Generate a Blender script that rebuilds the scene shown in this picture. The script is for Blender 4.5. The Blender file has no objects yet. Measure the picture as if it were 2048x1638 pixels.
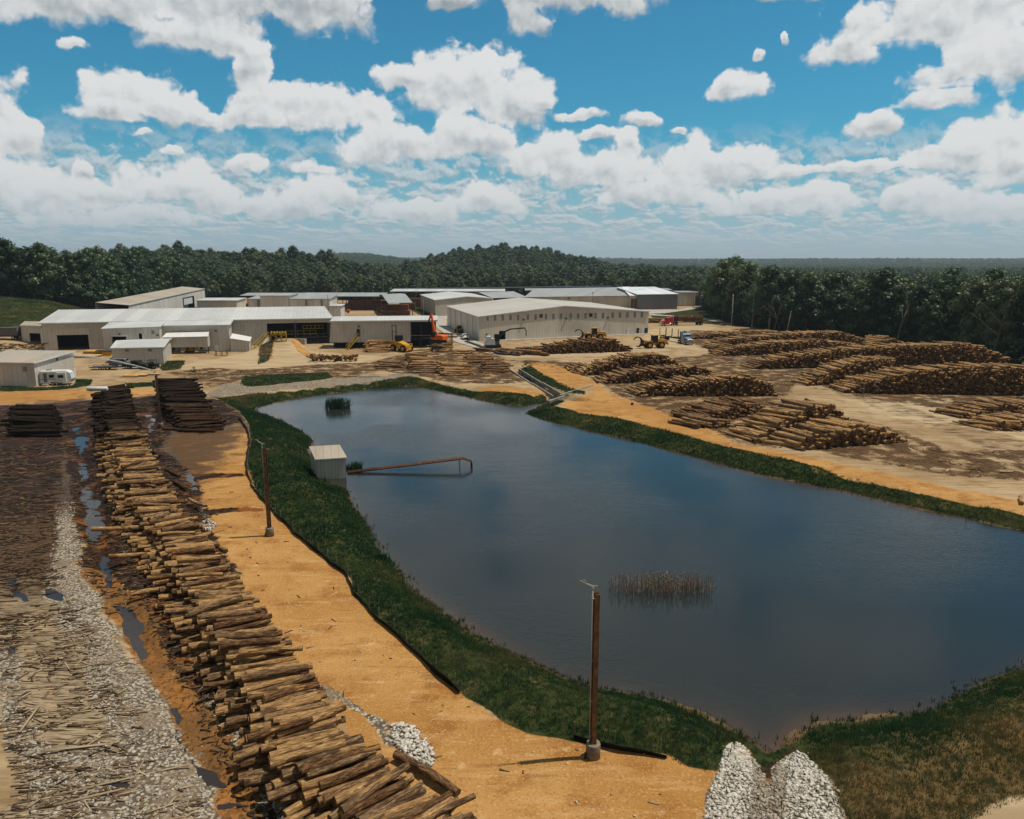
import bpy, math, random
import numpy as np
R = math.radians
random.seed(7); rng = np.random.default_rng(11)
scene = bpy.context.scene
COL = scene.collection
# ------------------------------------------------------------------ camera
CAM_H, FPX, PITCH = 25.0, 1508.0, R(11.15)
cam_d = bpy.data.cameras.new('camera'); cam = bpy.data.objects.new('camera', cam_d); COL.objects.link(cam)
cam.location = (0, 0, CAM_H); cam.rotation_euler = (R(90) - PITCH, 0, 0)
cam_d.sensor_width = 36; cam_d.lens = 36 * FPX / 2048; cam_d.clip_start = 0.5; cam_d.clip_end = 60000
scene.camera = cam
CT, ST = math.cos(PITCH), math.sin(PITCH)
def ray(px, py):
    u = (px - 1024) / FPX; v = (py - 819) / FPX
    return np.array([u, CT - v * ST, -(v * CT + ST)])
def G(px, py, z=0.0):
    d = ray(px, py); t = (z - CAM_H) / d[2]
    return (d[0] * t, d[1] * t, z)
def G2(px, py, z=0.0): return G(px, py, z)[:2]
def proj(x, y, z):
    dz = z - CAM_H; zc = y * CT - dz * ST; yc = y * ST + dz * CT
    return 1024 + FPX * x / zc, 819 - FPX * yc / zc
def HZ(px, py, x_, y_):  # height seen at pixel row py above ground point
    d = ray(px, py); return CAM_H + d[2] / d[1] * y_
# ------------------------------------------------------------------ render settings, light
scene.view_settings.view_transform = 'Standard'; scene.view_settings.look = 'None'
scene.view_settings.exposure = -0.22; scene.view_settings.gamma = 1.0
scene.cycles.max_bounces = 6; scene.cycles.diffuse_bounces = 2; scene.cycles.glossy_bounces = 3
scene.cycles.transmission_bounces = 2; scene.cycles.volume_bounces = 0; scene.cycles.transparent_max_bounces = 6
scene.cycles.use_denoising = True
scene.cycles.use_adaptive_sampling = True; scene.cycles.adaptive_threshold = 0.02
scene.cycles.sample_clamp_indirect = 4.0
SUN_EL, SUN_AZ = R(67), R(82)      # azimuth clockwise from +Y (the view direction)
sd = bpy.data.lights.new('sun', 'SUN'); sun = bpy.data.objects.new('sun', sd); COL.objects.link(sun)
sd.energy = 5.0; sd.angle = R(0.6); sd.color = (1.0, 0.91, 0.77)
sun.rotation_euler = (R(90) - SUN_EL, 0, R(180) - SUN_AZ); sun.location = (0, 0, 200)
# ------------------------------------------------------------------ sky: Nishita + cumulus laid out by compass bearing and elevation
world = bpy.data.worlds.new('World'); scene.world = world; world.use_nodes = True
world.cycles.sampling_method = 'NONE'
nt = world.node_tree; nt.nodes.clear()
def N(t, **kw):
    n = nt.nodes.new(t)
    for k, v in kw.items(): setattr(n, k, v)
    return n
def setin(n, i, v):
    if v is None: return
    if isinstance(v, bpy.types.NodeSocket): nt.links.new(v, n.inputs[i])
    else: n.inputs[i].default_value = v
def M(op, a, b=None, c=None, clamp=False):
    n = N('ShaderNodeMath', operation=op, use_clamp=clamp)
    setin(n, 0, a); setin(n, 1, b); setin(n, 2, c); return n.outputs[0]
def V(op, a, b=None, c=None, out=0):
    n = N('ShaderNodeVectorMath', operation=op)
    setin(n, 0, a); setin(n, 1, b); setin(n, 2, c); return n.outputs[out]
def MIX(f, a, b):
    n = N('ShaderNodeMix', data_type='RGBA'); setin(n, 0, f); setin(n, 6, a); setin(n, 7, b); return n.outputs[2]
def SS(x, a, b, lo=0.0, hi=1.0):
    n = N('ShaderNodeMapRange', interpolation_type='SMOOTHSTEP'); setin(n, 0, x)
    n.inputs[1].default_value = a; n.inputs[2].default_value = b; n.inputs[3].default_value = lo; n.inputs[4].default_value = hi
    return n.outputs[0]
def NOI(vec, scale, detail=4, rough=.55, dist=0.0, out=0, dim='3D', w=0.0, lac=2.0):
    n = N('ShaderNodeTexNoise', noise_dimensions=dim); setin(n, 'Vector', vec) if dim != '1D' else None
    if dim == '4D': n.inputs['W'].default_value = w
    n.inputs['Scale'].default_value = scale; n.inputs['Detail'].default_value = detail
    n.inputs['Roughness'].default_value = rough; n.inputs['Distortion'].default_value = dist; n.inputs['Lacunarity'].default_value = lac
    return n.outputs[out]
def build_sky():
    tc = N('ShaderNodeTexCoord').outputs['Generated']
    sep = N('ShaderNodeSeparateXYZ'); setin(sep, 0, tc)
    x, y, z = sep.outputs
    az = M('ARCTAN2', x, y); el = M('ARCSINE', z)
    comb = N('ShaderNodeCombineXYZ'); setin(comb, 0, az); setin(comb, 1, el); P0 = comb.outputs[0]
    # domain warp
    w1 = NOI(P0, 9, 3, .5, out=1)
    w1 = V('SUBTRACT', w1, (.5, .5, .5)); w1 = V('MULTIPLY', w1, (.050, .030, 0))
    w2 = NOI(P0, 42, 5, .62, out=1)
    w2 = V('SUBTRACT', w2, (.5, .5, .5)); w2 = V('MULTIPLY', w2, (.016, .014, 0))
    P = V('ADD', V('ADD', P0, w1), w2)
    blobs = [  # px, py, rx, ry, flat-bottom
     (90,5,230,95,1),(340,15,220,80,1),(560,15,200,95,1),(150,88,48,22,.7),(400,80,150,50,.8),
     (1160,-10,190,85,1),(1050,45,45,45,.5),(900,0,50,28,.5),(1560,-5,70,24,.5),
     (1890,50,200,110,1),(1990,130,150,95,1),(1690,112,75,42,.7),(1890,195,65,36,.4),
     (1745,262,48,34,.5),(1472,185,66,46,.9),(1510,115,18,16,.5),(1573,88,10,18,.5),
     (280,215,112,78,1),(345,225,90,56,1),(225,235,70,30,1),(415,235,50,20,.7),
     (510,140,50,62,.5),(590,225,135,70,1),(690,240,110,72,1),(775,305,105,62,1),(525,250,100,34,.9),
     (930,190,150,85,.7),(1010,215,95,90,.8),(820,160,85,36,.5),(940,290,110,72,.7),
     (35,285,52,66,.7),(20,370,105,72,1),(110,405,80,52,1),(195,400,66,40,1),(165,350,22,34,.7),
     (365,385,125,66,1),(455,415,70,34,1),(340,300,30,14,1),(490,332,42,26,1),(620,342,58,20,1),(270,265,30,16,.7),
     (650,400,105,62,1),(570,420,90,40,1),(830,430,110,36,1),
     (1100,330,95,72,1),(1200,360,110,72,1),(1250,300,32,38,.6),(1385,350,75,82,1),(1465,345,85,56,1),(1320,395,140,44,1),
     (1148,232,50,18,.9),(1085,208,26,20,.7),(1285,240,50,20,.5),(1182,270,42,16,.4),(1360,256,22,14,.5),
     (1990,300,130,76,1),(1895,330,110,52,1),(2075,350,110,72,1),(1560,410,170,36,1),(1660,400,70,44,1),(1850,410,100,50,1),(1990,430,130,40,1),
     (980,410,90,46,1),(240,440,150,34,1),(1700,345,260,20,1),
     # outside the frame
     (700,-150,330,130,1),(1300,-170,300,110,1),(1250,-480,700,220,1),(-300,150,300,150,1),(2450,200,260,150,1),(900,-330,520,170,1),(100,-420,400,180,1),(1900,-380,260,120,1),(-900,350,400,120,1),(3000,350,300,120,1)]
    F = None; W = None; T = None
    for (px, py, rx, ry, fb) in blobs:
        d = ray(px, py); d = d / np.linalg.norm(d)
        a = math.atan2(d[0], d[1]); e = math.asin(d[2])
        cosv = FPX / math.hypot(FPX, math.hypot(px - 1024, py - 819))
        sx = 1 / (rx * cosv * 1.16 / FPX); sy = 1 / (ry * cosv * 1.12 / FPX)
        q = V('MULTIPLY_ADD', P, (sx, sy, 0), (-a * sx, -e * sy, 0))
        ln = V('LENGTH', q, out=1)
        qy = V('DOT_PRODUCT', q, (0, 1, 0), out=1)
        f = M('SUBTRACT', 1.0, ln)
        f = M('MINIMUM', f, M('MULTIPLY_ADD', qy, 1.3, .25 + .55 * (1.6 - fb)))
        w = M('MAXIMUM', f, 0.0)
        sz = min(1.0, ry / 70)
        if F is None: F, W, T = f, w, M('MULTIPLY', w, qy)
        else:
            F = M('MAXIMUM', F, f); W = M('ADD', W, w); T = M('MULTIPLY_ADD', w, qy, T)
    tt = M('DIVIDE', T, M('ADD', W, .02))
    # cauliflower relief, lit from above
    def bil(off):
        p = V('ADD', P0, off) if off else P0
        n = N('ShaderNodeTexVoronoi', feature='SMOOTH_F1', voronoi_dimensions='2D'); setin(n, 'Vector', V('ADD', p, w2))
        n.inputs['Scale'].default_value = 21; n.inputs['Detail'].default_value = 3; n.inputs['Roughness'].default_value = .55; n.inputs['Smoothness'].default_value = .5
        return M('SUBTRACT', .62, n.outputs['Distance'])
    b0 = bil(None); b1 = bil((.004, .009, 0))
    nf = NOI(P, 26, 6, .57)
    D = M('ADD', F, M('MULTIPLY', b0, .42))
    D = M('ADD', D, M('MULTIPLY', M('SUBTRACT', nf, .5), .92))
    D = M('SUBTRACT', D, .02)
    wd = SS(tt, -.65, .25, .55, .20)
    alpha = SS(M('DIVIDE', M('ADD', D, .02), wd), 0, 1)
    relief = M('MULTIPLY', M('SUBTRACT', b0, b1), .62)
    lowb = NOI(P0, 11, 3, .5)
    lit = M('ADD', M('MULTIPLY_ADD', tt, .85, .68), relief)
    lit = M('ADD', lit, M('MULTIPLY', M('SUBTRACT', lowb, .5), .28))
    thick = SS(D, .25, 1.0)       # thick middles are darker underneath
    lit = M('SUBTRACT', lit, M('MULTIPLY', thick, .30))
    lit = M('MULTIPLY_ADD', SS(el, .22, .34), -.42, lit)    # bases overhead are seen from below
    lit = SS(lit, -.15, .95)
    ccol = MIX(lit, (.33, .39, .43, 1), (.88, .89, .89, 1))
    # far stratocumulus banks close to the horizon: bank height shrinks with elevation
    lg = M('LOGARITHM', M('ADD', M('MAXIMUM', el, 0.0), .022), 2.718)
    cb = N('ShaderNodeCombineXYZ'); setin(cb, 0, M('MULTIPLY', az, 19.0)); setin(cb, 1, M('MULTIPLY', lg, 3.6)); PB = cb.outputs[0]
    bn = NOI(PB, 1.7, 7, .6, dist=.3)
    PB2 = V('ADD', PB, (.03, .11, 0)); bn2 = NOI(PB2, 1.7, 7, .6, dist=.3)
    band = M('MULTIPLY', SS(bn, .41, .53), SS(el, .17, .10))
    bl = SS(M('MULTIPLY_ADD', M('SUBTRACT', bn, bn2), 4.0, .55), 0, 1)
    bcol = MIX(bl, (.36, .47, .54, 1), (.72, .78, .80, 1))
    sky = N('ShaderNodeTexSky', sky_type='NISHITA', sun_disc=False)
    sky.sun_elevation = SUN_EL; sky.sun_rotation = SUN_AZ; sky.altitude = 200; sky.air_density = 1.0; sky.dust_density = .6; sky.ozone_density = 2.2
    sc_ = V('MULTIPLY', sky.outputs[0], (.19, .90, 1.03))
    hzn = SS(el, .0, .16, 1, 0)
    # thin high cirrus streaks
    cz = N('ShaderNodeCombineXYZ'); setin(cz, 0, M('MULTIPLY', az, 2.2)); setin(cz, 1, M('MULTIPLY', el, 26)); ci = NOI(cz.outputs[0], 1.6, 5, .6)
    cim = M('MULTIPLY', M('MULTIPLY', SS(ci, .56, .76), SS(el, .16, .10)), .5)
    K = 10.0   # the Background strength is 0.1
    def up(c): return V('SCALE', c, None, None) 
    def scale(c, s):
        n = N('ShaderNodeVectorMath', operation='SCALE'); setin(n, 0, c); n.inputs[3].default_value = s; return n.outputs[0]
    c = MIX(M('MULTIPLY', hzn, .80), sc_, (4.2, 5.8, 7.0, 1))
    c = MIX(cim, c, (6.2, 7.2, 7.5, 1))
    c = MIX(M('MULTIPLY', band, .86), c, scale(bcol, K))
    far = SS(el, .10, .03, 0, .45)          # far cumulus sit in the air's haze
    cc = MIX(far, scale(ccol, K), (5.0, 6.3, 7.0, 1))
    c = MIX(alpha, c, cc)
    c = MIX(SS(el, .055, .0, 0, .70), c, (4.6, 6.0, 6.9, 1))
    # unseen grey-white deck added overhead and behind the camera to neutralise the ambient light
    cover = M('MAXIMUM', SS(el, .52, .85), SS(y, -.05, -.35))
    c = MIX(M('MULTIPLY', cover, .85), c, MIX(NOI(tc, 3, 4, .6), (1.9, 1.95, 1.95, 1), (3.9, 3.85, 3.7, 1)))
    bg = N('ShaderNodeBackground'); setin(bg, 0, c); bg.inputs[1].default_value = .1
    out = N('ShaderNodeOutputWorld'); nt.links.new(bg.outputs[0], out.inputs[0])
build_sky()

# ------------------------------------------------------------------ object helpers
def tag(o, label=None, cat=None, group=None, kind=None):
    if label: o['label'] = label
    if cat: o['category'] = cat
    if group: o['group'] = group
    if kind: o['kind'] = kind
    return o
def empty(name, loc=(0, 0, 0), rz=0.0, label=None, cat=None, group=None):
    o = bpy.data.objects.new(name, None); COL.objects.link(o); o.location = loc; o.rotation_euler = (0, 0, rz)
    o.empty_display_size = .2
    return tag(o, label, cat, group)
class MB:
    """collects faces in lists, builds ONE mesh object"""
    def __init__(s): s.v = []; s.f = []; s.m = []; s.sm = []; s.uv = {}; s.tone = []
    def face(s, pts, m=0, smooth=False):
        b = len(s.v); s.v += [tuple(p) for p in pts]; s.f.append(tuple(range(b, b + len(pts)))); s.m.append(m); s.sm.append(smooth)
    def box(s, x0, y0, z0, x1, y1, z1, m=0):
        b = len(s.v)
        s.v += [(x, y, z) for z in (z0, z1) for (x, y) in ((x0, y0), (x1, y0), (x1, y1), (x0, y1))]
        for q in ((0, 3, 2, 1), (4, 5, 6, 7), (0, 1, 5, 4), (1, 2, 6, 5), (2, 3, 7, 6), (3, 0, 4, 7)):
            s.f.append(tuple(b + i for i in q)); s.m.append(m); s.sm.append(False)
    def obox(s, p0, p1, w, h, m=0, up=(0, 0, 1)):
        """bar of width w and height h from p0 to p1"""
        p0 = np.array(p0, float); p1 = np.array(p1, float); d = p1 - p0; L = np.linalg.norm(d) + 1e-9; d /= L
        up = np.array(up, float)
        if abs(d @ up) > .97: up = np.array((1., 0, 0))
        sx = np.cross(d, up); sx /= np.linalg.norm(sx); uz = np.cross(sx, d)
        b = len(s.v)
        for p in (p0, p1):
            for a, c in ((-1, -1), (1, -1), (1, 1), (-1, 1)): s.v.append(tuple(p + sx * a * w / 2 + uz * c * h / 2))
        for q in ((3, 2, 1, 0), (4, 5, 6, 7), (0, 1, 5, 4), (1, 2, 6, 5), (2, 3, 7, 6), (3, 0, 4, 7)):
            s.f.append(tuple(b + i for i in q)); s.m.append(m); s.sm.append(False)
    def tube(s, pts, rad, n=8, m=0, caps=True, mcap=None, smooth=True):
        pts = [np.array(p, float) for p in pts]
        if not hasattr(rad, '__len__'): rad = [rad] * len(pts)
        b = len(s.v); prev = None
        for i, p in enumerate(pts):
            d = pts[min(i + 1, len(pts) - 1)] - pts[max(i - 1, 0)]; d /= (np.linalg.norm(d) + 1e-9)
            if prev is None:
                a = np.array((0, 0, 1.)) if abs(d[2]) < .9 else np.array((1., 0, 0))
                prev = np.cross(d, a)
            u = prev - d * (prev @ d); u /= (np.linalg.norm(u) + 1e-9); w = np.cross(d, u); prev = u
            for k in range(n):
                t = 2 * math.pi * k / n; s.v.append(tuple(p + (u * math.cos(t) + w * math.sin(t)) * rad[i]))
        for i in range(len(pts) - 1):
            for k in range(n):
                k2 = (k + 1) % n; s.f.append((b + i * n + k, b + i * n + k2, b + (i + 1) * n + k2, b + (i + 1) * n + k)); s.m.append(m); s.sm.append(smooth)
        if caps:
            mc = m if mcap is None else mcap
            s.f.append(tuple(b + k for k in reversed(range(n)))); s.m.append(mc); s.sm.append(False)
            e = b + (len(pts) - 1) * n; s.f.append(tuple(e + k for k in range(n))); s.m.append(mc); s.sm.append(False)
    def disc(s, c, axis, r, w, n=20, m=0):
        c = np.array(c, float); a = np.array(axis, float); s.tube([c - a * w / 2, c + a * w / 2], r, n, m, smooth=False)
    def prism(s, prof, p0, ex, ez, ey, y0, y1, m=0):
        """2-D profile (a,b) spanned by ex, ez, extruded along ey from y0 to y1"""
        p0 = np.array(p0, float); ex = np.array(ex, float); ez = np.array(ez, float); ey = np.array(ey, float); n = len(prof); b = len(s.v)
        for y in (y0, y1):
            for (a, c) in prof: s.v.append(tuple(p0 + ex * a + ez * c + ey * y))
        s.f.append(tuple(b + k for k in range(n))); s.f.append(tuple(b + n + k for k in reversed(range(n)))); s.m += [m, m]; s.sm += [False] * 2
        for k in range(n):
            k2 = (k + 1) % n; s.f.append((b + k, b + n + k, b + n + k2, b + k2)); s.m.append(m); s.sm.append(False)
    def build(s, name, mats, parent=None, loc=None):
        me = bpy.data.meshes.new(name); me.from_pydata(s.v, [], s.f)
        if not isinstance(mats, (list, tuple)): mats = [mats]
        for k in mats: me.materials.append(k)
        me.polygons.foreach_set('material_index', s.m); me.polygons.foreach_set('use_smooth', s.sm)
        box_uv(me); me.update()
        o = bpy.data.objects.new(name, me); COL.objects.link(o)
        if parent is not None: o.parent = parent
        if loc is not None: o.location = loc
        return o
def box_uv(me):
    """u = metres across the face's slope, v = height (or metres up the slope)"""
    nl = len(me.loops); nf = len(me.polygons)
    if nl == 0: return
    co = np.empty(len(me.vertices) * 3, 'f'); me.vertices.foreach_get('co', co); co = co.reshape(-1, 3)
    li = np.empty(nl, 'i'); me.loops.foreach_get('vertex_index', li)
    nr = np.empty(nf * 3, 'f'); me.polygons.foreach_get('normal', nr); nr = nr.reshape(-1, 3)
    tot = np.empty(nf, 'i'); me.polygons.foreach_get('loop_total', tot)
    n = np.repeat(nr, tot, axis=0); p = co[li]
    h = np.hypot(n[:, 0], n[:, 1]); flat = h < .02
    t = np.stack([-n[:, 1], n[:, 0]], 1) / np.maximum(h, 1e-6)[:, None]; t[flat] = (1, 0)
    g = np.stack([n[:, 0], n[:, 1]], 1) / np.maximum(h, 1e-6)[:, None]; g[flat] = (0, 1)
    u = (p[:, :2] * t).sum(1); v = np.where(h > .7, p[:, 2], (p[:, :2] * g).sum(1))
    uvl = me.uv_layers.new(name='UVMap'); uvl.data.foreach_set('uv', np.stack([u, v], 1).astype('f').ravel())
def np_mesh(name, verts, faces, mats, parent=None, midx=None, smooth=None, attrs=None, loc=None, fattrs=None):
    """verts (n,3); faces (m,k) int array, k = 3 or 4 — fast build"""
    me = bpy.data.meshes.new(name); verts = np.asarray(verts, 'f'); faces = np.asarray(faces, 'i')
    m, k = faces.shape
    me.vertices.add(len(verts)); me.vertices.foreach_set('co', verts.ravel())
    me.loops.add(m * k); me.loops.foreach_set('vertex_index', faces.ravel())
    me.polygons.add(m); me.polygons.foreach_set('loop_start', np.arange(0, m * k, k, dtype='i')); me.polygons.foreach_set('loop_total', np.full(m, k, 'i'))
    if not isinstance(mats, (list, tuple)): mats = [mats]
    for q in mats: me.materials.append(q)
    if midx is not None: me.polygons.foreach_set('material_index', np.asarray(midx, 'i'))
    if smooth is not None: me.polygons.foreach_set('use_smooth', np.full(m, bool(smooth)))
    me.update(calc_edges=True)
    for key, val in (attrs or {}).items():
        val = np.asarray(val, 'f')
        if val.ndim == 1: me.attributes.new(key, 'FLOAT', 'POINT').data.foreach_set('value', val)
        else: me.attributes.new(key, 'FLOAT_COLOR', 'POINT').data.foreach_set('color', val.ravel())
    for key, val in (fattrs or {}).items():
        me.attributes.new(key, 'FLOAT', 'FACE').data.foreach_set('value', np.asarray(val, 'f'))
    o = bpy.data.objects.new(name, me); COL.objects.link(o)
    if parent is not None: o.parent = parent
    if loc is not None: o.location = loc
    return o
# ------------------------------------------------------------------ materials
def mat_begin(name):
    global nt
    m = bpy.data.materials.new(name); m.use_nodes = True; nt = m.node_tree; nt.nodes.clear(); return m
def mat_end(col, rough=.8, bump=None, bstr=.3, bdist=.05, metal=0.0, spec=.12, extra=None):
    p = N('ShaderNodeBsdfPrincipled'); setin(p, 'Base Color', col); setin(p, 'Roughness', rough)
    p.inputs['Metallic'].default_value = metal; p.inputs['Specular IOR Level'].default_value = spec
    if bump is not None:
        b = N('ShaderNodeBump'); b.inputs['Strength'].default_value = bstr; b.inputs['Distance'].default_value = bdist
        setin(b, 'Height', bump); setin(p, 'Normal', b.outputs[0])
    for k, v in (extra or {}).items(): setin(p, k, v)
    o = N('ShaderNodeOutputMaterial'); nt.links.new(p.outputs[0], o.inputs[0]); return p
def ATT(name, out=2):
    n = N('ShaderNodeAttribute', attribute_name=name); return n.outputs[out]
def POS(): return N('ShaderNodeNewGeometry').outputs['Position']
def OBJ(): return N('ShaderNodeTexCoord').outputs['Object']
def RND(): return N('ShaderNodeObjectInfo').outputs['Random']
def c4(r, g=None, b=None):
    return (r, g, b, 1) if g is not None else (r, r, r, 1)
def plain(name, col, rough=.6, metal=0.0, var=.25, scale=1.2, dirt=None):
    m = mat_begin(name); n = NOI(OBJ(), scale, 5, .6)
    dark = tuple(c * (1 - var) for c in col) + (1,); lite = tuple(min(1, c * (1 + var * .5)) for c in col) + (1,)
    c = MIX(SS(n, .3, .7), dark, lite)
    if dirt: c = MIX(M('MULTIPLY', SS(NOI(OBJ(), scale * 2.3, 4, .6), .5, .75), .7), c, tuple(dirt) + (1,))
    mat_end(c, rough, n, .15, .02, metal); return m
def siding(name, col, joint=.72, rib=1.0, rough=.5, dirt=(.20, .17, .13), metal=0.0):
    """ribbed sheet metal: ribs across u, soiled towards weathered patches and streaks"""
    m = mat_begin(name); uv = N('ShaderNodeTexCoord').outputs['UV']
    s = N('ShaderNodeSeparateXYZ'); setin(s, 0, uv); u, v = s.outputs[0], s.outputs[1]
    f = M('FRACT', M('DIVIDE', u, rib)); edge = M('ABSOLUTE', M('SUBTRACT', f, .5))
    j = SS(edge, .40, .47)                      # rib flank
    fp = M('FLOOR', M('DIVIDE', u, rib * 3)); wn = N('ShaderNodeTexWhiteNoise', noise_dimensions='1D'); setin(wn, 'W', fp)
    st = N('ShaderNodeCombineXYZ'); setin(st, 0, M('MULTIPLY', u, 2.3)); setin(st, 1, M('MULTIPLY', v, .22))
    streak = NOI(st.outputs[0], 1.0, 4, .6); big = NOI(uv, .07, 4, .6)
    a = tuple(c * .88 for c in col) + (1,); b = tuple(min(1, c * 1.08) for c in col) + (1,)
    c = MIX(wn.outputs[0], a, b)
    c = MIX(M('MULTIPLY', SS(streak, .50, .80), .45), c, tuple(dirt) + (1,))
    c = MIX(M('MULTIPLY', SS(big, .45, .75), .30), c, tuple(dirt) + (1,))
    c = MIX(M('MULTIPLY', j, 1 - joint), c, tuple(x * .35 for x in col) + (1,))
    mat_end(c, rough, M('MULTIPLY', j, 1.0), .35, .05, metal, .4); return m

# ------------------------------------------------------------------ terrain
WATER = -1.2
def W(pts, z=0.0): return np.array([G2(a, b, z) for a, b in pts])
def vnoise(x, y, s, seed=0):
    """smooth value noise, about -1..1"""
    x = np.asarray(x, float) / s; y = np.asarray(y, float) / s
    xi = np.floor(x).astype(np.int64); yi = np.floor(y).astype(np.int64); fx = x - xi; fy = y - yi
    fx = fx * fx * (3 - 2 * fx); fy = fy * fy * (3 - 2 * fy)
    def h(a, b):
        n = (a * 374761393 + b * 668265263 + seed * 974634777) & 0xffffffff
        n = ((n ^ (n >> 13)) * 1274126177) & 0xffffffff
        return ((n ^ (n >> 16)) & 0xffff) / 32767.5 - 1
    return (h(xi, yi) * (1 - fx) + h(xi + 1, yi) * fx) * (1 - fy) + (h(xi, yi + 1) * (1 - fx) + h(xi + 1, yi + 1) * fx) * fy
def fnoise(x, y, s, o=3, seed=0):
    t = 0; a = 1; w = 0
    for k in range(o): t = t + a * vnoise(x, y, s / 2 ** k, seed + k); w += a; a *= .5
    return t / w
def poly_sd(x, y, poly):
    """signed distance, negative inside"""
    x = np.asarray(x, float); y = np.asarray(y, float)
    out = np.full(x.shape, 1e9); ins = np.zeros(x.shape, bool); n = len(poly)
    for i in range(n):
        ax, ay = poly[i]; bx, by = poly[(i + 1) % n]
        dx, dy = bx - ax, by - ay; L = dx * dx + dy * dy + 1e-12
        t = np.clip(((x - ax) * dx + (y - ay) * dy) / L, 0, 1)
        out = np.minimum(out, (x - ax - t * dx) ** 2 + (y - ay - t * dy) ** 2)
        c = ((ay > y) != (by > y)); ins ^= c & (x < (bx - ax) * (y - ay) / (by - ay + (1e-12 if by == ay else 0)) + ax)
    d = np.sqrt(out); return np.where(ins, -d, d)
def sst(x, a, b):
    t = np.clip((x - a) / (b - a), 0, 1); return t * t * (3 - 2 * t)
POND = W([(503,818),(560,802),(640,789),(740,778),(830,773),(870,780),(930,792),(985,806),(1040,813),(1090,806),(1112,800),
  (1085,812),(1060,822),(1054,827),(1090,840),(1180,862),(1280,884),(1390,914),(1500,944),(1620,969),(1740,994),(1850,1020),(1950,1040),(2048,1063),(2150,1090),(2330,1150),(2380,1230),(2200,1300),
  (2048,1332),(1980,1352),(1920,1380),(1870,1407),(1800,1431),(1700,1441),(1635,1447),(1596,1468),(1560,1492),(1532,1502),(1500,1478),(1462,1455),(1420,1437),(1330,1402),(1250,1382),(1180,1370),(1130,1352),
  (1060,1322),(990,1292),(900,1237),(840,1192),(770,1112),(735,1052),(700,1002),(690,977),(655,968),(628,932),(612,902),(625,882),(600,862),(560,840),(520,827)], WATER)
GRASS_L = W([(430,795),(480,822),(500,850),(502,880),(495,925),(510,980),(545,1020),(600,1075),(650,1115),(700,1155),(708,1190),(760,1240),(820,1295),(880,1350),(920,1387),(1000,1435),(1060,1462),(1130,1478),(1210,1492),(1330,1512),(1380,1535),(1440,1545),(1462,1500),
  (1500,1440),(1330,1370),(1180,1340),(900,1200),(800,1100),(760,1020),(740,950),(700,880),(620,830),(540,812)])
GRASS_TOP = W([(440,796),(520,786),(600,778),(700,768),(780,758),(820,753),(850,757),(900,770),(960,780),(1030,786),(1100,792),(1130,803),(1100,815),(1040,822),(900,800),(830,785),(700,790),(560,815),(500,810)])
GRASS_R = W([(1062,812),(1110,812),(1160,826),(1240,838),(1340,862),(1440,890),(1560,915),(1700,950),(1820,978),(1930,1003),(2048,1030),(2300,1090),(2300,1150),(2048,1090),(1700,1010),(1300,900),(1080,860),(1030,826)])
GRASS_BR = W([(1602,1478),(1620,1430),(1800,1410),(2048,1300),(2300,1200),(2700,1300),(2700,1800),(2060,1800),(1720,1800),(1690,1660),(1650,1560)])
TAN_BR = W([(1935,1660),(1985,1628),(2060,1600),(2200,1560),(2300,1800),(1950,1800)])
GRASS_MISC = [W([(480,770),(487,752),(560,748),(655,745),(668,756),(600,764),(500,774)]),
  W([(0,772),(90,775),(150,770),(150,758),(185,758),(180,772),(120,780),(0,784)]), W([(250,766),(320,764),(318,772),(255,775)]),
  W([(318,735),(335,722),(372,720),(360,738),(325,742)]), W([(1040,738),(1060,733),(1100,755),(1140,775),(1170,783),(1168,790),(1130,784),(1080,760)]),
  W([(1300,625),(1380,618),(1420,612),(1480,640),(1452,652),(1380,644),(1300,634)]), W([(805,610),(830,606),(880,628),(850,636)]),
  W([(515,730),(520,705),(545,690),(550,700),(535,722)]), W([(275,735),(300,730),(310,738),(280,741)])]
RIPRAP = W([(1462,1458),(1478,1452),(1500,1470),(1520,1515),(1537,1572),(1556,1512),(1592,1468),(1612,1478),(1636,1520),(1668,1590),(1700,1700),(1720,1800),(1400,1800),(1405,1690),(1412,1600),(1440,1540),(1448,1490)])
SAND = W([(300,850),(330,880),(390,850),(420,868),(470,852),(498,850),(505,880),(495,925),(510,980),(545,1020),(600,1075),(650,1115),(700,1155),(708,1190),(760,1240),(820,1295),(880,1350),(920,1387),(1000,1435),(1130,1478),(1330,1512),(1440,1545),(1430,1620),(1405,1800),(900,1800),(860,1640),(740,1510),(590,1330),(480,1170),(420,1050),(380,960),(350,900),(310,870)])
SAND_R = W([(1040,728),(1100,726),(1150,745),(1230,790),(1300,815),(1400,850),(1480,888),(1600,912),(1760,945),(1900,975),(2048,1000),(2300,1060),(2300,1110),(2048,1040),(1700,960),(1300,870),(1120,822),(1130,805),(1200,780),(1130,772),(1080,750)])
SAND_L = W([(-300,778),(0,780),(100,782),(180,776),(320,776),(330,790),(180,797),(60,806),(0,808),(-300,822)])
SAND_MID = W([(1000,790),(940,780),(1000,772),(1060,778),(1098,790),(1050,795)])
SAND_RAMP = W([(512,722),(540,706),(548,694),(553,700),(545,716),(530,724)])
GRAVEL_RD = W([(410,790),(440,770),(490,762),(500,775),(600,764),(720,752),(800,747),(840,748),(830,754),(720,765),(600,776),(500,786),(430,795)])
GRAVEL_N = W([(95,1180),(105,1060),(110,960),(150,960),(150,1080),(170,1130),(200,1200),(225,1270),(270,1330),(330,1400),(370,1480),(420,1560),(425,1800),(30,1800),(60,1560),(20,1480),(0,1400),(-60,1400),(-60,1290),(20,1300),(60,1430),(110,1500),(230,1480),(160,1350),(120,1230)])
GRAVEL_S = W([(610,1385),(635,1370),(720,1420),(760,1440),(790,1450),(870,1490),(860,1540),(800,1500),(740,1440),(660,1400)])
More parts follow.
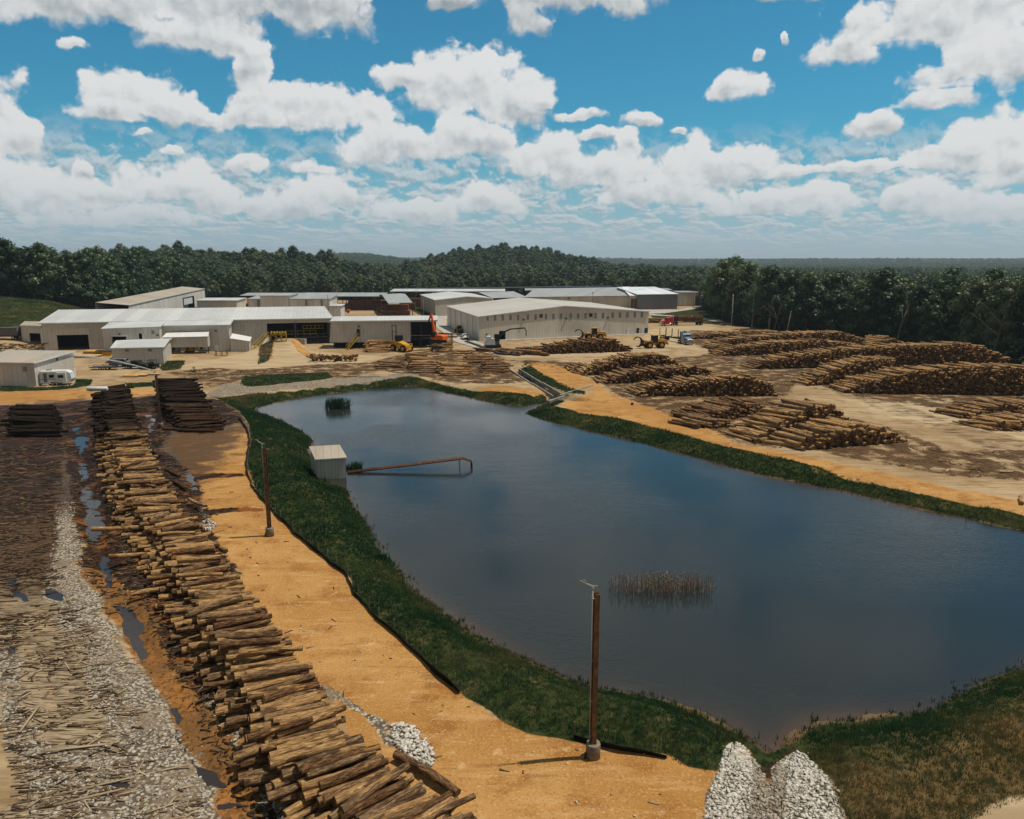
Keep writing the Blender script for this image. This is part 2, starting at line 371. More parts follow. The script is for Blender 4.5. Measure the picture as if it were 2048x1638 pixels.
GRAVEL_ROW = W([(400,1380),(440,1400),(480,1470),(520,1540),(600,1600),(640,1800),(560,1800),(520,1660),(500,1560),(450,1470)])
GRAVEL_TL = W([(430,800),(480,793),(530,800),(505,815),(480,808)])
BARK = W([(-400,860),(0,830),(110,830),(130,880),(120,960),(115,1040),(110,1120),(120,1180),(180,1260),(200,1300),(230,1360),(330,1480),(400,1600),(420,1800),(-60,1800),(-60,1700),(40,1600),(20,1480),(-10,1330),(-80,1250),(-400,1200)])
MUD = W([(-400,800),(0,812),(120,806),(200,800),(330,790),(440,800),(470,820),(490,842),(420,858),(400,870),(340,860),(320,900),(380,940),(405,1000),(430,1050),(480,1190),(585,1360),(800,1600),(900,1800),(500,1800),(430,1600),(380,1480),(290,1350),(220,1240),(165,1120),(140,1060),(140,960),(130,880),(120,850),(-400,900)])
OMUD = W([(170,1130),(230,1130),(300,1230),(330,1330),(420,1400),(480,1500),(560,1600),(580,1800),(440,1800),(400,1560),(360,1480),(300,1390),(250,1300),(190,1200)])
DEBRIS = [W([(690,757),(760,740),(800,748),(840,752),(900,765),(1000,768),(1050,765),(1040,745),(1000,730),(1010,716),(960,700),(880,700),(820,705),(740,725),(640,728),(560,735),(420,745),(420,755),(560,748)]),
  W([(1010,720),(1120,722),(1200,730),(1450,705),(1530,735),(1700,735),(1600,760),(1560,800),(1800,860),(1900,900),(2048,900),(2300,900),(2300,960),(2048,960),(1900,950),(1780,930),(1640,905),(1480,885),(1400,850),(1330,835),(1250,800),(1190,760),(1130,740)]),
  W([(1380,660),(1500,665),(1700,675),(1900,705),(2048,725),(2300,780),(2300,840),(2048,850),(1900,820),(1700,790),(1600,770),(1640,740),(1500,735),(1430,705),(1370,680)]),
  W([(560,745),(420,735),(330,745),(390,760),(420,775),(480,760)])]
RUT = [W([(1480,705),(1530,730),(1640,775),(1760,820),(1900,870),(2048,920),(2048,880),(1900,840),(1700,770),(1580,730),(1510,700)])]
DRY = W([(1690,1660),(1670,1560),(1800,1510),(1900,1450),(2048,1410),(2300,1330),(2700,1330),(2700,1900),(1700,1900)])
PALE = [W([(1700,800),(1900,800),(2048,806),(2300,820),(2300,900),(2048,880),(1900,850),(1800,840),(1740,820)]), W([(330,735),(500,705),(600,700),(780,715),(700,728),(560,735),(400,742)]),
  W([(1010,706),(1200,700),(1300,690),(1350,700),(1200,712),(1020,716)]), W([(1290,660),(1380,650),(1440,655),(1370,672),(1400,700),(1290,690)])]
YARD0 = np.array([(-700, 340), (-330, 322), (-215, 316), (-172, 328), (-192, 400), (-200, 440)])
YARD = W([(480,603),(600,602),(770,599),(1050,596),(1250,597),(1345,602),(1400,611),(1425,630),(1470,651),(1560,663),(1700,674),(1800,690),(1900,700),(2048,720),(2300,768),(2600,900),(2700,1400)]).tolist() + [[200, -200], [-400, -200]]
YARD = np.concatenate([YARD0, np.array(YARD)])
SLOPE_GRASS = np.array([(-430, 258), (-430, 440), (-150, 440), (-125, 300), (-125, 262), (-158, 240), (-240, 240)])
RAMP_A = np.array(G2(561, 700)); 
def hills(x, y):
    D = np.hypot(x, y); px = 1024 + 1508 * x / np.maximum(y, 1)
    h = np.zeros_like(D)
    hm = np.interp(px, [-1500, -200, 0, 100, 200, 300, 400, 520], [28, 19, 11, 9, 4, 3, 2, 0])
    h = h + np.minimum(np.maximum(.13 * (D - 262), 0), hm) * (y > 0)
    def g(pxc, dist, hh, sx, sy, p=2):
        cx = (pxc - 1024) / FPX * dist
        return hh * np.exp(-np.abs((x - cx) / sx) ** p - ((y - dist) / sy) ** 2)
    h = h + g(330, 700, 12, 75, 150) + g(580, 640, 17, 55, 110, 3) + g(440, 760, 10, 70, 150)
    h = h + g(1015, 1020, 27, 108, 190, 3) + g(700, 3000, 38, 180, 500) + g(745, 2600, 20, 150, 500, 3) + g(1900, 9000, 40, 900, 1500) + g(2150, 14000, 150, 800, 2000) + g(1400, 12000, 60, 1500, 1500)
    out = sst(poly_sd(x, y, YARD), 0, 55)
    roll = -8 + 5 * fnoise(x, y, 420, 3, 5) * sst(D, 400, 1200) + 7 * fnoise(x, y, 1500, 2, 9) * sst(D, 1500, 4000)
    roll = roll - 7 * sst(x, 120, 420) * sst(y, 120, 500) * (1 - sst(D, 1500, 4000))
    return h + roll * out
def height(x, y, fine=True):
    x = np.asarray(x, float); y = np.asarray(y, float)
    h = hills(x, y)
    near = np.hypot(x, y) < 330
    if not np.any(near): return h
    X = x[near]; Y = y[near]; z = h[near]
    sdp = poly_sd(X + .5 * vnoise(X, Y, 3, 3) + .15 * vnoise(X, Y, .9, 4), Y + .5 * vnoise(X, Y, 3.1, 8) + .15 * vnoise(X, Y, .8, 5), POND)
    bank = sst(sdp, -.2, 4.5)
    rip = poly_sd(X, Y, RIPRAP)
    zz = WATER + (1.2 + z) * bank - .35 * np.clip(-sdp, 0, 6)
    zz = np.where(sdp < 4.5, zz, z)
    g = np.minimum(poly_sd(X, Y, GRASS_L), poly_sd(X, Y, GRASS_BR))
    zz = zz + .25 * sst(-g, .3, 2.5) * sst(sdp, 1.0, 3)      # sod stands a little above the track
    r = .05 * fnoise(X, Y, 4.0, 3, 21) + .02 * vnoise(X, Y, .7, 31)
    md = np.minimum(poly_sd(X, Y, MUD), poly_sd(X, Y, BARK)); mud = sst(-md, -.5, 1.5)
    r = r + mud * (.13 * fnoise(X, Y, 3.2, 3, 41) + .05 * vnoise(X, Y, .8, 43))
    r = r + .03 * sst(-rip, 0, 1.5) * (1 + .5 * vnoise(X, Y, 1.1, 44))
    zz = zz + r * sst(sdp, -.3, 1.5)
    # ditch between the bark mat and the log row
    for q in PUDDLES:
        pd_ = poly_sd(X + .7 * fnoise(X, Y, 2.2, 3, 101), Y + .7 * fnoise(X, Y, 2.2, 3, 103), W(q)); zz = zz - .30 * sst(-pd_, -.5, .9)
    for q, dep, wd in DITCH:
        d = poly_line(X, Y, q); zz = zz - dep * np.exp(-(d / wd) ** 2)
    # dirt ramp into the sawmill
    rx, ry = RAMP_A; u = (X - rx); v = (Y - ry)
    lw = 2.6 + np.clip(-(v - 2), 0, 12) * .32
    ramp = 2.7 * sst(v, -13, 1.5) * (1 - sst(np.abs(u) - lw, -.8, 3.2)) * (1 - sst(v, 7, 9))
    zz = zz + ramp
    # flume through the right bank
    d = poly_line(X, Y, FLUME); zz = np.where(d < 2.2, np.minimum(zz, zz - 1.25 * (1 - sst(d, .9, 1.7))), zz)
    h = h.copy(); h[near] = zz
    return h
def poly_line(x, y, q):
    out = np.full(np.shape(x), 1e9)
    for i in range(len(q) - 1):
        ax, ay = q[i]; bx, by = q[i + 1]; dx, dy = bx - ax, by - ay
        t = np.clip(((x - ax) * dx + (y - ay) * dy) / (dx * dx + dy * dy), 0, 1)
        out = np.minimum(out, np.hypot(x - ax - t * dx, y - ay - t * dy))
    return out
PUDDLES = [[(150, 960), (205, 970), (228, 1030), (230, 1065), (205, 1085), (160, 1075)], [(222, 1195), (262, 1190), (300, 1240), (318, 1290), (285, 1315), (245, 1275)], [(335, 1400), (352, 1395), (372, 1450), (385, 1500), (425, 1520), (440, 1545), (400, 1548), (362, 1500)], [(135, 850), (170, 850), (185, 890), (160, 905)],
  [(355, 938), (385, 936), (398, 975), (375, 985)], [(95, 1168), (130, 1162), (132, 1195), (104, 1203)], [(14, 1150), (34, 1145), (55, 1200), (30, 1215)], [(0, 1270), (22, 1268), (26, 1310), (2, 1312)], [(290, 825), (312, 830), (310, 860), (296, 870)], [(195, 1100), (225, 1110), (235, 1165), (212, 1165)], [(385, 995), (412, 1000), (420, 1035), (398, 1030)], [(225,1560),(262,1545),(270,1562),(240,1590)], [(418, 1560), (440, 1590), (475, 1592), (470, 1604), (430, 1606)], [(530, 1570), (552, 1580), (560, 1638), (540, 1640)], [(150, 915), (180, 920), (190, 948), (165, 955)], [(665, 752), (700, 749), (780, 747), (785, 751), (700, 755)]]
DITCH = [(W([(150,880),(160,960),(180,1030),(200,1110),(235,1190),(268,1280),(310,1330),(350,1400),(362,1450),(400,1530),(440,1590),(450,1700)]), .26, 1.3),
         (W([(395,940),(400,965),(398,990),(440,1020)]), .14, 1.2), (W([(20,1140),(40,1180),(110,1190),(130,1180)]), .20, 1.0),
         (W([(430,1545),(500,1590),(540,1590),(560,1700)]), .2, .5), (W([(545,1590),(552,1700)]), .2, .45)]
FLUME = W([(1028,738),(1075,766),(1118,790),(1160,799)])
def build_ground():
    az = np.concatenate([np.linspace(-180, -46, 40, endpoint=False), np.linspace(-46, 46, 330, endpoint=False), np.linspace(46, 180, 40, endpoint=False)])
    az = np.radians(az); na = len(az)
    r = [0.0, 6, 12, 17, 21, 24]
    while r[-1] < 150: r.append(r[-1] * 1.0068)
    while r[-1] < 330: r.append(r[-1] * 1.011)
    while r[-1] < 22000: r.append(r[-1] * 1.026)
    r = np.array(r); nr = len(r)
    RR, AA = np.meshgrid(r, az, indexing='ij'); X = (RR * np.sin(AA)).ravel(); Y = (RR * np.cos(AA)).ravel()
    Z = height(X, Y)
    Z = Z - sst(np.hypot(X, Y), 15000, 22000) * 20
    i = np.arange(nr - 1)[:, None] * na; j = np.arange(na)[None, :]; j2 = (j + 1) % na
    F = np.stack([i + j, i + na + j, i + na + j2, i + j2], -1).reshape(-1, 4)[:, ::-1]
    # what the ground is made of
    nearm = np.hypot(X, Y) < 470
    Xn, Yn = X[nearm], Y[nearm]
    wx = Xn + .9 * fnoise(Xn, Yn, 4.5, 3, 61) ; wy = Yn + .9 * fnoise(Xn, Yn, 4.5, 3, 71)
    gx = Xn + .35 * fnoise(Xn, Yn, 2.5, 2, 61); gy = Yn + .35 * fnoise(Xn, Yn, 2.5, 2, 71)
    def mk(p, soft=.6, a=None, b=None):
        if isinstance(p, list):
            o = 0
            for q in p: o = np.maximum(o, mk(q, soft))
            return o
        return np.clip(.5 - poly_sd(wx if a is None else a, wy if b is None else b, p) / (2 * soft), 0, 1)
    n = len(X); A = np.zeros((n, 4)); B = np.zeros((n, 4)); C = np.zeros((n, 4))
    sand = np.maximum.reduce([mk(SAND, .8), mk(SAND_R, 2.2), mk(SAND_L, 1.5), mk(SAND_MID, 2), mk(SAND_RAMP, 1), mk(W([(577,688),(600,694),(636,712),(640,717),(612,713),(588,702)]), .8)])
    pnd = poly_sd(gx, gy, POND)
    grass = np.maximum.reduce([mk(GRASS_L, .25, gx, gy), mk(GRASS_TOP, .5), mk(GRASS_R, .4), mk(GRASS_BR, .4), mk(GRASS_MISC, .8), mk(SLOPE_GRASS, 5)])
    ring = np.clip(.5 - (pnd - 2.6) / .8, 0, 1) * (poly_sd(gx, gy, RIPRAP) > .2) * (poly_line(gx, gy, FLUME) > 2.0); grass = np.maximum(grass, ring)
    rip = mk(RIPRAP, .3, gx, gy); grass = grass * (1 - rip) * (1 - mk(TAN_BR, .5))
    A[nearm, 0] = sand; A[nearm, 1] = grass * sst(pnd, -.2, .3); A[nearm, 3] = np.maximum(np.maximum(mk(MUD, 1.2), .75 * mk([W([(390,1010),(520,1016),(545,1024),(400,1028)]), W([(360,942),(480,946),(496,953),(370,958)]), W([(600,1430),(700,1520),(690,1540),(580,1450)])], .5)), mk(W([(1475,1450),(1640,1435),(1612,1480),(1575,1500),(1552,1590),(1535,1620),(1518,1590),(1495,1490)]), .4))
    A[nearm, 2] = np.maximum.reduce([mk(GRAVEL_RD, .8), mk(GRAVEL_N, 1.0) * .95, mk(GRAVEL_S, .5), mk(GRAVEL_ROW, .6), rip, mk(GRAVEL_TL, .5)])
    B[nearm, 0] = mk(BARK, 1.0); B[nearm, 1] = mk(OMUD, .8); B[nearm, 2] = mk(DEBRIS, 2.5); B[nearm, 3] = mk(RUT, 2.0)
    C[nearm, 0] = np.maximum(mk(PALE, 3.0), mk(DRY, 1.5))
    C[nearm, 1] = np.clip(1.2 - pnd / .35, 0, 1) * (pnd > -3)     # bare rim at the waterline
    # wetness under the sprinkled far stacks
    wet = np.exp(-(((Xn + 68) / 30) ** 2 + ((Yn - 112) / 30) ** 2) ** 1.5) + .9 * np.exp(-(((Xn + 52) / 16) ** 2 + ((Yn - 85) / 17) ** 2))
    C[nearm, 2] = np.clip(wet, 0, 1)
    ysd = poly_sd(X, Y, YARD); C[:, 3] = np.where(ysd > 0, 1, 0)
    A[:, 1] = np.maximum(A[:, 1], np.where((ysd > -3) & (np.hypot(X, Y) > 150), np.clip((ysd + 3) / 6, 0, 1), 0))
    D = {'ma': A, 'mb': B, 'mc': C}
    gm = mat_ground()
    # split the one sheet into its named surfaces
    fc = F
    dom = np.zeros(n, 'i')                      # 0 yard dirt
    dom[A[:, 0] > .5] = 1; dom[B[:, 0] > .5] = 2; dom[A[:, 3] > .5] = 2; dom[A[:, 2] > .5] = 3; dom[A[:, 1] > .5] = 4
    names = {0: 'ground', 1: 'sand_track', 2: 'wet_mud', 3: 'gravel_path', 4: 'grass_verge'}
    far = (np.hypot(X, Y) > 345) & ~((X < -60) & (np.hypot(X, Y) < 440)); dom[far] = 0
    inp = np.zeros(n, bool); inp[nearm] = pnd < -.8; dom[inp] = 5; names[5] = 'pond_bed'
    fd = dom[fc[:, 0]]
    for k, nm in names.items():
        sel = fc[fd == k]
        if len(sel) == 0: continue
        used, inv = np.unique(sel, return_inverse=True)
        o = np_mesh(nm, np.stack([X, Y, Z], 1)[used], inv.reshape(-1, 4), gm, smooth=True, attrs={q: v[used] for q, v in D.items()})
        tag(o, kind='structure')
def mat_ground():
    m = mat_begin('earth'); P = POS()
    def ch(name):
        s = N('ShaderNodeSeparateColor'); setin(s, 0, ATT(name, 0)); return [*s.outputs, ATT(name, 3)]
    sand, grass, gravel, mud = ch('ma'); bark, omud, debris, rut = ch('mb'); pale, rim, wet, forest = ch('mc')
    brk = NOI(P, 1.1, 6, .65); fine = NOI(P, 7, 5, .65); big = NOI(P, .06, 5, .6); mid = NOI(P, .33, 5, .6)
    def edge(mk, k=.9, lo=.42, hi=.58): return SS(M('ADD', mk, M('MULTIPLY', M('SUBTRACT', brk, .5), k)), lo, hi)
    def aniso(ang, sx, sy, sc, det=5):
        n = N('ShaderNodeMapping'); setin(n, 0, P); n.inputs['Rotation'].default_value = (0, 0, R(ang)); n.inputs['Scale'].default_value = (sx, sy, 1)
        return NOI(n.outputs[0], sc, det, .6)
    # yard dirt
    c = MIX(SS(big, .38, .62), c4(.27, .185, .10), c4(.37, .275, .165)); c = MIX(SS(mid, .45, .7), c, c4(.23, .15, .075))
    tr = aniso(38, .16, 1.6, .8); tr2 = aniso(-12, .12, 1.4, .7)
    c = MIX(M('MULTIPLY', SS(tr, .52, .62), .45), c, c4(.15, .10, .055)); c = MIX(M('MULTIPLY', SS(tr2, .50, .66), .40), c, c4(.46, .34, .20))
    c = MIX(M('MULTIPLY', edge(pale, .8), .75), c, MIX(SS(tr2, .4, .6), c4(.33, .25, .15), c4(.46, .365, .235)))
    # bark litter and churned dark soil between the piles
    lit_ = NOI(P, 3.3, 6, .75); db = M('MULTIPLY', edge(debris, 1.1), SS(M('ADD', mid, M('MULTIPLY', M('SUBTRACT', lit_, .5), .6)), .37, .50))
    dcol = MIX(SS(lit_, .42, .62), c4(.022, .014, .009), c4(.13, .07, .034)); dcol = MIX(SS(fine, .62, .72), dcol, c4(.34, .26, .17))
    c = MIX(M('MULTIPLY', db, .92), c, dcol)
    ru = SS(aniso(-26, .10, 1.5, 1.0), .42, .56); c = MIX(M('MULTIPLY', M('MULTIPLY', edge(rut, 1.0), M('MULTIPLY', ru, SS(mid, .42, .58))), .9), c, c4(.07, .052, .04))
    # orange sand
    s1 = MIX(SS(big, .35, .65), c4(.33, .165, .046), c4(.43, .24, .085)); s1 = MIX(SS(mid, .46, .66), s1, c4(.27, .12, .03)); s1 = MIX(M('MULTIPLY', SS(aniso(62, .25, 1.6, .9), .52, .66), .5), s1, c4(.47, .29, .13)); s1 = MIX(M('MULTIPLY', SS(aniso(55, .2, 2.2, 1.3), .58, .66), .45), s1, c4(.19, .09, .03))
    s1 = MIX(SS(NOI(P, .9, 4, .6), .58, .75), s1, c4(.48, .30, .14))
    peb = N('ShaderNodeTexVoronoi'); setin(peb, 'Vector', P); peb.inputs['Scale'].default_value = 6.5; pd = peb.outputs['Distance']
    s1 = MIX(M('MULTIPLY', SS(pd, .16, .09), SS(mid, .42, .62)), s1, c4(.60, .52, .40)); s1 = MIX(M('MULTIPLY', SS(fine, .55, .66), .6), s1, c4(.17, .085, .03)); s1 = MIX(M('MULTIPLY', SS(fine, .44, .36), .5), s1, c4(.52, .36, .20)); s1 = MIX(M('MULTIPLY', SS(NOI(P, 2.2, 5, .7), .58, .66), .5), s1, c4(.20, .11, .045))
    c = MIX(edge(sand, .7), c, s1)
    # dark mud, slick where water stands near
    mc_ = MIX(SS(lit_, .38, .66), c4(.012, .008, .007), c4(.055, .030, .017)); mc_ = MIX(SS(fine, .60, .70), mc_, c4(.17, .11, .065))
    mc_ = MIX(M('MULTIPLY', SS(mid, .50, .60), .9), mc_, c4(.20, .075, .018))
    mudm = edge(mud, 1.1); c = MIX(mudm, c, mc_)
    om = MIX(SS(mid, .35, .6), c4(.30, .13, .035), c4(.17, .085, .03)); om = MIX(SS(lit_, .50, .60), om, c4(.07, .038, .02)); om = MIX(M('MULTIPLY', SS(brk, .5, .62), .6), om, c4(.13, .06, .02))
    om = MIX(SS(pd, .12, .07), om, c4(.45, .40, .33)); c = MIX(edge(omud, 1.0), c, om)
    # splintered bark mat
    sp = aniso(-7, .55, 5.5, 1.4, 6); bk = MIX(SS(sp, .36, .58), c4(.05, .036, .022), c4(.34, .26, .165)); bk = MIX(SS(mid, .5, .72), bk, MIX(SS(sp, .4, .6), c4(.05, .03, .02), c4(.20, .13, .07)))
    sp2 = aniso(4, .5, 9, 1.2, 5); bk = MIX(M('MULTIPLY', SS(sp2, .60, .66), .8), bk, c4(.36, .29, .19))
    yy_ = N('ShaderNodeSeparateXYZ'); setin(yy_, 0, P); dk = SS(M('ADD', yy_.outputs[1], M('MULTIPLY', M('SUBTRACT', mid, .5), 26)), 46, 60)
    bk = MIX(M('MULTIPLY', dk, .85), bk, MIX(SS(lit_, .42, .62), c4(.012, .008, .007), c4(.095, .045, .022)))
    bkm = edge(bark, .9); c = MIX(bkm, c, bk)
    # stones
    vo = N('ShaderNodeTexVoronoi'); setin(vo, 'Vector', P); vo.inputs['Scale'].default_value = 5.0; vs = N('ShaderNodeSeparateColor'); setin(vs, 0, vo.outputs['Color'])
    gv = MIX(vs.outputs[0], c4(.20, .165, .115), c4(.46, .42, .34)); gv = MIX(SS(vo.outputs['Distance'], .42, .62), gv, c4(.10, .08, .06)); gv = MIX(M('MULTIPLY', SS(mid, .48, .64), .75), gv, c4(.20, .15, .10))
    gvm = M('MULTIPLY', edge(gravel, 1.0), SS(NOI(P, .8, 4, .7), .30, .42)); c = MIX(gvm, c, gv)
    # grass: soil and thatch beneath the blades
    gr = MIX(SS(brk, .38, .6), c4(.012, .020, .008), c4(.040, .048, .016)); gr = MIX(M('MULTIPLY', SS(mid, .56, .70), .7), gr, c4(.14, .105, .045))
    gr = MIX(M('MULTIPLY', pale, SS(brk, .3, .55)), gr, MIX(brk, c4(.045, .030, .014), c4(.17, .115, .05)))
    grm = edge(grass, .5, .35, .6); c = MIX(grm, c, gr)
    c = MIX(M('MULTIPLY', SS(rim, .35, .8), .85), c, MIX(brk, c4(.05, .034, .02), c4(.13, .085, .045)))
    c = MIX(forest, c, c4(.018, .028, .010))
    wm = M('MULTIPLY', SS(M('ADD', wet, M('MULTIPLY', M('SUBTRACT', mid, .5), .9)), .30, .62), M('SUBTRACT', 1.0, grm))
    c = MIX(M('MULTIPLY', wm, .80), c, MIX(SS(M('ADD', mid, M('MULTIPLY', M('SUBTRACT', lit_, .5), .6)), .50, .74), c4(.014, .009, .008), c4(.13, .045, .014)))
    rough = M('MULTIPLY_ADD', M('MAXIMUM', wm, M('MULTIPLY', mudm, .55)), M('MULTIPLY_ADD', SS(mid, .48, .60), -.30, -.12), .95)
    hgt = M('ADD', M('MULTIPLY', fine, .35), M('ADD', M('MULTIPLY', brk, .6), M('MULTIPLY', M('MULTIPLY', sp, bkm), 1.0)))
    hgt = M('ADD', hgt, M('MULTIPLY', gvm, M('MULTIPLY', vo.outputs['Distance'], -.9)))
    mat_end(c, rough, hgt, .55, .14, spec=.02, extra={'Specular IOR Level': M('MULTIPLY_ADD', wm, .10, .02)}); return m
def mat_water(name, shallow=True, col=(.017, .021, .020), rough=.04, ripple=1.0):
    m = mat_begin(name); P = POS()
    mp = N('ShaderNodeMapping'); setin(mp, 0, P); mp.inputs['Rotation'].default_value = (0, 0, R(20)); mp.inputs['Scale'].default_value = (1, 2.2, 1)
    r1 = NOI(mp.outputs[0], 2.2, 4, .6, .4); r2 = NOI(mp.outputs[0], .35, 3, .5)
    calm = SS(NOI(P, .035, 3, .5), .40, .62)      # wind lanes
    h = M('MULTIPLY', M('ADD', r1, M('MULTIPLY', r2, .8)), M('MULTIPLY_ADD', calm, .75, .25))
    c = c4(*col)
    if shallow: c = MIX(SS(ATT('shore'), 0, 1), c4(*col), c4(.10, .055, .030))
    mat_end(c, rough, h, .42 * ripple, .08, spec=.5, extra={'IOR': 1.33}); return m
build_ground()
def build_pond():
    lo = POND.min(0) - 1; hi = POND.max(0) + 1
    xs = np.arange(lo[0], hi[0], 1.0); ys = np.arange(lo[1], hi[1], 1.0)
    XX, YY = np.meshgrid(xs, ys, indexing='ij'); sd_ = poly_sd(XX.ravel(), YY.ravel(), POND); nx, ny = XX.shape
    i, j = np.meshgrid(np.arange(nx - 1), np.arange(ny - 1), indexing='ij'); a = (i * ny + j).ravel()
    F = np.stack([a, a + ny, a + ny + 1, a + 1], 1); F = F[sd_[F].min(1) < 1.5]
    used, inv = np.unique(F, return_inverse=True)
    V_ = np.stack([XX.ravel(), YY.ravel(), np.full(nx * ny, WATER)], 1)
    sh = np.exp(np.minimum(sd_, 0) / 1.3) * (.55 + .45 * fnoise(XX.ravel(), YY.ravel(), 9, 2, 3))
    o = np_mesh('pond_water', V_[used], inv.reshape(-1, 4), mat_water('pond_water'), smooth=True, attrs={'shore': sh[used]}); tag(o, kind='structure')
build_pond()

# ------------------------------------------------------------------ logs
def mat_log():
    m = mat_begin('log_bark'); lc = ATT('lc', 1); lt = N('ShaderNodeSeparateColor'); setin(lt, 0, ATT('lt', 0)); tone, wet, idn = lt.outputs
    mp = N('ShaderNodeMapping'); setin(mp, 0, lc); mp.inputs['Scale'].default_value = (.55, 2.2, 2.2)
    pn = NOI(mp.outputs[0], 1.1, 5, .6); mp2 = N('ShaderNodeMapping'); setin(mp2, 0, lc); mp2.inputs['Scale'].default_value = (1.6, 9, 9); fn = NOI(mp2.outputs[0], 1.6, 6, .7)
    fn = SS(fn, .34, .66); pale = MIX(fn, c4(.27, .14, .058), c4(.66, .41, .175)); brown = MIX(fn, c4(.035, .018, .010), c4(.30, .155, .07)); grey = MIX(fn, c4(.075, .045, .026), c4(.44, .285, .15))
    c = MIX(SS(tone, .25, .60), brown, grey); c = MIX(SS(tone, .55, .80), c, pale)
    c = MIX(M('MULTIPLY', SS(pn, .54, .60), .85), c, MIX(fn, c4(.035, .02, .012), c4(.15, .085, .045)))      # bark left on
    c = MIX(M('MULTIPLY', SS(pn, .40, .34), SS(tone, .9, .35)), c, MIX(fn, c4(.38, .17, .045), c4(.60, .36, .15)))   # stripped to orange wood
    c = MIX(M('MULTIPLY', wet, .93), c, MIX(fn, c4(.003, .0025, .0025), c4(.013, .009, .007)))
    mat_end(c, M('MULTIPLY_ADD', wet, -.3, .85), M('ADD', fn, pn), .9, .07, spec=.06); a = m
    m = mat_begin('log_end'); lc = ATT('lc', 1); lt = N('ShaderNodeSeparateColor'); setin(lt, 0, ATT('lt', 0)); tone, wet, idn = lt.outputs
    s = N('ShaderNodeSeparateXYZ'); setin(s, 0, lc); f1 = M('SUBTRACT', M('FRACT', M('DIVIDE', s.outputs[1], 7.0)), .5); 
    cv = V('MULTIPLY', lc, (0, 1, 1)); fn = NOI(cv, 9, 4, .6); n2 = NOI(cv, 2.1, 2, .5)
    c = MIX(fn, c4(.030, .015, .008), c4(.14, .075, .033)); c = MIX(SS(n2, .45, .6), c, c4(.10, .06, .035)); c = MIX(M('MULTIPLY', SS(idn, .88, .90), .7), c, c4(.42, .24, .08))  # ends darkened: the shade on the deck faces is in their colour
    c = MIX(M('MULTIPLY', wet, .9), c, c4(.015, .010, .009))
    mat_end(c, .85, fn, .3, .02); return a, m
LOG_M = mat_log()
LOGS = []   # dicts: c, d, L, r0, r1, tone, wet, grp, exposed, bend
def log_geo(g, n, rings):
    """g: list of logs -> verts, faces, midx, smooth, lc, lt"""
    Vs, Fs, Ms, Ss, LC, LT = [], [], [], [], [], []; b = 0
    th = np.arange(n) * 2 * np.pi / n; ts = np.linspace(0, 1, rings)
    side = np.array([(i * n + k, i * n + (k + 1) % n, (i + 1) * n + (k + 1) % n, (i + 1) * n + k) for i in range(rings - 1) for k in range(n)])
    capq = [(0, 1, 2, n - 1)] + [(n - q, q + 1, q + 2, n - q - 1) for q in range(1, n // 2 - 1)]
    cap0 = np.array(capq)[:, ::-1] + rings * n; cap1 = np.array(capq) + rings * n + n
    F = np.concatenate([side, cap0, cap1]); Mi = np.array([0] * len(side) + [1] * (len(cap0) * 2)); Sm = Mi == 0
    for q in g:
        d = q['d']; a = np.array((0, 0, 1.)); u = np.cross(a, d); u /= np.linalg.norm(u); w = np.cross(d, u)
        rr = q['r0'] + (q['r1'] - q['r0']) * ts; lr = np.random.default_rng(q['id'])
        wob = 1 + .05 * np.sin(3 * th[None] + lr.uniform(0, 6)) * lr.uniform(.3, 1) + .035 * np.sin(2 * th[None] + 9 * ts[:, None] * lr.uniform(.3, 1) + lr.uniform(0, 6))
        rr = rr[:, None] * wob * (1 + .05 * lr.normal(size=(rings, 1)))
        rr[0] *= 1.04
        ph = lr.uniform(0, 6.28); bend = q['bend'] * np.sin(np.pi * ts)
        cen = q['c'][None] + d[None] * ((ts - .5) * q['L'])[:, None] + (u * math.cos(ph) + w * math.sin(ph))[None] * bend[:, None]
        P = cen[:, None] + rr[..., None] * (u[None, None] * np.cos(th)[None, :, None] + w[None, None] * np.sin(th)[None, :, None])
        P = P.reshape(-1, 3); cp0 = P[:n] + d * lr.uniform(-.03, .03, (n, 1)) * 0; cp1 = P[-n:]
        idv = (q['id'] * 7.31) % 100
        lc = np.stack([np.repeat((ts - .5) * q['L'], n) + idv, (rr * np.cos(th)).ravel() + idv, (rr * np.sin(th)).ravel(), np.ones(rings * n)], 1)
        lcc = np.concatenate([lc, lc[:n], lc[-n:]])
        Vs.append(np.concatenate([P, cp0, cp1])); nv = len(Vs[-1]); Fs.append(F + b); Ms.append(Mi); Ss.append(Sm); LC.append(lcc)
        LT.append(np.tile((q['tone'], q['wet'], (q['id'] * .6180339) % 1, 1), (nv, 1))); b += nv
    return [np.concatenate(k) for k in (Vs, Fs, Ms, Ss, LC, LT)]
def log_obj(name, g, n, rings):
    v, f, mi, sm, lc, lt = log_geo(g, n, rings)
    o = np_mesh(name, v, f, list(LOG_M), midx=mi, smooth=True, attrs={'lc': lc, 'lt': lt})
    o.data.polygons.foreach_set('use_smooth', sm); return o
def add_log(c, ang, L, r, tone=.6, wet=0.0, grp='', pitch=0.0, exposed=True, bend=.05, s=0.0):
    d = np.array((math.cos(ang) * math.cos(pitch), math.sin(ang) * math.cos(pitch), math.sin(pitch)))
    LOGS.append(dict(c=np.array(c, float), d=d, L=L, r0=r * 1.08, r1=r * .88, tone=tone, wet=wet, grp=grp, exposed=exposed, bend=bend, id=len(LOGS), s=s))
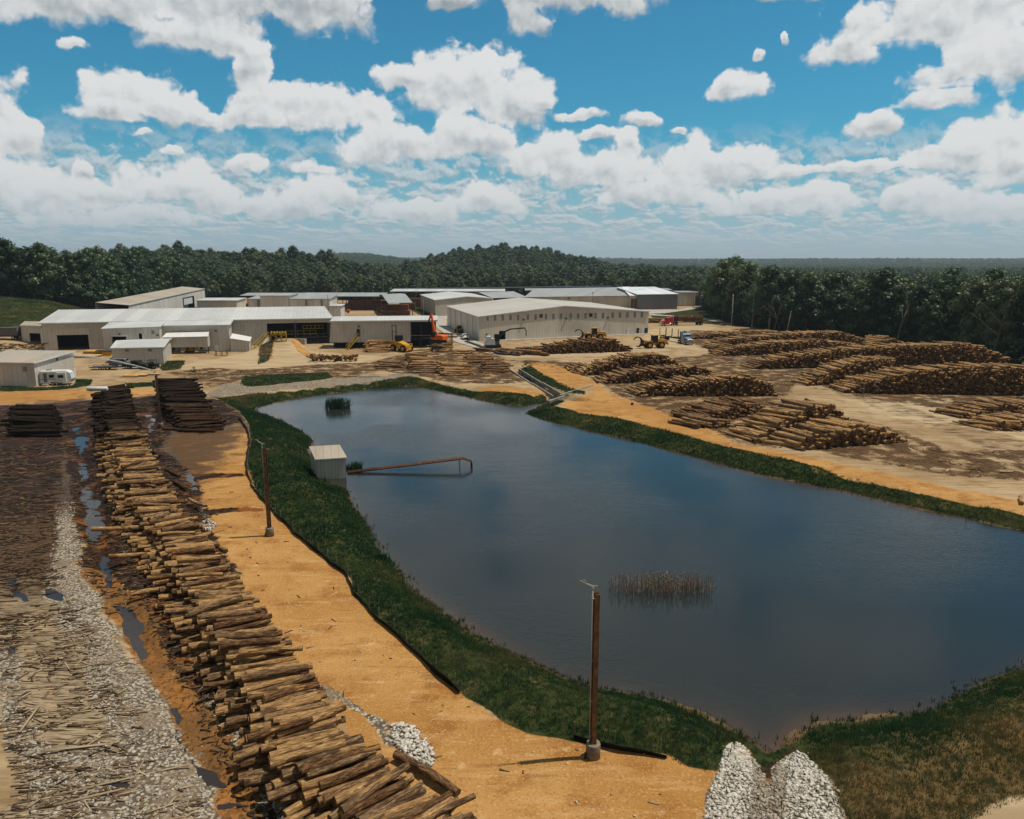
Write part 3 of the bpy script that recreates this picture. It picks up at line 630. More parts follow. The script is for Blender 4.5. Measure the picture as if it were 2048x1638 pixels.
def stack(path, rel, L, hfun, grp, r=.19, tone=(.3, 1), wet=lambda s: 0, offs=((0, 1),), jit=.35, yaw=5, absang=None, seed=0, top=True, zmin=None):
    """logs heaped side by side along a path (world points); rel = turn from the path's normal"""
    lr = np.random.default_rng(seed + 100)
    path = np.array(path, float); seg = np.linalg.norm(np.diff(path, axis=0), axis=1); S = np.concatenate([[0], np.cumsum(seg)]); tot = S[-1]
    sp = r * 2.12; dz = r * 1.72; k = 0; zmax = max(hfun(x) for x in np.linspace(0, 1, 60)) + .3
    while r + k * dz < zmax:
        s = (k % 2) * sp / 2 + lr.uniform(0, .2)
        while s < tot:
            t = s / tot; h = hfun(t) + .16 * math.sin(s * 1.7 + seed) + lr.uniform(-.12, .12); z = r + k * dz
            if z < h and (zmin is None or z > zmin(t)):
                i = min(np.searchsorted(S, s, side='right') - 1, len(seg) - 1); f = (s - S[i]) / seg[i]
                p = path[i] * (1 - f) + path[i + 1] * f; d = path[i + 1] - path[i]; d /= np.linalg.norm(d)
                # smoothed tangent
                if i + 2 < len(path): d2 = path[i + 2] - path[i + 1]; d2 /= np.linalg.norm(d2); d = d * (1 - f * .8) + d2 * f * .8
                base = math.atan2(d[1], d[0]) - math.pi / 2 if absang is None else absang
                ex = z + dz > h - .10
                for (o, pr) in offs:
                    if lr.random() > pr: continue
                    a = base + R(rel) + R(lr.normal() * yaw * (1.2 if ex else .7)); rr = r * lr.uniform(.68, 1.28)
                    off = o + lr.normal() * jit; LL = L * lr.uniform(.86, 1.1)
                    c = (p[0] + math.cos(a) * off, p[1] + math.sin(a) * off)
                    gz = float(height([c[0]], [c[1]])[0]) if grp == 'row' else 0.0
                    pt = R(lr.normal() * (2.0 if ex else .8))
                    add_log((c[0], c[1], gz * .6 + z + lr.uniform(-.03, .05)), a, LL, rr, lr.uniform(*tone), wet(t), grp, pt, ex, lr.uniform(0, .09), s)
            s += sp * lr.uniform(.93, 1.12)
        k += 1
def prof(*pts):
    xs, ys = zip(*pts); return lambda t: float(np.interp(t, xs, ys))
# the long row beside the sand track
ROW = [G2(965,1760,1.6), G2(885,1688,1.8), G2(803,1622,1.9), G2(708,1560,2.0), G2(622,1490,2.1), G2(566,1400,2.1), G2(515,1310,2.2), G2(434,1200,2.3), G2(372,1100,2.4), G2(300,1000,2.5), G2(256,905,2.7), G2(238,850,2.9), G2(226,800,3.1), G2(222,768,3.2)]
def row_wet(t): return float(np.clip((t - .58) / .14, 0, 1))
stack(ROW, -9, 3.5, prof((0, 1.5), (.1, 1.7), (.3, 2.0), (.6, 2.4), (.75, 2.9), (.95, 3.4), (1, 2.6)), 'row', .205, (.2, 1.05), row_wet, ((.55, 1),), .30, 7.5, seed=1)
stack(ROW, -9, 3.4, prof((0, 2.0), (.6, 2.8), (.95, 3.9), (1, 2.6)), 'row', .2, (.1, 1.05), row_wet, ((.5, .16),), .5, 17, seed=51, zmin=lambda t: float(np.interp(t, (0, .1, .3, .6, .75, .95, 1), (1.5, 1.7, 2.0, 2.4, 2.9, 3.4, 2.6))) - .15)
ROWL = [(x - .5, y) for x, y in ROW]
stack(ROWL, -9, 1.9, prof((0, .7), (.1, .9), (.3, 1.0), (.6, 1.4), (.75, 1.9), (.95, 2.4), (1, 1.6)), 'row', .205, (.30, 1), row_wet, ((-1.1, .7),), .4, 9, seed=40)
lr = np.random.default_rng(5)
# strays on the row's two flanks
for (px, py, z, ang, L, r, tone, wet) in [(852,1545,.35,-40,4.4,.24,.4,0),(310,905,.25,-50,4.8,.2,.25,.8),(345,945,.25,-46,4.5,.19,.25,.7),(360,970,.3,-48,3.8,.2,.25,.6),(395,1005,.6,-40,3.6,.17,.7,0),(430,1090,.25,-42,4.2,.17,.6,0),
    (355,858,.2,-4,4.6,.18,.3,.7),(225,1056,.8,8,3.6,.2,.9,0),(262,1110,.7,12,3.4,.18,.8,0),(300,1180,.5,30,2.6,.2,.8,0),(1380,1000,0,0,0,0,0,0)]:
    if L: add_log(G(px, py, z), R(ang), L, r, tone, wet, 'stray', 0, True, .06)
# soaked stacks at the sprinklers
stack([G2(72,868,.5), G2(68,830,2.0), G2(66,812,2.6)], 0, 6.2, prof((0, .7), (.25, 2.0), (1, 2.9)), 'soaked', .2, (.2, .5), lambda t: 1.0, ((0, 1),), .5, 6, absang=R(4), seed=2)
stack([G2(405,862,.2), G2(398,838,1.2), G2(380,812,2.2), G2(365,790,2.8), G2(352,762,2.8)], 0, 5.8, prof((0, .5), (.2, 1.9), (.5, 3.2), (.9, 3.6), (1, 3.0)), 'soaked', .2, (.2, .5), lambda t: 1.0 if t > .35 else .8, ((0, 1),), .5, 6, absang=R(5), seed=3)
# decks across the pond: front lines read off the ground
def deck(A, B, L, ang, hf, grp='deck', r=.225, tone=(.55, 1.05), seed=0, wet=0, yaw=8):
    a = R(ang); A = np.array(G2(*A)); B = np.array(G2(*B)); o = np.array((math.cos(a), math.sin(a))) * L / 2
    stack([A + o, (A + B) / 2 + o, B + o], 0, L, hf, grp, r, tone, lambda t: wet, ((0, 1),), .35, yaw, absang=a, seed=seed)
deck((1592,902), (1812,884), 6.0, 116, prof((0, .3), (.15, 1.6), (.4, 2.6), (.6, 2.8), (.85, 1.7), (1, .4)), r=.27, tone=(.55, .95), seed=11)
deck((1510,886), (1700,852), 6.0, 115, prof((0, .4), (.25, 2.2), (.55, 4.0), (.8, 3.6), (1, 1.2)), r=.27, tone=(.5, .9), seed=12)
deck((1395,846), (1545,826), 6.5, 118, prof((0, .5), (.3, 1.5), (.7, 2.2), (1, .5)), tone=(.1, .7), seed=13)
deck((1392,858), (1480,855), 5.5, 126, prof((0, .5), (.5, .9), (1, .3)), tone=(.2, .7), seed=14)
deck((1270,792), (1553,792), 5.8, 106, prof((0, .4), (.12, 2.0), (.45, 2.9), (.8, 3.6), (.95, 2.6), (1, 1)), tone=(.5, 1), seed=15)
deck((1205,768), (1430,758), 6.0, 108, prof((0, .4), (.15, 1.8), (.5, 2.7), (.9, 2.6), (1, 1)), tone=(.25, .85), seed=16)
deck((1165,752), (1365,740), 6.0, 106, prof((0, .4), (.2, 2.4), (.45, 3.8), (.75, 4.0), (1, 1.4)), tone=(.5, 1), seed=17)
deck((1145,742), (1200,742), 6.0, 112, prof((0, .5), (.5, 1.2), (1, .9)), tone=(.5, 1), seed=18)
deck((1020,711), (1262,703), 6.5, 112, prof((0, .6), (.3, 1.9), (.55, 3.2), (.85, 3.4), (1, .8)), tone=(.1, .6), seed=19)
deck((985,704), (1100,712), 6.5, 150, prof((0, .5), (.5, 1.1), (1, .8)), tone=(.2, .7), seed=20)
deck((1695,786), (2150,792), 6.2, 104, prof((0, .5), (.10, 2.4), (.3, 4.6), (.6, 5.2), (1, 5.2)), tone=(.5, 1), seed=21, r=.21)
deck((1622,772), (1790,756), 6.0, 104, prof((0, .5), (.3, 3.2), (.6, 4.4), (1, 4.2)), tone=(.5, 1), seed=22)
deck((1508,738), (2020,730), 6.0, 105, prof((0, .5), (.08, 2.4), (.3, 4.0), (.5, 4.8), (.85, 5.2), (1, 1.5)), tone=(.45, 1), seed=23, r=.21)
deck((1440,712), (1720,704), 6.0, 108, prof((0, .5), (.1, 2.2), (.4, 3.2), (.7, 3.4), (1, 2)), tone=(.45, 1), seed=24, r=.21)
deck((1428,700), (1745,692), 6.5, 110, prof((0, .6), (.12, 3.0), (.5, 4.2), (.8, 4.2), (1, 1.5)), tone=(.4, .95), seed=25, r=.21)
deck((1375,678), (1600,676), 6.5, 120, prof((0, .5), (.4, 1.8), (.8, 2.2), (1, .8)), tone=(.3, .8), seed=26, r=.22)
deck((1930,838), (2140,836), 6.0, 112, prof((0, .4), (.3, 2.0), (1, 2.6)), tone=(.4, .9), seed=27)
deck((1985,862), (2140,860), 6.0, 118, prof((0, .4), (.4, 1.5), (1, 2.0)), tone=(.5, 1), seed=28)
deck((1742,696), (1812,692), 6.5, 110, prof((0, 1.5), (.5, 3), (1, .8)), tone=(.5, 1), seed=29)
deck((1298,646), (1326,646), 6.0, 170, prof((0, 1.5), (1, 1.5)), tone=(.2, .6), seed=30)
# sawmill infeed heaps, logs lying across the view
def heap(px0, px1, ynear, yfar, h, tone, seed, ang=3):
    xm = (px0 + px1) / 2; a = np.array(G2(xm, ynear)); b = np.array(G2(xm, yfar)); L = abs(G2(px1, ynear)[0] - G2(px0, ynear)[0])
    if np.linalg.norm(b - a) < 1.5: b = a + np.array((0, 2.0))
    stack([a, (a + b) / 2, b], 0, L, hf_(h), 'infeed', .2, tone, lambda t: 0, ((0, 1),), .5, 6, absang=R(ang), seed=seed)
def hf_(h): return prof((0, .5), (.3, h), (.8, h), (1, h * .6))
for k, a in enumerate([(822,878,746,728,2.0,(.2,.8)),(880,938,752,735,1.6,(.25,.9)),(932,978,730,722,1.6,(.2,.7)),(965,1012,747,735,1.5,(.2,.6)),(757,800,737,731,1.3,(.3,.6)),(736,781,705,697,2.6,(.4,.9)),(868,900,704,688,1.8,(.3,.8)),(915,940,708,704,.5,(.4,.7)),(815,850,722,716,1.4,(.2,.7))]):
    heap(*a[:5], a[5], 60 + k)
for (px, py, ang, L) in [(838,700,35,7),(1265,805,80,2.2),(1295,790,40,4),(700,752,10,3),(2042,1000,60,2.5),(430,742,20,3),(1560,808,120,5)]:
    add_log(G(px, py, .25), R(ang), L, .2, .8, 0, 'stray')
for (px, py) in [(905,668),(875,668),(915,672),(900,674),(885,671),(862,672),(870,676)]:       # held up on the infeed deck
    add_log(G(px - 6, py, 2.6), R(lr.uniform(-15, 15)), 6, .2, .6, 0, 'stray')
# short crooked butts
for k in range(34):
    px = 622 + (k % 17) * 5.6 + lr.uniform(-2, 2); py = 716 - 3 * (k // 17) + lr.uniform(-2, 2)
    add_log(G(px, py, .5 + .8 * (k // 17)), R(lr.uniform(60, 160)), lr.uniform(1.6, 2.6), lr.uniform(.28, .48), lr.uniform(.4, .9), 0, 'butt', R(lr.uniform(-15, 15)))
def place_logs():
    cand = []
    for q in LOGS:
        p = q['c']; px, py = proj(*p); D = math.hypot(p[0], p[1])
        vis = (-40 < px < 2090) and (400 < py < 1690)
        q['score'] = (q['L'] * q['r0'] / D ** 2) * (1 if vis else 0) * (1 if q['exposed'] else .12)
    order = sorted(range(len(LOGS)), key=lambda i: -LOGS[i]['score'])
    top = set(order[:286])
    rest = [q for i, q in enumerate(LOGS) if i not in top and proj(*q['c'])[0] < 2260]
    o = log_obj('stacked_logs', rest, 8, 3); tag(o, 'rest of the cut logs in the decks, the soaked stacks and low in the long row', 'log stacks', kind='stuff')
    groups = {}
    for i in sorted(top): groups.setdefault(LOGS[i]['grp'], []).append(LOGS[i])
    ords = lambda n: ('%d' % n) + ('th' if 10 <= n % 100 <= 20 else {1: 'st', 2: 'nd', 3: 'rd'}.get(n % 10, 'th'))
    def look(q):
        a = 'soaked black' if q['wet'] > .5 else ('dark brown barked' if q['tone'] < .42 else 'weathered grey brown' if q['tone'] < .62 else 'pale peeled')
        return ('thick ' if q['r0'] > .25 else 'thin ' if q['r0'] < .16 else '') + a
    names = {'row': 'log', 'stray': 'log', 'deck': 'log', 'soaked': 'log', 'infeed': 'log', 'butt': 'log'}
    for g, L in groups.items():
        L.sort(key=lambda q: (q['s'] if g == 'row' else proj(*q['c'])[0]))
        for k, q in enumerate(L):
            o = log_obj(names[g], [q], 14, 6)
            # own origin at the log's middle
            me = o.data; c = q['c']; co = np.empty(len(me.vertices) * 3, 'f'); me.vertices.foreach_get('co', co); co = (co.reshape(-1, 3) - c).astype('f'); me.vertices.foreach_set('co', co.ravel()); o.location = c
            where = {'row': '%s from the near end of the long row', 'stray': '%s loose one from the left beside the heaps',
                     'deck': '%s from the left in the decks across the pond', 'soaked': '%s from the left in the soaked far stacks',
                     'infeed': '%s from the left in the sawmill yard heaps', 'butt': 'short butt, %s from the left'}[g] % ords(k + 1)
            tag(o, look(q) + ' log, ' + where, 'log', {'row': 'logs of the long row', 'deck': 'logs of the decks across the pond'}.get(g, 'logs of the yard'))
    return len(rest)
print('logs', len(LOGS), place_logs())

# ------------------------------------------------------------------ trees
def mat_leaf(name, a, b, hi):
    m = mat_begin(name); lv = ATT('lv', 2); rnd = RND()
    c = MIX(M('FRACT', M('ADD', lv, M('MULTIPLY', rnd, 3.7))), c4(*a), c4(*b)); c = MIX(M('MULTIPLY', SS(rnd, .60, .95), .85), c, c4(*hi)); c = MIX(M('MULTIPLY', SS(rnd, .35, .05), .6), c, c4(.012, .032, .018))
    d = N('ShaderNodeBsdfDiffuse'); setin(d, 0, c); t = N('ShaderNodeBsdfTranslucent'); setin(t, 0, c)
    g = N('ShaderNodeBsdfGlossy'); g.inputs['Roughness'].default_value = .5; setin(g, 0, c4(.5))
    mx = N('ShaderNodeMixShader'); mx.inputs[0].default_value = .22; nt.links.new(d.outputs[0], mx.inputs[1]); nt.links.new(t.outputs[0], mx.inputs[2])
    m2 = N('ShaderNodeMixShader'); m2.inputs[0].default_value = .05; nt.links.new(mx.outputs[0], m2.inputs[1]); nt.links.new(g.outputs[0], m2.inputs[2])
    o = N('ShaderNodeOutputMaterial'); nt.links.new(m2.outputs[0], o.inputs[0]); return m
LEAF = mat_leaf('leaves', (.024, .058, .022), (.055, .100, .034), (.115, .150, .065))
TRUNK = plain('tree_bark', (.16, .14, .12), .9, var=.5, scale=3)
TRUNKP = plain('pale_bark', (.34, .31, .27), .9, var=.4, scale=3)
def leaf_quads(P, Nn, size, r):
    """a bent little quad at every point, roughly facing Nn"""
    n = len(P); nn = Nn + r.normal(size=(n, 3)) * .55; nn /= np.linalg.norm(nn, axis=1)[:, None]
    a = np.cross(nn, r.normal(size=(n, 3))); a /= np.linalg.norm(a, axis=1)[:, None]; b = np.cross(nn, a)
    s = size * r.uniform(.55, 1.3, n)[:, None]; e = r.uniform(.6, 1.2, (n, 1))
    v = np.stack([P - a * s - b * s * e * .3, P + b * s * e * -.9 + nn * s * .25, P + a * s + b * s * .3, P + b * s * e * .9 - nn * s * .3], 1).reshape(-1, 3)
    return v, np.arange(n * 4).reshape(-1, 4)
def crown_mesh(seed, H=20, nl=20, wid=.26, low=.22, nq=2300, leaf=.42, spread=1.0):
    r = np.random.default_rng(seed); C = []
    for k in range(nl):
        t = (k + r.uniform(0, 1)) / nl; z = low + (1 - low) * t; env = math.sin(math.pi * min(1, max(0, (t * .86 + .12)))) ** .7
        a = k * 2.39996 + r.uniform(-.5, .5); rad = env * wid * r.uniform(.35, 1.0) * spread
        lr_ = (.085 + .075 * r.random()) * (1.15 - .35 * t); C.append((math.cos(a) * rad * H, math.sin(a) * rad * H, (z - lr_ * .5) * H, lr_ * H))
    C.append((0, 0, H * .93, H * .09)); C = np.array(C); per = np.maximum((C[:, 3] ** 2 / (C[:, 3] ** 2).sum() * nq).astype(int), 30)
    Ps, Ns = [], []
    for c, m_ in zip(C, per):
        d = r.normal(size=(m_, 3)); d[:, 2] = d[:, 2] * .9 + .15; d /= np.linalg.norm(d, axis=1)[:, None]
        rr = c[3] * r.uniform(.72, 1.12, (m_, 1)) * (1 + .18 * np.sin(d[:, :1] * 5 + c[0]) * np.cos(d[:, 1:2] * 6 + c[1]))
        Ps.append(c[:3] + d * rr * (1.1, 1.1, .85)); Ns.append(d)
    P = np.concatenate(Ps); Nn = np.concatenate(Ns)
    v, f = leaf_quads(P, Nn, leaf, r)
    lv = np.repeat(r.uniform(0, 1, len(P)) * .6 + np.repeat(r.uniform(0, .4, len(per)), per), 4)
    # inner mass of foliage, so the crown is not hollow
    iv, if_ = [], []; b = len(v)
    for c in C:
        n1, n2 = 6, 4
        for i in range(n2 + 1):
            for j in range(n1):
                ph = math.pi * i / n2; th = 2 * math.pi * j / n1; q = c[3] * .74
                iv.append((c[0] + q * math.sin(ph) * math.cos(th), c[1] + q * math.sin(ph) * math.sin(th), c[2] + q * math.cos(ph) * .85))
        for i in range(n2):
            for j in range(n1): j2 = (j + 1) % n1; if_.append((b + i * n1 + j, b + (i + 1) * n1 + j, b + (i + 1) * n1 + j2, b + i * n1 + j2))
        b += n1 * (n2 + 1)
    v = np.concatenate([v, np.array(iv)]); f = np.concatenate([f, np.array(if_)]); lv = np.concatenate([lv, np.full(len(iv), .2)])
    return v, f, lv, C
def trunk_mb(H, C, seed, r0=.30):
    r = np.random.default_rng(seed); mb = MB(); x = r.uniform(-.4, .4, 2)
    mb.tube([(0, 0, -1.0), (x[0] * .3, x[1] * .3, H * .3), (x[0], x[1], H * .62), (x[0] * .5, x[1] * .5, H * .86)], [r0 * 1.25, r0, r0 * .6, .06], 7)
    for k in range(0, len(C), 3):
        c = C[k]; z0 = max(H * .2, c[2] - H * .17); mb.tube([(x[0] * z0 / H, x[1] * z0 / H, z0), (c[0] * .55, c[1] * .55, z0 + (c[2] - z0) * .6), (c[0], c[1], c[2])], [r0 * .4, r0 * .25, .05], 5)
    return mb
VARIANTS = []
def make_variants():
    spec = [(1, 20, 22, .27, .20, 2400, .42), (2, 22, 24, .25, .16, 2600, .42), (3, 18, 18, .31, .24, 2300, .42), (4, 21, 20, .22, .26, 2200, .40), (5, 19, 22, .29, .14, 2500, .42), (6, 24, 26, .21, .20, 2500, .42), (7, 16, 14, .33, .18, 2000, .40), (8, 20, 26, .26, .10, 2600, .38)]
    for s in spec:
        v, f, lv, C = crown_mesh(*s); me_o = np_mesh('crown', v, f, LEAF, attrs={'lv': lv})
        tr = trunk_mb(s[1], C, s[0]).build('trunk', TRUNKP if s[0] in (4, 6) else TRUNK)
        VARIANTS.append((me_o, tr, s[1]))
make_variants()
def patch_mesh():
    """a stretch of far canopy: many small crowns"""
    r = np.random.default_rng(77); VV, FF, LL = [], [], []; b = 0
    for i in range(34):
        x, y = r.uniform(-24, 24, 2); h = r.uniform(13, 21); rad = r.uniform(3.2, 5.6); m_ = 34
        d = r.normal(size=(m_, 3)); d[:, 2] = np.abs(d[:, 2]) * .9 - .25; d /= np.linalg.norm(d, axis=1)[:, None]
        v, f = leaf_quads(np.array((x, y, h - rad * .8)) + d * rad * (1, 1, 1.05), d, 1.25, r); VV.append(v); FF.append(f + b); LL.append(np.full(len(v), r.uniform())); b += len(v)
    return np.concatenate(VV), np.concatenate(FF), np.concatenate(LL)
def scatter_forest():
    r = np.random.default_rng(21); pts = []
    def grid(d0, d1, s, azm):
        xs = np.arange(-d1 * math.sin(R(azm)), d1 * math.sin(R(azm)), s); ys = np.arange(-60, d1, s); X, Y = np.meshgrid(xs, ys)
        X = X.ravel() + r.uniform(-.42, .42, X.size) * s; Y = Y.ravel() + r.uniform(-.42, .42, len(X)) * s
        D = np.hypot(X, Y); A = np.abs(np.degrees(np.arctan2(X, Y))); k = (D > d0) & (D < d1) & (A < azm); return X[k], Y[k]
    X, Y = grid(150, 760, 6.8, 42); sd_ = poly_sd(X, Y, YARD); k = sd_ > 2.0 + r.uniform(-2.5, 1.5, len(X)); X, Y, sd_ = X[k], Y[k], sd_[k]
    X2, Y2 = grid(760, 1700, 10.0, 38); s2 = np.full(len(X2), 99.)
    X = np.concatenate([X, X2]); Y = np.concatenate([Y, Y2]); sd_ = np.concatenate([sd_, s2])
    D = np.hypot(X, Y); Z = height(X, Y)
    px = 1024 + 1508 * X / Y
    # second growth behind the mill is lower
    small = ((px > 380) & (px < 1420) & (D < 680)).astype(float)
    sc = (.72 + .5 * r.random(len(X)) ** .8) * (1 - .30 * small) * np.where((px > 1400) & (sd_ < 60), .95, 1.0)
    near = (sd_ < 17) & (D < 560) & (px > -30) & (px < 2090)
    idx = np.nonzero(near)[0]; idx = idx[np.argsort(D[idx] / sc[idx])][:236]; ind = np.zeros(len(X), bool); ind[idx] = True
    ix = r.integers(0, 8, len(X)); rot = r.uniform(0, 6.28, len(X))
    order = sorted(idx, key=lambda i: px[i]); first = {}
    reg = [(-99, 420, 'trees on the grassy hill left of the mill', 'on the hill left of the mill'), (420, 1400, 'trees behind the mill buildings', 'behind the mill buildings'), (1400, 9999, 'trees along the right wood edge', 'on the right wood edge')]
    cnt = {}
    words_ = {0: 'broad round', 1: 'tall full', 2: 'wide low', 3: 'slim pale trunked', 4: 'bushy', 5: 'very tall narrow', 6: 'squat spreading', 7: 'dense low branched'}
    for i in order:
        a, b, grp, where = [q for q in reg if q[0] <= px[i] < q[1]][0]; cnt[grp] = cnt.get(grp, 0) + 1; v = ix[i]
        n = cnt[grp]; od = ('%d' % n) + ('th' if 10 <= n % 100 <= 20 else {1: 'st', 2: 'nd', 3: 'rd'}.get(n % 10, 'th'))
        root = empty('broadleaf_tree', (X[i], Y[i], Z[i]), rot[i], '%s tree, %s from the left %s' % (words_[v], od, where), 'tree', grp)
        cr, tr, H = VARIANTS[v]
        if v not in first: first[v] = 1; c, t = cr, tr
        else: c = cr.copy(); t = tr.copy(); COL.objects.link(c); COL.objects.link(t)
        c.parent = root; t.parent = root; root.scale = (sc[i] * r.uniform(.92, 1.1),) * 2 + (sc[i],)
    k = ~ind
    P = np.stack([X[k], Y[k], Z[k] - .5], 1)
    instancer('forest', P, rot[k], sc[k], ix[k], [VARIANTS[v][0] for v in range(8)], 'dense dark green woodland covering the hills behind the mill')
    # canopy further out
    X3, Y3 = grid(1700, 4200, 34, 37); X4, Y4 = grid(4200, 9000, 75, 36)
    s = np.concatenate([np.ones(len(X3)), np.full(len(X4), 2.0)]); X3 = np.concatenate([X3, X4]); Y3 = np.concatenate([Y3, Y4]); Z3 = height(X3, Y3)
    v, f, lv = patch_mesh(); p0 = (X3[0], Y3[0], Z3[0]); src = np_mesh('distant_woods', v, f, LEAF, attrs={'lv': lv}, loc=p0); tag(src, 'single far patch of tree canopy at the wood edge', 'wood', kind='stuff')
    instancer('distant_forest', np.stack([X3[1:], Y3[1:], Z3[1:]], 1), r.uniform(0, 6.28, len(X3) - 1), s[1:] * r.uniform(.85, 1.15, len(X3) - 1), np.zeros(len(X3) - 1, int), [src], 'far hazy woodland stretching to the horizon')
    print('forest', len(P), len(X3))
def instancer(name, P, rot, sc, ix, srcs, label):
    me = bpy.data.meshes.new(name); me.vertices.add(len(P)); me.vertices.foreach_set('co', P.astype('f').ravel())
    me.attributes.new('rz', 'FLOAT', 'POINT').data.foreach_set('value', rot.astype('f')); me.attributes.new('sc', 'FLOAT', 'POINT').data.foreach_set('value', sc.astype('f'))
    me.attributes.new('ix', 'INT', 'POINT').data.foreach_set('value', ix.astype('i'))
    o = bpy.data.objects.new(name, me); COL.objects.link(o)
    g = bpy.data.node_groups.new(name, 'GeometryNodeTree'); g.interface.new_socket('Geometry', in_out='INPUT', socket_type='NodeSocketGeometry'); g.interface.new_socket('Geometry', in_out='OUTPUT', socket_type='NodeSocketGeometry')
    nn = g.nodes.new; L = g.links.new; gi = nn('NodeGroupInput'); go = nn('NodeGroupOutput'); io = nn('GeometryNodeInstanceOnPoints'); L(gi.outputs[0], io.inputs['Points'])
    j = nn('GeometryNodeJoinGeometry'); 
    for s in reversed(srcs):
        oi = nn('GeometryNodeObjectInfo'); oi.transform_space = 'ORIGINAL'; oi.inputs['Object'].default_value = s; oi.inputs['As Instance'].default_value = True; L(oi.outputs['Geometry'], j.inputs[0])
    L(j.outputs[0], io.inputs['Instance']); io.inputs['Pick Instance'].default_value = len(srcs) > 1
    def at(nm, t):
        a = nn('GeometryNodeInputNamedAttribute'); a.data_type = t; a.inputs[0].default_value = nm; return a.outputs[0]
    L(at('ix', 'INT'), io.inputs['Instance Index']); cx = nn('ShaderNodeCombineXYZ'); L(at('rz', 'FLOAT'), cx.inputs[2]); L(cx.outputs[0], io.inputs['Rotation'])
    L(at('sc', 'FLOAT'), io.inputs['Scale']); L(io.outputs[0], go.inputs[0])
    md = o.modifiers.new('scatter', 'NODES'); md.node_group = g
    tag(o, label, 'forest' if 'forest' in name else 'grass', kind='stuff'); return o
scatter_forest()

# ------------------------------------------------------------------ buildings
SID = siding('beige_siding', (.55, .52, .46)); SIDW = siding('pale_siding', (.66, .63, .58)); SIDG = siding('grey_siding', (.30, .31, .30))
SIDT = siding('tan_siding', (.58, .53, .44)); ROOFW = siding('pale_roof_sheet', (.53, .535, .52), .75, 1.2, .38, (.24, .23, .21)); ROOFG = siding('grey_roof_sheet', (.31, .32, .31), .75, 1.2, .4, (.18, .17, .16))
ROOFT = siding('tan_roof_sheet', (.40, .34, .26), .75, .9, .45); ROOFB = siding('bright_roof_sheet', (.82, .84, .85), .8, 1.2, .25); SIDM = siding('dark_metal_siding', (.16, .175, .19), .6, 1.5, .45)
TRIM = plain('white_trim', (.62, .62, .60), .5, var=.12); DARK = plain('interior_shade', (.02, .02, .022), .9); DOORW = plain('white_door', (.60, .62, .62), .5, var=.12)  # near-black carries the shade inside open bays
STEEL = plain('dark_steel', (.035, .045, .055), .6); YEL = plain('yellow_paint', (.48, .31, .04), .5, var=.3, dirt=(.15, .10, .05)); LOUV = plain('grey_louvre', (.22, .25, .26), .6)
CONC = plain('concrete', (.40, .375, .33), .85, var=.3, scale=.4, dirt=(.26, .22, .17)); LUM = plain('stacked_lumber', (.24, .10, .055), .8, var=.5, scale=1.5); LUMY = plain('fresh_lumber', (.52, .30, .10), .8, var=.3); RUST = plain('rusty_steel', (.17, .075, .035), .8, var=.5, scale=3, dirt=(.05, .03, .02))
def ratio(py): d = ray(1024, py); return -d[2] / d[1]
def zat(py, base): return CAM_H * (1 - ratio(py) / ratio(base))
def corner(px, base, top): x, y, _ = G(px, base); return np.array((x, y)), zat(top, base)
def on_wall(A, B, px, py):
    d = ray(px, py); ab = np.array(B) - np.array(A); L = np.linalg.norm(ab); t_ = ab / L; n = np.array((-t_[1], t_[0]))
    k = (np.array(A) @ n) / (d[:2] @ n); p = d[:2] * k; return float((p - np.array(A)) @ t_), CAM_H + d[2] * k
def ops_px(A, B, lst):
    out = []
    for (x0, x1, y0, y1) in lst:
        u0, za = on_wall(A, B, x0, y0); u1, zb = on_wall(A, B, x1, y1); out.append((u0, u1, max(0, zb), za))
    return out
def wall(mb, A, B, z0, zA, zB, ops=(), m=0, th=.25, reveal=None):
    A = np.array(A, float); B = np.array(B, float); L = np.linalg.norm(B - A); t = (B - A) / L
    us = sorted({0.0, L} | {float(np.clip(u, 0, L)) for o in ops for u in o[:2]})
    top = lambda u: zA + (zB - zA) * u / L
    P = lambda u, z: (*(A + t * u), z)
    for u0, u1 in zip(us[:-1], us[1:]):
        if u1 - u0 < 1e-4: continue
        um = (u0 + u1) / 2; cuts = sorted((o[2], o[3]) for o in ops if o[0] <= um <= o[1]); z = z0
        for (a, b) in cuts:
            if a > z + .01: mb.face([P(u0, z), P(u1, z), P(u1, a), P(u0, a)], m)
            z = max(z, b)
        if z < min(top(u0), top(u1)): mb.face([P(u0, z), P(u1, z), P(u1, top(u1)), P(u0, top(u0))], m)
    nrm = np.array((-t[1], t[0]))
    for o in ops:                                   # reveals give the wall its thickness
        u0, u1, a, b = max(o[0], 0), min(o[1], L), o[2], o[3]; Q = lambda u, z: (*(A + t * u + nrm * th), z)
        mb.face([P(u0, a), Q(u0, a), Q(u0, b), P(u0, b)], m); mb.face([P(u1, b), Q(u1, b), Q(u1, a), P(u1, a)], m)
        mb.face([P(u0, b), Q(u0, b), Q(u1, b), P(u1, b)], m)
def part(mb, name, mats, root):
    o = mb.build(name, mats, root); loc = root.location; co = np.empty(len(mb.v) * 3, 'f'); o.data.vertices.foreach_get('co', co)
    co = co.reshape(-1, 3) - np.array(loc, 'f'); o.data.vertices.foreach_set('co', co.ravel().astype('f')); o.data.update(); return o
def root_at(name, p, label, cat='building', group=None): return empty(name, (float(p[0]), float(p[1]), float(p[2]) if len(p) > 2 else 0.0), 0, label, cat, group)
def slab(mb, q, th, m=0):
    """roof plate: four corners, thickness th downward"""
    q = [np.array(p, float) for p in q]; lo = [p - np.array((0, 0, th)) for p in q]
    mb.face(q, m); mb.face(lo[::-1], m)
    for i in range(4): j = (i + 1) % 4; mb.face([q[i], lo[i], lo[j], q[j]], m)
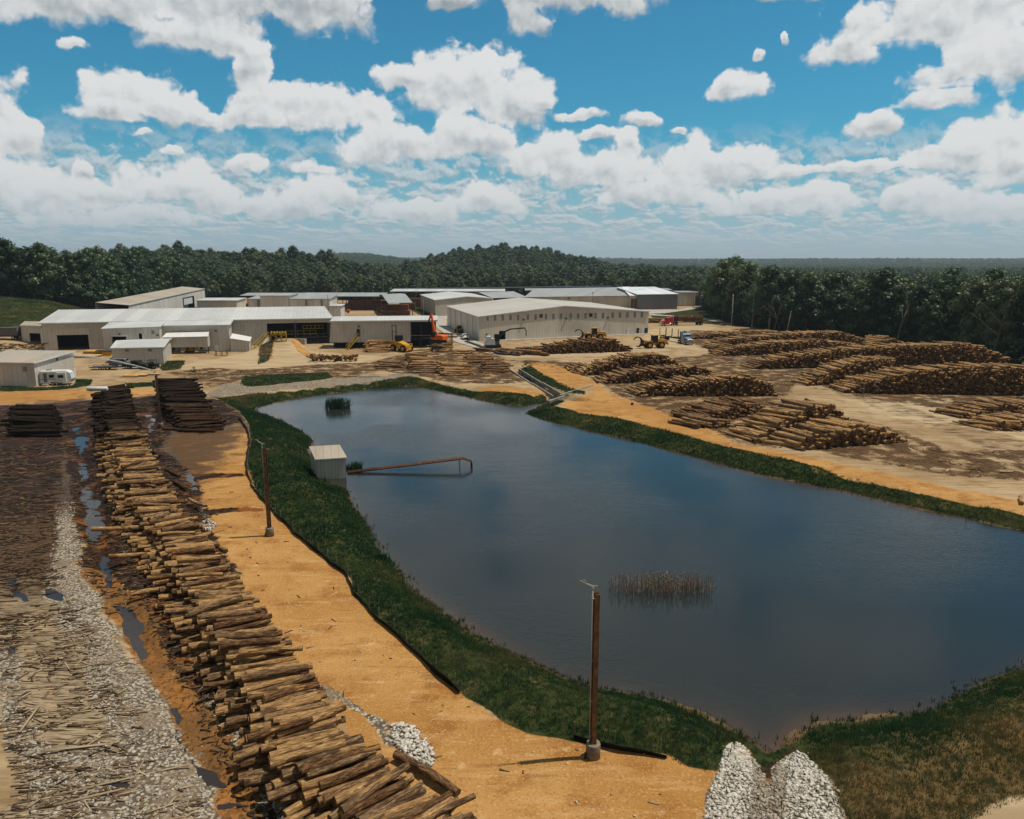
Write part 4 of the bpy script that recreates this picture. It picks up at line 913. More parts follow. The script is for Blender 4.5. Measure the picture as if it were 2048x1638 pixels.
def fix_up(q):
    n = np.cross(np.array(q[1]) - q[0], np.array(q[2]) - q[0]); return q if n[2] > 0 else q[::-1]
def small(root, name, A, B, rect, mat, proud=.04, depth=.06):
    """door, louvre or lamp set just proud of a wall (pixel rectangle)"""
    A = np.array(A); B = np.array(B); t = (B - A) / np.linalg.norm(B - A); n = np.array((t[1], -t[0])); x0, x1, y0, y1 = rect
    u0, za = on_wall(A, B, x0, y0); u1, zb = on_wall(A, B, x1, y1); p = A + t * (u0 + u1) / 2 + n * (proud + depth / 2)
    mb = MB(); a = p - t * (u1 - u0) / 2; b = p + t * (u1 - u0) / 2; zc = (za + zb) / 2
    mb.obox((*a, zc), (*b, zc), depth, za - zb); return part(mb, name, mat, root)
def gable_building(name, label, LB, FL, FR, apex, ridge_back, wallm, roofm, ops_f=(), ops_l=(), trim=TRIM, over=.4, group=None):
    """LB, FL, FR = (px, base row, eave row); gable end faces us between FL and FR"""
    (lb, zl), (fl, zf), (fr, zr) = corner(*LB), corner(*FL), corner(*FR); zE = (zf + zr) / 2
    root = root_at(name, (*((fl + fr) / 2),), label, group=group)
    u, za = on_wall(fl, fr, *apex); L = np.linalg.norm(fr - fl); t = (fr - fl) / L; u = np.clip(u, .3 * L, .7 * L); ap = fl + t * u
    back = lb - fl; mb = MB(); of = ops_px(fl, fr, ops_f); ol = ops_px(lb, fl, ops_l)
    o1 = [o for o in of if o[1] <= u]; o2 = [(a - u, b - u, c, d) for (a, b, c, d) in of if a >= u]; 
    wall(mb, fl, ap, 0, zE, za, o1); wall(mb, ap, fr, 0, za, zE, o2); wall(mb, lb, fl, 0, zE, zE, ol); wall(mb, fr, fr + back, 0, zE, zE)
    wall(mb, fr + back, ap + back, 0, zE, za); wall(mb, ap + back, lb, 0, za, zE); part(mb, 'wall', wallm, root)
    n = -back / np.linalg.norm(back) * over; ov = t * over; rf = MB(); sl = (za - zE) / u
    e1, e2 = fl - ov + n, lb - ov - n; r1, r2 = ap + n, ap + back - n; f1, f2 = fr + ov + n, fr + back + ov - n; zo = zE - sl * over + .12; zt = za + .12
    slab(rf, fix_up([(*e1, zo), (*r1, zt), (*r2, zt), (*e2, zo)]), .1); slab(rf, fix_up([(*r1, zt), (*f1, zo), (*f2, zo), (*r2, zt)]), .1); part(rf, 'roof', roofm, root)
    tr = MB(); tr.obox((*(e1 + n * .05), zo - .12), (*(r1 + n * .05), zt - .12), .08, .3); tr.obox((*(r1 + n * .05), zt - .12), (*(f1 + n * .05), zo - .12), .08, .3); tr.obox((*e1, zo - .14), (*e2, zo - .14), .1, .2); part(tr, 'trim', trim, root)
    return root, fl, fr, lb, ap, zE, za
def sawmill():
    P = lambda px, py, z: np.array(G2(px, py, z)); zE, zR = 7.8, 10.2
    EL, ER = P(82, 646, zE), P(663, 636, zE); RL, RR = P(122, 620, zR), P(645, 613, zR)
    root = root_at('sawmill_building', (*((EL + ER) / 2),), 'long beige sawmill hall with pale sheet metal roof and dark open bays'); t = (ER - EL) / np.linalg.norm(ER - EL)
    BL, BR = RL * 2 - EL, RR * 2 - ER
    q = lambda px: EL + t * on_wall(EL, ER, px, 640)[0]
    mb = MB(); a, b = q(82), q(222); wall(mb, a, b, 0, zE, zE, ops_px(a, b, [(113, 181, 669, 715)]))
    a, b = q(222), q(463); wall(mb, a, b, 6.6, zE, zE)
    a, b = q(463), q(533); wall(mb, a, b, 0, zE, zE); wall(mb, q(533), ER, 6.5, zE, zE); wall(mb, q(587), q(592), 0, 6.5, 6.5)
    wall(mb, ER, RR, 0, zE, zR); wall(mb, RR, BR, 0, zR, zE); wall(mb, BR, BL, 0, zE, zE); wall(mb, BL, RL, 0, zE, zR); wall(mb, RL, EL, 0, zR, zE); part(mb, 'wall', SID, root)
    rf = MB(); o = np.array((t[1], -t[0])) * .5; slab(rf, fix_up([(*(EL + o - t * .5), zE), (*(ER + o + t * .5), zE), (*(RR + t * .5), zR + .1), (*(RL - t * .5), zR + .1)]), .12)
    slab(rf, fix_up([(*(RL - t * .5), zR + .1), (*(RR + t * .5), zR + .1), (*(BR + t * .5), zE), (*(BL - t * .5), zE)]), .12); part(rf, 'roof', ROOFW, root)
    tr = MB(); tr.obox((*(EL + o * 1.1 - t * .5), zE - .1), (*(ER + o * 1.1 + t * .5), zE - .1), .1, .32); tr.obox((*(EL + o - t * .55), zE), (*(RL - t * .55), zR + .02), .1, .3); tr.obox((*(ER + o + t * .55), zE), (*(RR + t * .55), zR + .02), .1, .3); part(tr, 'trim', TRIM, root)
    small(root, 'door_header', q(82), q(222), (110, 180, 657, 669), SIDT, .03, .10)
    # partition walls close the bays; their near-black colour holds the indoor shade
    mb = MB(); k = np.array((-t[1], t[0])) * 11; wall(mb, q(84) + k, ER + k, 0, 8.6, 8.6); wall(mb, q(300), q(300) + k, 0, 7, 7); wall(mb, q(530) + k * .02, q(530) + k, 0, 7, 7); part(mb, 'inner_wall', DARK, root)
    # lean-to with the garage door
    fl, zf = corner(210, 710, 658); fr, zr = corner(323, 709, 654); bl, br = P(222, 645, zE), P(332, 641, zE)
    mb = MB(); wall(mb, fl, fr, 0, zf, zr, ops_px(fl, fr, [(223, 256, 671, 712), (277, 290, 667, 681)])); wall(mb, bl, fl, 0, zE - .2, zf); wall(mb, fr, br, 0, zr, zE - .2)
    slab(mb, fix_up([(*(fl - t * .4), zf + .1), (*(fr + t * .4), zr + .1), (*(br + t * .4), zE + .06), (*(bl - t * .4), zE + .06)]), .1, 1); lo = part(mb, 'lean_to', [SID, ROOFW], root)
    small(root, 'door', fl, fr, (284, 290, 667, 681), DOORW); small(root, 'louvre', fl, fr, (303, 309, 661, 668), LOUV); small(root, 'vent', fl, fr, (313, 317, 669, 672), STEEL); small(root, 'wall_lamp', fl, fr, (237, 241, 667, 670), STEEL)
    small(root, 'roller_door_box', fl, fr, (222, 257, 669.5, 673), DOORW)
    fl, zf = corner(325, 704, 652); fr, zr = corner(460, 702, 650); br = P(463, 639, zE)
    mb = MB(); wall(mb, fl, fr, 0, zf, zr); wall(mb, fr, br, 0, zr, zE - .1); wall(mb, P(332, 642, zE), fl, 0, zE - .1, zf)
    slab(mb, fix_up([(*(fl - t * .2), zf + .1), (*(fr + t * .5), zr + .1), (*(br + t * .5), zE + .09), (*P(333, 641, zE), zE + .09)]), .1, 1); part(mb, 'lean_to', [SID, ROOFW], root)
    tr = MB(); tr.obox((*(fr + t * .5), zr), (*(br + t * .5), zE), .14, .5); tr.obox((*(fl + o * .3), zf - .05), (*(fr + o * .3 + t * .5), zr - .05), .1, .3); tr.obox((*(fr + t * .08), 0), (*(fr + t * .08), zr), .14, .14); part(tr, 'trim', TRIM, root)
    small(root, 'wall_lamp', fl, fr, (430, 434, 660, 663), STEEL); small(root, 'door', fl, fr, (430, 438, 690, 704), DOORW)
    # conveyor hood beneath the lean-to and its open undercroft
    a, za = corner(330, 708, 675); b, zb = corner(417, 707, 673); mb = MB(); zc = zat(695, 708); k = np.array((-t[1], t[0])) * 4.2
    for p, z0 in ((a, zc), (b, zc)): wall(mb, p + k, p, z0, za + .6, za)
    wall(mb, a, b, zc, za, zb); slab(mb, fix_up([(*(a - t * .3 - k * .1), za + .08), (*(b + t * .3 - k * .1), zb + .08), (*(b + k), zb + .9), (*(a + k), za + .9)]), .1, 1)
    for f in (0, .33, .66, 1): p = a + (b - a) * f; mb.obox((*(p + k * .08), 0), (*(p + k * .08), zc), .2, .2, 2)
    part(mb, 'conveyor_hood', [SID, TRIM, STEEL], root)
    # low sloping wing at the lean-to's right corner
    a, za = corner(462, 703, 677); b, zb = corner(499, 703, 683); mb = MB(); wall(mb, a, b, 0, za, zb); k = np.array((-t[1], t[0])) * 6; wall(mb, b, b + k, 0, zb, zb + .5)
    slab(mb, fix_up([(*(a - k * .05), za + .1), (*(b + t * .3 - k * .05), zb + .1), (*(b + t * .3 + k), zb + .7), (*(a + k), za + .9)]), .14, 1); part(mb, 'low_wing', [SID, TRIM], root)
    # machinery seen in the open bays: catwalk, rollers, ladder rails
    mb = MB(); k = np.array((-t[1], t[0]))
    for px, z, w_ in ((600, 3.0, 9), (625, 4.6, 6), (640, 1.9, 10)):
        c = q(px) + k * 1.5
        mb.obox((*(c - t * w_ / 2), z), (*(c + t * w_ / 2), z), .12, .12); mb.obox((*(c - t * w_ / 2), z + 1), (*(c + t * w_ / 2), z + 1), .08, .08)
        for f in np.linspace(-.5, .5, 6): mb.obox((*(c + t * w_ * f), z), (*(c + t * w_ * f), z + 1), .08, .08)
    part(mb, 'catwalk', YEL, root); mb = MB()
    for px in range(594, 662, 6): c = q(px) + k * .6; mb.obox((*c, 0), (*c, 3.0 if px % 12 else 1.6), .25, .25)
    for z in (1.2, 2.2): mb.obox((*(q(594) + k * .8), z), (*(q(660) + k * .8), z), .5, .25)
    for px in (588, 591): mb.obox((*(q(px) - k * .3), 0), (*(q(px) - k * .3), 6.6), .3, .3)
    part(mb, 'log_deck', STEEL, root)
    return q, t
def stairs(name, label, foot, head, w=1.0):
    f = np.array(foot); h = np.array(head); root = root_at(name, f, label, 'stairs'); d = h - f; d2 = np.array((d[0], d[1], 0)); d2 /= np.linalg.norm(d2) + 1e-9; sx = np.array((-d2[1], d2[0], 0)) * w / 2
    mb = MB()
    for s in (-1, 1): mb.obox(f + sx * s, h + sx * s, .1, .28)
    part(mb, 'stringer', YEL, root); mb = MB()
    for s in (-1, 1):
        mb.obox(f + sx * s + (0, 0, 1.05), h + sx * s + (0, 0, 1.05), .09, .09)
        for k in np.linspace(0, 1, 5): p = f + d * k + sx * s; mb.obox(p, p + np.array((0, 0, 1.05)), .07, .07)
    part(mb, 'handrail', YEL, root); mb = MB(); n = int(abs(d[2]) / .22)
    for i in range(n): c = f + d * (i + .5) / n; mb.obox(c - sx, c + sx, .26, .04)
    part(mb, 'tread', STEEL, root); return root
def buildings():
    q, t = sawmill(); k = np.array((-t[1], t[0]))
    fw = -k
    p = q(533) + fw * .9; stairs('yellow_stairs', 'steep yellow steel stairs from the ground up to the left bay of the sawmill', (*G2(506, 700), 0), (*p, 3.0))
    # yellow log gate at the top of the ramp
    a = np.array(G2(542, 683, 2.5)); b = np.array(G2(573, 683, 2.5)); z0 = 2.2; root = root_at('yellow_gantry', ((a + b) / 2).tolist() + [z0], 'yellow steel frame with cross bracing on top of the dirt ramp', 'frame'); mb = MB()
    for f in (0, 1 / 3, 2 / 3, 1): c = a + (b - a) * f; mb.obox((*c, z0 - .6), (*c, z0 + 3.1), .22, .22)
    for z in (z0 + .4, z0 + 2.2, z0 + 3.0): mb.obox((*a, z), (*b, z), .2, .2)
    part(mb, 'frame', YEL, root); mb = MB(); mb.obox((*a, z0 + .4), (*b, z0 + 2.2), .1, .14); mb.obox((*b, z0 + .4), (*a, z0 + 2.2), .1, .14); part(mb, 'cross_brace', YEL, root)
    mb = MB()
    for f in np.linspace(.05, .95, 6): c = a + (b - a) * f; mb.tube([(*(c + fw * .6), z0 + 2.6), (*(c + k * 1.2), z0 + 2.9)], .24, 8)
    part(mb, 'roller', YEL, root)
    # concrete cheeks of the ramp
    for (p0, p1, lab) in ((G(524, 702), G(540, 688), 'low concrete retaining wall left of the dirt ramp'), (G(578, 686), G(612, 694), 'low concrete retaining wall right of the dirt ramp')):
        mb = MB(); mb.obox((p0[0], p0[1], .6), (p1[0], p1[1], 1.6), .6, 1.8); tag(mb.build('retaining_wall', CONC), lab, 'wall')
    # annex on legs
    A, zA = corner(664, 697, 643); B, zB = corner(872, 695, 641); root = root_at('conveyor_building', (*((A + B) / 2),), 'raised beige conveyor building on steel legs with white sloping roof edge'); t2 = (B - A) / np.linalg.norm(B - A); k2 = np.array((-t2[1], t2[0]))
    U = lambda px, py: on_wall(A, B, px, py); C = A + t2 * U(821, 680)[0]; zb = zat(685, 697)
    mb = MB(); wall(mb, A, C, zb, zA, zB, [(*[U(x, 660)[0] for x in (713, 720)], U(713, 673)[1], U(713, 658)[1])])
    wall(mb, A + k2 * 9, A, zb, zA + .5, zA); wall(mb, A + k2 * 9, B + k2 * 9, zb, zA + .5, zB + .5); wall(mb, C, C + k2 * 9, zb, zA, zA); part(mb, 'wall', SID, root)
    mb = MB(); mb.face([(*(A - t2 * .02), zb), (*(A - t2 * .02), zA), (*(A - t2 * .02 + k2 * .1), zA), (*(A - t2 * .6 + k2 * .1), zb)]); slab(mb, fix_up([(*(A - t2 * .4 - k2 * .6), zA), (*(B + t2 * .6 - k2 * .6), zB), (*(B + t2 * .6 + k2 * 9.5), zB + .8), (*(A - t2 * .4 + k2 * 9.5), zA + .8)]), .15); part(mb, 'roof', ROOFW, root)
    mb = MB(); mb.obox((*(A - t2 * .4 - k2 * .66), zA + .0), (*(B + t2 * .6 - k2 * .66), zB + .0), .1, .45); part(mb, 'fascia', TRIM, root)
    mb = MB(); wall(mb, C + k2 * 6, B + k2 * 6, 0, 7, 7); wall(mb, A + k2 * 4, C + k2 * 4, 0, zb + .1, zb + .1); part(mb, 'inner_wall', DARK, root)  # near-black: shade behind the open bays is put into the colour
    for f in np.linspace(.02, .98, 9):
        c = A + (B - A) * f; mb = MB(); top = zb if f < .75 else zB; mb.obox((*(c + k2 * .3), 0), (*(c + k2 * .3), top), .28, .28); part(mb, 'post', STEEL, root)
    mb = MB(); mb.obox((*(A + k2 * .35), zb - .1), (*(C + k2 * .35), zb - .1), .3, .3); mb.obox((*(C + k2 * .35), 2.6), (*(B + k2 * .35), 2.6), .2, .2); part(mb, 'beam', STEEL, root); small(root, 'wall_lamp', A, C, (716, 719, 651, 655), STEEL)
    mb = MB(); c = C + (B - C) * .15
    mb.obox((*(C + k2 * .1), 3.6), (*(C + (B - C) * .9 + k2 * .1), 3.6), .12, .12); part(mb, 'catwalk', YEL, root)
    u = U(716, 673); h = A + t2 * u[0] - k2 * .6; stairs('yellow_stairs', 'yellow steel stairs rising to the door of the raised conveyor building', (*G2(694, 699), 0), (*h, u[1]))
    # small sheds and outbuildings in front of the mill
    def mono(name, label, FL, FR, BR_, wallm, roofm, ops=(), over=.35, side_top=None):
        (fl, zf), (fr, zr), (br, zb_) = corner(*FL), corner(*FR), corner(*BR_); bl = fl + (br - fr); r = root_at(name, (*((fl + fr) / 2),), label); mb = MB()
        wall(mb, fl, fr, 0, zf, zr, ops_px(fl, fr, ops)); wall(mb, fr, br, 0, zr, zb_); wall(mb, br, bl, 0, zb_, zb_ + zf - zr); wall(mb, bl, fl, 0, zb_ + zf - zr, zf); part(mb, 'wall', wallm, r)
        tt = (fr - fl) / np.linalg.norm(fr - fl) * over; kk = (br - fr) / np.linalg.norm(br - fr) * over; rf = MB(); q4 = [(*(fl - tt - kk), zf + .1), (*(fr + tt - kk), zr + .1), (*(br + tt + kk), zb_ + .12), (*(bl - tt + kk), zb_ + zf - zr + .12)]
        slab(rf, fix_up(q4), .1); part(rf, 'roof', roofm, r); tr = MB(); tr.obox(np.array(q4[0]) - (0, 0, .1), np.array(q4[1]) - (0, 0, .1), .08, .22); tr.obox(np.array(q4[1]) - (0, 0, .08), np.array(q4[2]) - (0, 0, .08), .1, .3); part(tr, 'trim', TRIM, r); return r, fl, fr, br, bl
    r, fl, fr, br, bl = mono('utility_building', 'beige flat roofed utility building beside the white camper', (-60, 771, 724), (73, 773, 726), (152, 757, 703), SID, ROOFT, side_top=1)
    small(r, 'louvre', fl, fr, (45, 54, 733, 743), LOUV); small(r, 'door', fr, br, (146, 152, 737, 755), DOORW); small(r, 'wall_lamp', fr, br, (112, 115, 716, 721), STEEL)
    (fl, zf), (fr, zr) = corner(226, 726, 696), corner(328, 729, 694); br, zb_ = corner(339, 724, 691); rl = np.array(G2(234.5, 681.5, zf + .9)); rr = np.array(G2(336, 679, zf + .9)); r = root_at('small_shed', (*((fl + fr) / 2),), 'small beige metal shed with pale gable roof in front of the sawmill')
    bl = rl * 2 - fl; br = rr * 2 - fr; zq = zf + .9; mb = MB(); wall(mb, fl, fr, 0, zf, zr); wall(mb, fr, rr, 0, zr, zq); wall(mb, rr, br, 0, zq, zf); wall(mb, br, bl, 0, zf, zf); wall(mb, bl, rl, 0, zf, zq); wall(mb, rl, fl, 0, zq, zf); part(mb, 'wall', SID, r)
    kk = (rl - fl) / np.linalg.norm(rl - fl) * .4; tt = (fr - fl) / np.linalg.norm(fr - fl) * .4; rf = MB(); slab(rf, fix_up([(*(fl - kk - tt), zf), (*(fr - kk + tt), zr), (*(rr + tt), zq + .1), (*(rl - tt), zq + .1)]), .1); slab(rf, fix_up([(*(rl - tt), zq + .1), (*(rr + tt), zq + .1), (*(br + kk + tt), zf), (*(bl + kk - tt), zf)]), .1); part(rf, 'roof', ROOFW, r)
    tr = MB(); tr.obox((*(fl - kk * 1.1 - tt), zf - .1), (*(fr - kk * 1.1 + tt), zr - .1), .1, .3); tr.obox((*(fr - kk + tt * 1.1), zr), (*(rr + tt * 1.1), zq), .1, .3); tr.obox((*(rr + tt * 1.1), zq), (*(br + kk + tt * 1.1), zf), .1, .3); part(tr, 'trim', TRIM, r)
    small(r, 'louvre', fl, fr, (250, 258, 697, 704), LOUV); small(r, 'louvre', fl, fr, (296, 304, 696, 703), LOUV)
    mono('lean_shed', 'narrow tan shed with cream roof at the left end of the sawmill', (46, 690, 651), (86, 692, 652), (92, 680, 644), SID, ROOFT, [(58, 84, 666, 700)])
    # long building behind
    fr, zr = np.array(G2(412, 617)), 10.0; n_, zn = np.array(G2(262, 662)), 9.2; dd = (fr - n_) / np.linalg.norm(fr - n_); kk = np.array((-dd[1], dd[0])); wdt = 11
    r = root_at('long_storage_hall', (*n_,), 'long white walled hall running back behind the sawmill'); mb = MB(); of = ops_px(n_, fr, [(365, 392, 596, 640)]); D_ = np.linalg.norm(fr - n_)
    zt_ = lambda px: 0; wall(mb, n_, fr, 0, zn, 10.4, of); wall(mb, fr, fr + kk * wdt, 0, 10.4, 11.6); wall(mb, fr + kk * wdt, n_ + kk * wdt, 0, 11.6, 10.3); part(mb, 'wall', SIDW, r)
    rf = MB(); slab(rf, fix_up([(*(n_ - kk * .3), zn + .1), (*(fr - kk * .3 + dd * .4), 10.5), (*(fr + kk * wdt + dd * .4), 11.7), (*(n_ + kk * wdt), 10.4)]), .12); part(rf, 'roof', ROOFT, r)
    small(r, 'roller_door', n_, fr, (367, 385, 598, 606), DOORW); mb = MB(); a_ = n_ + dd * of[0][0] + kk * 3; b_ = n_ + dd * of[0][1] + kk * 3; wall(mb, a_, b_, 0, 10, 10); part(mb, 'inner_wall', SIDT, r)
    def block(name, label, px0, px1, base, top, depth, wallm, roofm, rise=.0, doors=(), base1=None, top1=None):
        a, za = corner(px0, base, top); b, zb2 = corner(px1, base1 or base, top1 or top); d = (b - a) / np.linalg.norm(b - a); kq = np.array((-d[1], d[0])) * depth; r = root_at(name, (*((a + b) / 2),), label); mb = MB()
        wall(mb, a, b, 0, za, zb2); wall(mb, b, b + kq, 0, zb2, zb2 + rise); wall(mb, b + kq, a + kq, 0, zb2 + rise, za + rise); wall(mb, a + kq, a, 0, za + rise, za); part(mb, 'wall', wallm, r)
        rf = MB(); e = d * .5; slab(rf, fix_up([(*(a - e - kq / depth * .5), za + .1), (*(b + e - kq / depth * .5), zb2 + .1), (*(b + e + kq), zb2 + .1 + rise), (*(a - e + kq), za + .1 + rise)]), .2); part(rf, 'roof', roofm, r)
        for (x0, x1, y0, y1, mt) in doors: small(r, 'door', a, b, (x0, x1, y0, y1), mt)
        return r, a, b
    block('low_storage_building', 'low tan building behind the sawmill roof, right of the long hall', 396, 475, 634, 601, 12, SIDT, ROOFW, .6)
    r, a, b = block('drying_kiln', 'pale drying kiln block, leftmost of the kiln row', 499, 523, 640, 598, 14, SIDW, ROOFG, .8); small(r, 'kiln_door', a, b, (514, 520, 600, 614), LOUV)
    block('drying_kiln', 'taller plain white block standing in the middle of the kiln row', 523, 580, 641, 591.5, 14, SIDW, ROOFG, .3)
    r, a, b = block('drying_kiln', 'pale drying kiln with two grey doors at the right of the kiln row', 581, 661, 641, 598, 14, SIDW, ROOFG, 1.2)
    for x in (610, 641): small(r, 'kiln_door', a, b, (x, x + 5, 600, 614), LOUV)
    block('boiler_annex', 'small white annex stepping down at the right end of the kiln row', 661, 682, 642, 612, 8, SIDW, ROOFW, .4); block('boiler_annex', 'narrow white block with cream top behind the kiln annex', 664, 668, 638, 599, 6, SIDW, ROOFW, .2)
    # open sided roofs
    def canopy(name, label, px0, px1, base, top, depth, rise, roofm, nposts=8, base1=None, top1=None, back=True):
        a, za = corner(px0, base, top); b, zb2 = corner(px1, base1 or base, top1 or top); d = (b - a) / np.linalg.norm(b - a); kq = np.array((-d[1], d[0])) * depth; r = root_at(name, (*((a + b) / 2),), label, 'shelter')
        rf = MB(); slab(rf, fix_up([(*a, za), (*b, zb2), (*(b + kq), zb2 + rise), (*(a + kq), za + rise)]), .25); part(rf, 'roof', roofm, r)
        for f in np.linspace(.01, .99, nposts):
            mb = MB(); p = a + (b - a) * f
            mb.obox((*(p + kq * .03), -3), (*(p + kq * .03), za + (zb2 - za) * f - .2), .3, .3); mb.obox((*(p + kq * .95), -3), (*(p + kq * .95), za + (zb2 - za) * f - .2 + rise), .3, .3); part(mb, 'post', STEEL, r)
        return r, a, b, d, kq
    canopy('long_canopy', 'long grey open sided canopy roof behind the kilns, left part', 480, 600, 615, 591, 14, .9, ROOFG, 9)
    canopy('long_canopy', 'long grey open sided canopy roof over the lumber stacks, middle part', 600, 768, 621, 592.5, 14, 1.3, ROOFG, 10)
    canopy('long_canopy', 'pale thin canopy roof behind the second warehouse', 780, 1010, 605, 582.5, 18, .8, ROOFW, 12); canopy('long_canopy', 'very long dark thin roof at the back edge of the lumber yard', 778, 1228, 602, 578.5, 10, .25, STEEL, 22, 600, 573)
    canopy('long_canopy', 'grey canopy roof far right behind the bright roofed hall', 1050, 1345, 606, 580.5, 16, .6, ROOFG, 14, 606, 580)
    # pavilion with its lumber
    a, za = corner(777, 640, 606); b, zb2 = corner(826, 640, 605); c_, d_ = np.array(G2(764, 589.5, za + 1.6)), np.array(G2(811, 588, za + 1.6)); r = root_at('lumber_pavilion', (*((a + b) / 2),), 'free standing grey gable roof on posts over dark lumber stacks', 'shelter')
    rf = MB(); slab(rf, fix_up([(*a, za), (*b, zb2), (*d_, za + 1.6), (*c_, za + 1.6)]), .15); e1, e2 = c_ * 1.9 - a * .9, d_ * 1.9 - b * .9; slab(rf, fix_up([(*c_, za + 1.6), (*d_, za + 1.6), (*e2, za), (*e1, za)]), .15); part(rf, 'roof', ROOFG, r)
    for p in (a, b, (a + b) / 2, e1, e2): mb = MB(); p = p + (c_ + d_ - a - b) * .02; mb.obox((*p, 0), (*p, za - .1), .3, .3); part(mb, 'post', STEEL, r)
    # lumber packs
    lr = np.random.default_rng(9)
    def pack(px, py, w, d, h, n, label, mat, ang=0):
        x, y, _ = G(px, py); root = root_at('lumber_stack', (x, y), label, 'lumber stack', 'lumber stacks in the yard'); ca, sa = math.cos(R(ang)), math.sin(R(ang))
        for i in range(n):
            mb = MB(); z0 = i * h / n + .12
            for j in range(4):
                zz = z0 + j * (h / n - .15) / 4; o = lr.uniform(-.06, .06)
                p0 = np.array((x - ca * (w / 2) + o, y - sa * w / 2, zz + .1)); p1 = np.array((x + ca * (w / 2) + o, y + sa * w / 2, zz + .1)); mb.obox(p0, p1, d, (h / n - .15) / 4 - .02)
            part(mb, 'lumber_pack', mat, root)
    for k_, (px, py, w, d, h, n, mt, lab) in enumerate([(781, 636, 8, 3, 3.4, 3, LUM, 'dark brown lumber stack under the pavilion, front left'), (800, 637, 9, 3, 3.6, 3, LUM, 'dark brown lumber stack under the pavilion, front right'), (765, 626, 5, 3, 3, 3, LUM, 'reddish lumber stack just left of the pavilion'), (790, 622, 14, 3, 3.4, 3, LUM, 'long brown lumber stack at the back of the pavilion'),
        (730, 619, 17, 3, 5, 3, LUM, 'wide red brown lumber stack under the long canopy'), (700, 617, 12, 3, 3, 2, LUM, 'low red lumber stack left under the long canopy'), (835, 614, 12, 3, 5, 3, LUM, 'tall reddish lumber stack left of the second warehouse'), (815, 619, 8, 3, 3.5, 2, LUM, 'reddish lumber stack right of the pavilion roof'), (760, 616, 8, 3, 4, 3, LUM, 'brown lumber stack behind the pavilion'),
        (192, 706, 5, 4, .7, 1, LUMY, 'bright yellow fresh lumber lying before the sawmill door'), (176, 714, 6, 4, .5, 1, LUMY, 'spread of fresh yellow boards on the ground before the sawmill'), (136, 690, 7, 2, .8, 1, LUMY, 'fresh yellow boards on a rack inside the sawmill door'), (272, 752, 5, 2, .3, 1, LUMY, 'scattered pale planks beyond the soaked log stack'), (258, 754, 4, 1, .2, 1, LUMY, 'few thin planks lying left of the scattered pale planks'), (302, 750, 4.5, 1.2, .3, 1, LUMY, 'orange plank bundle at the foot of the water jet')]):
        pack(px, py, w, d, h, n, lab, mt, lr.uniform(-6, 6))
    # warehouses
    wins = [427, 478, 530, 583, 635, 703, 755, 825, 877, 928, 995, 1045, 1096, 1163, 1215, 1281, 1331, 1381, 1432, 1480]
    r, fl, fr, lb, ap, zE, za = gable_building('warehouse', 'large beige warehouse with low gable facing the log yard and a row of pale windows', (895, 652, 611), (958, 682, 632), (1296, 667, 624), (1130, 612), (1035, 598), siding('warehouse_siding', (.62, .58, .50)), siding('warehouse_roof', (.46, .435, .39), .7, 1.0, .5, (.25, .21, .17)), [(998, 1011, 662, 690)])
    for i, x in enumerate(wins):
        px = 850 + x / 3.413; yt = 630.8 - (x - 427) / 1053 * 7; yb = yt + 10.8; small(r, 'window', fl, fr, (px - 2.2, px + 2.2, yt, yb), LOUV, .02, .05)
    for (x, w_, mt) in ((792, 3.2, RUST), (1131, 3.2, STEEL)): px = 850 + x / 3.413; y = 631 - (x - 427) / 1053 * 5; small(r, 'louvre', fl, fr, (px - w_, px + w_, y - 1, y + 6), mt, .03, .12)
    for x, y in ((671, 305), (962, 298), (1247, 292)): px = 850 + x / 3.413; py = 550 + y / 3.413; small(r, 'wall_lamp', fl, fr, (px - 1.4, px + 1.4, py - 1.4, py + 1.2), STEEL, .05, .4)
    for (x0, x1, y0, y1, mt) in ((1254, 1259, 655.5, 668, DOORW), (1273, 1278, 656, 666, STEEL), (1283, 1288, 654.5, 667, DOORW), (1289, 1295, 656, 666, STEEL)): small(r, 'door', fl, fr, (x0, x1, y0, y1), mt)
    mb = MB(); tq = (fl - lb) / np.linalg.norm(fl - lb); nn = np.array((tq[1], -tq[0]))
    for f in (.12, .3, .5, .68, .84): p = lb + (fl - lb) * f + nn * .12; mb.obox((*p, 0), (*p, zE - .1), .16, .16)
    part(mb, 'downspout', TRIM, r)
    mb = MB(); t_ = (fr - fl) / np.linalg.norm(fr - fl); n_ = np.array((t_[1], -t_[0])); a_ = fl + t_ * 6 + n_ * 1.0; b_ = fr + n_ * 1.0; mb.obox((*a_, .06), (*b_, .06), 1.9, .14); tag(mb.build('concrete_apron', CONC), kind='structure')
    r, *_ = gable_building('warehouse', 'second pale warehouse behind and left of the large one', (842, 618, 590), (871, 633, 599), (984, 628, 597.5), (934, 593), (890, 584), siding('second_warehouse_siding', (.45, .42, .35)), ROOFW)
    # open gable shed, grey roof
    a, za = corner(986, 622, 596); b, zb2 = corner(1055, 621, 594.5); c_, d_ = np.array(G2(957, 584.5, za + 2)), np.array(G2(1027, 582.5, za + 2)); r = root_at('open_gable_shed', (*((a + b) / 2),), 'grey roofed shed with dark open gable between the warehouses'); rf = MB(); e1, e2 = c_ * 2 - a, d_ * 2 - b
    slab(rf, fix_up([(*a, za), (*b, zb2), (*d_, za + 2), (*c_, za + 2)]), .15); slab(rf, fix_up([(*c_, za + 2), (*d_, za + 2), (*e2, za), (*e1, za)]), .15); part(rf, 'roof', ROOFG, r); mb = MB(); wall(mb, a + (b - a) * .02, b, 0, za - .1, za - .1); part(mb, 'wall', DARK, r)  # near-black wall stands in for the shade under the roof
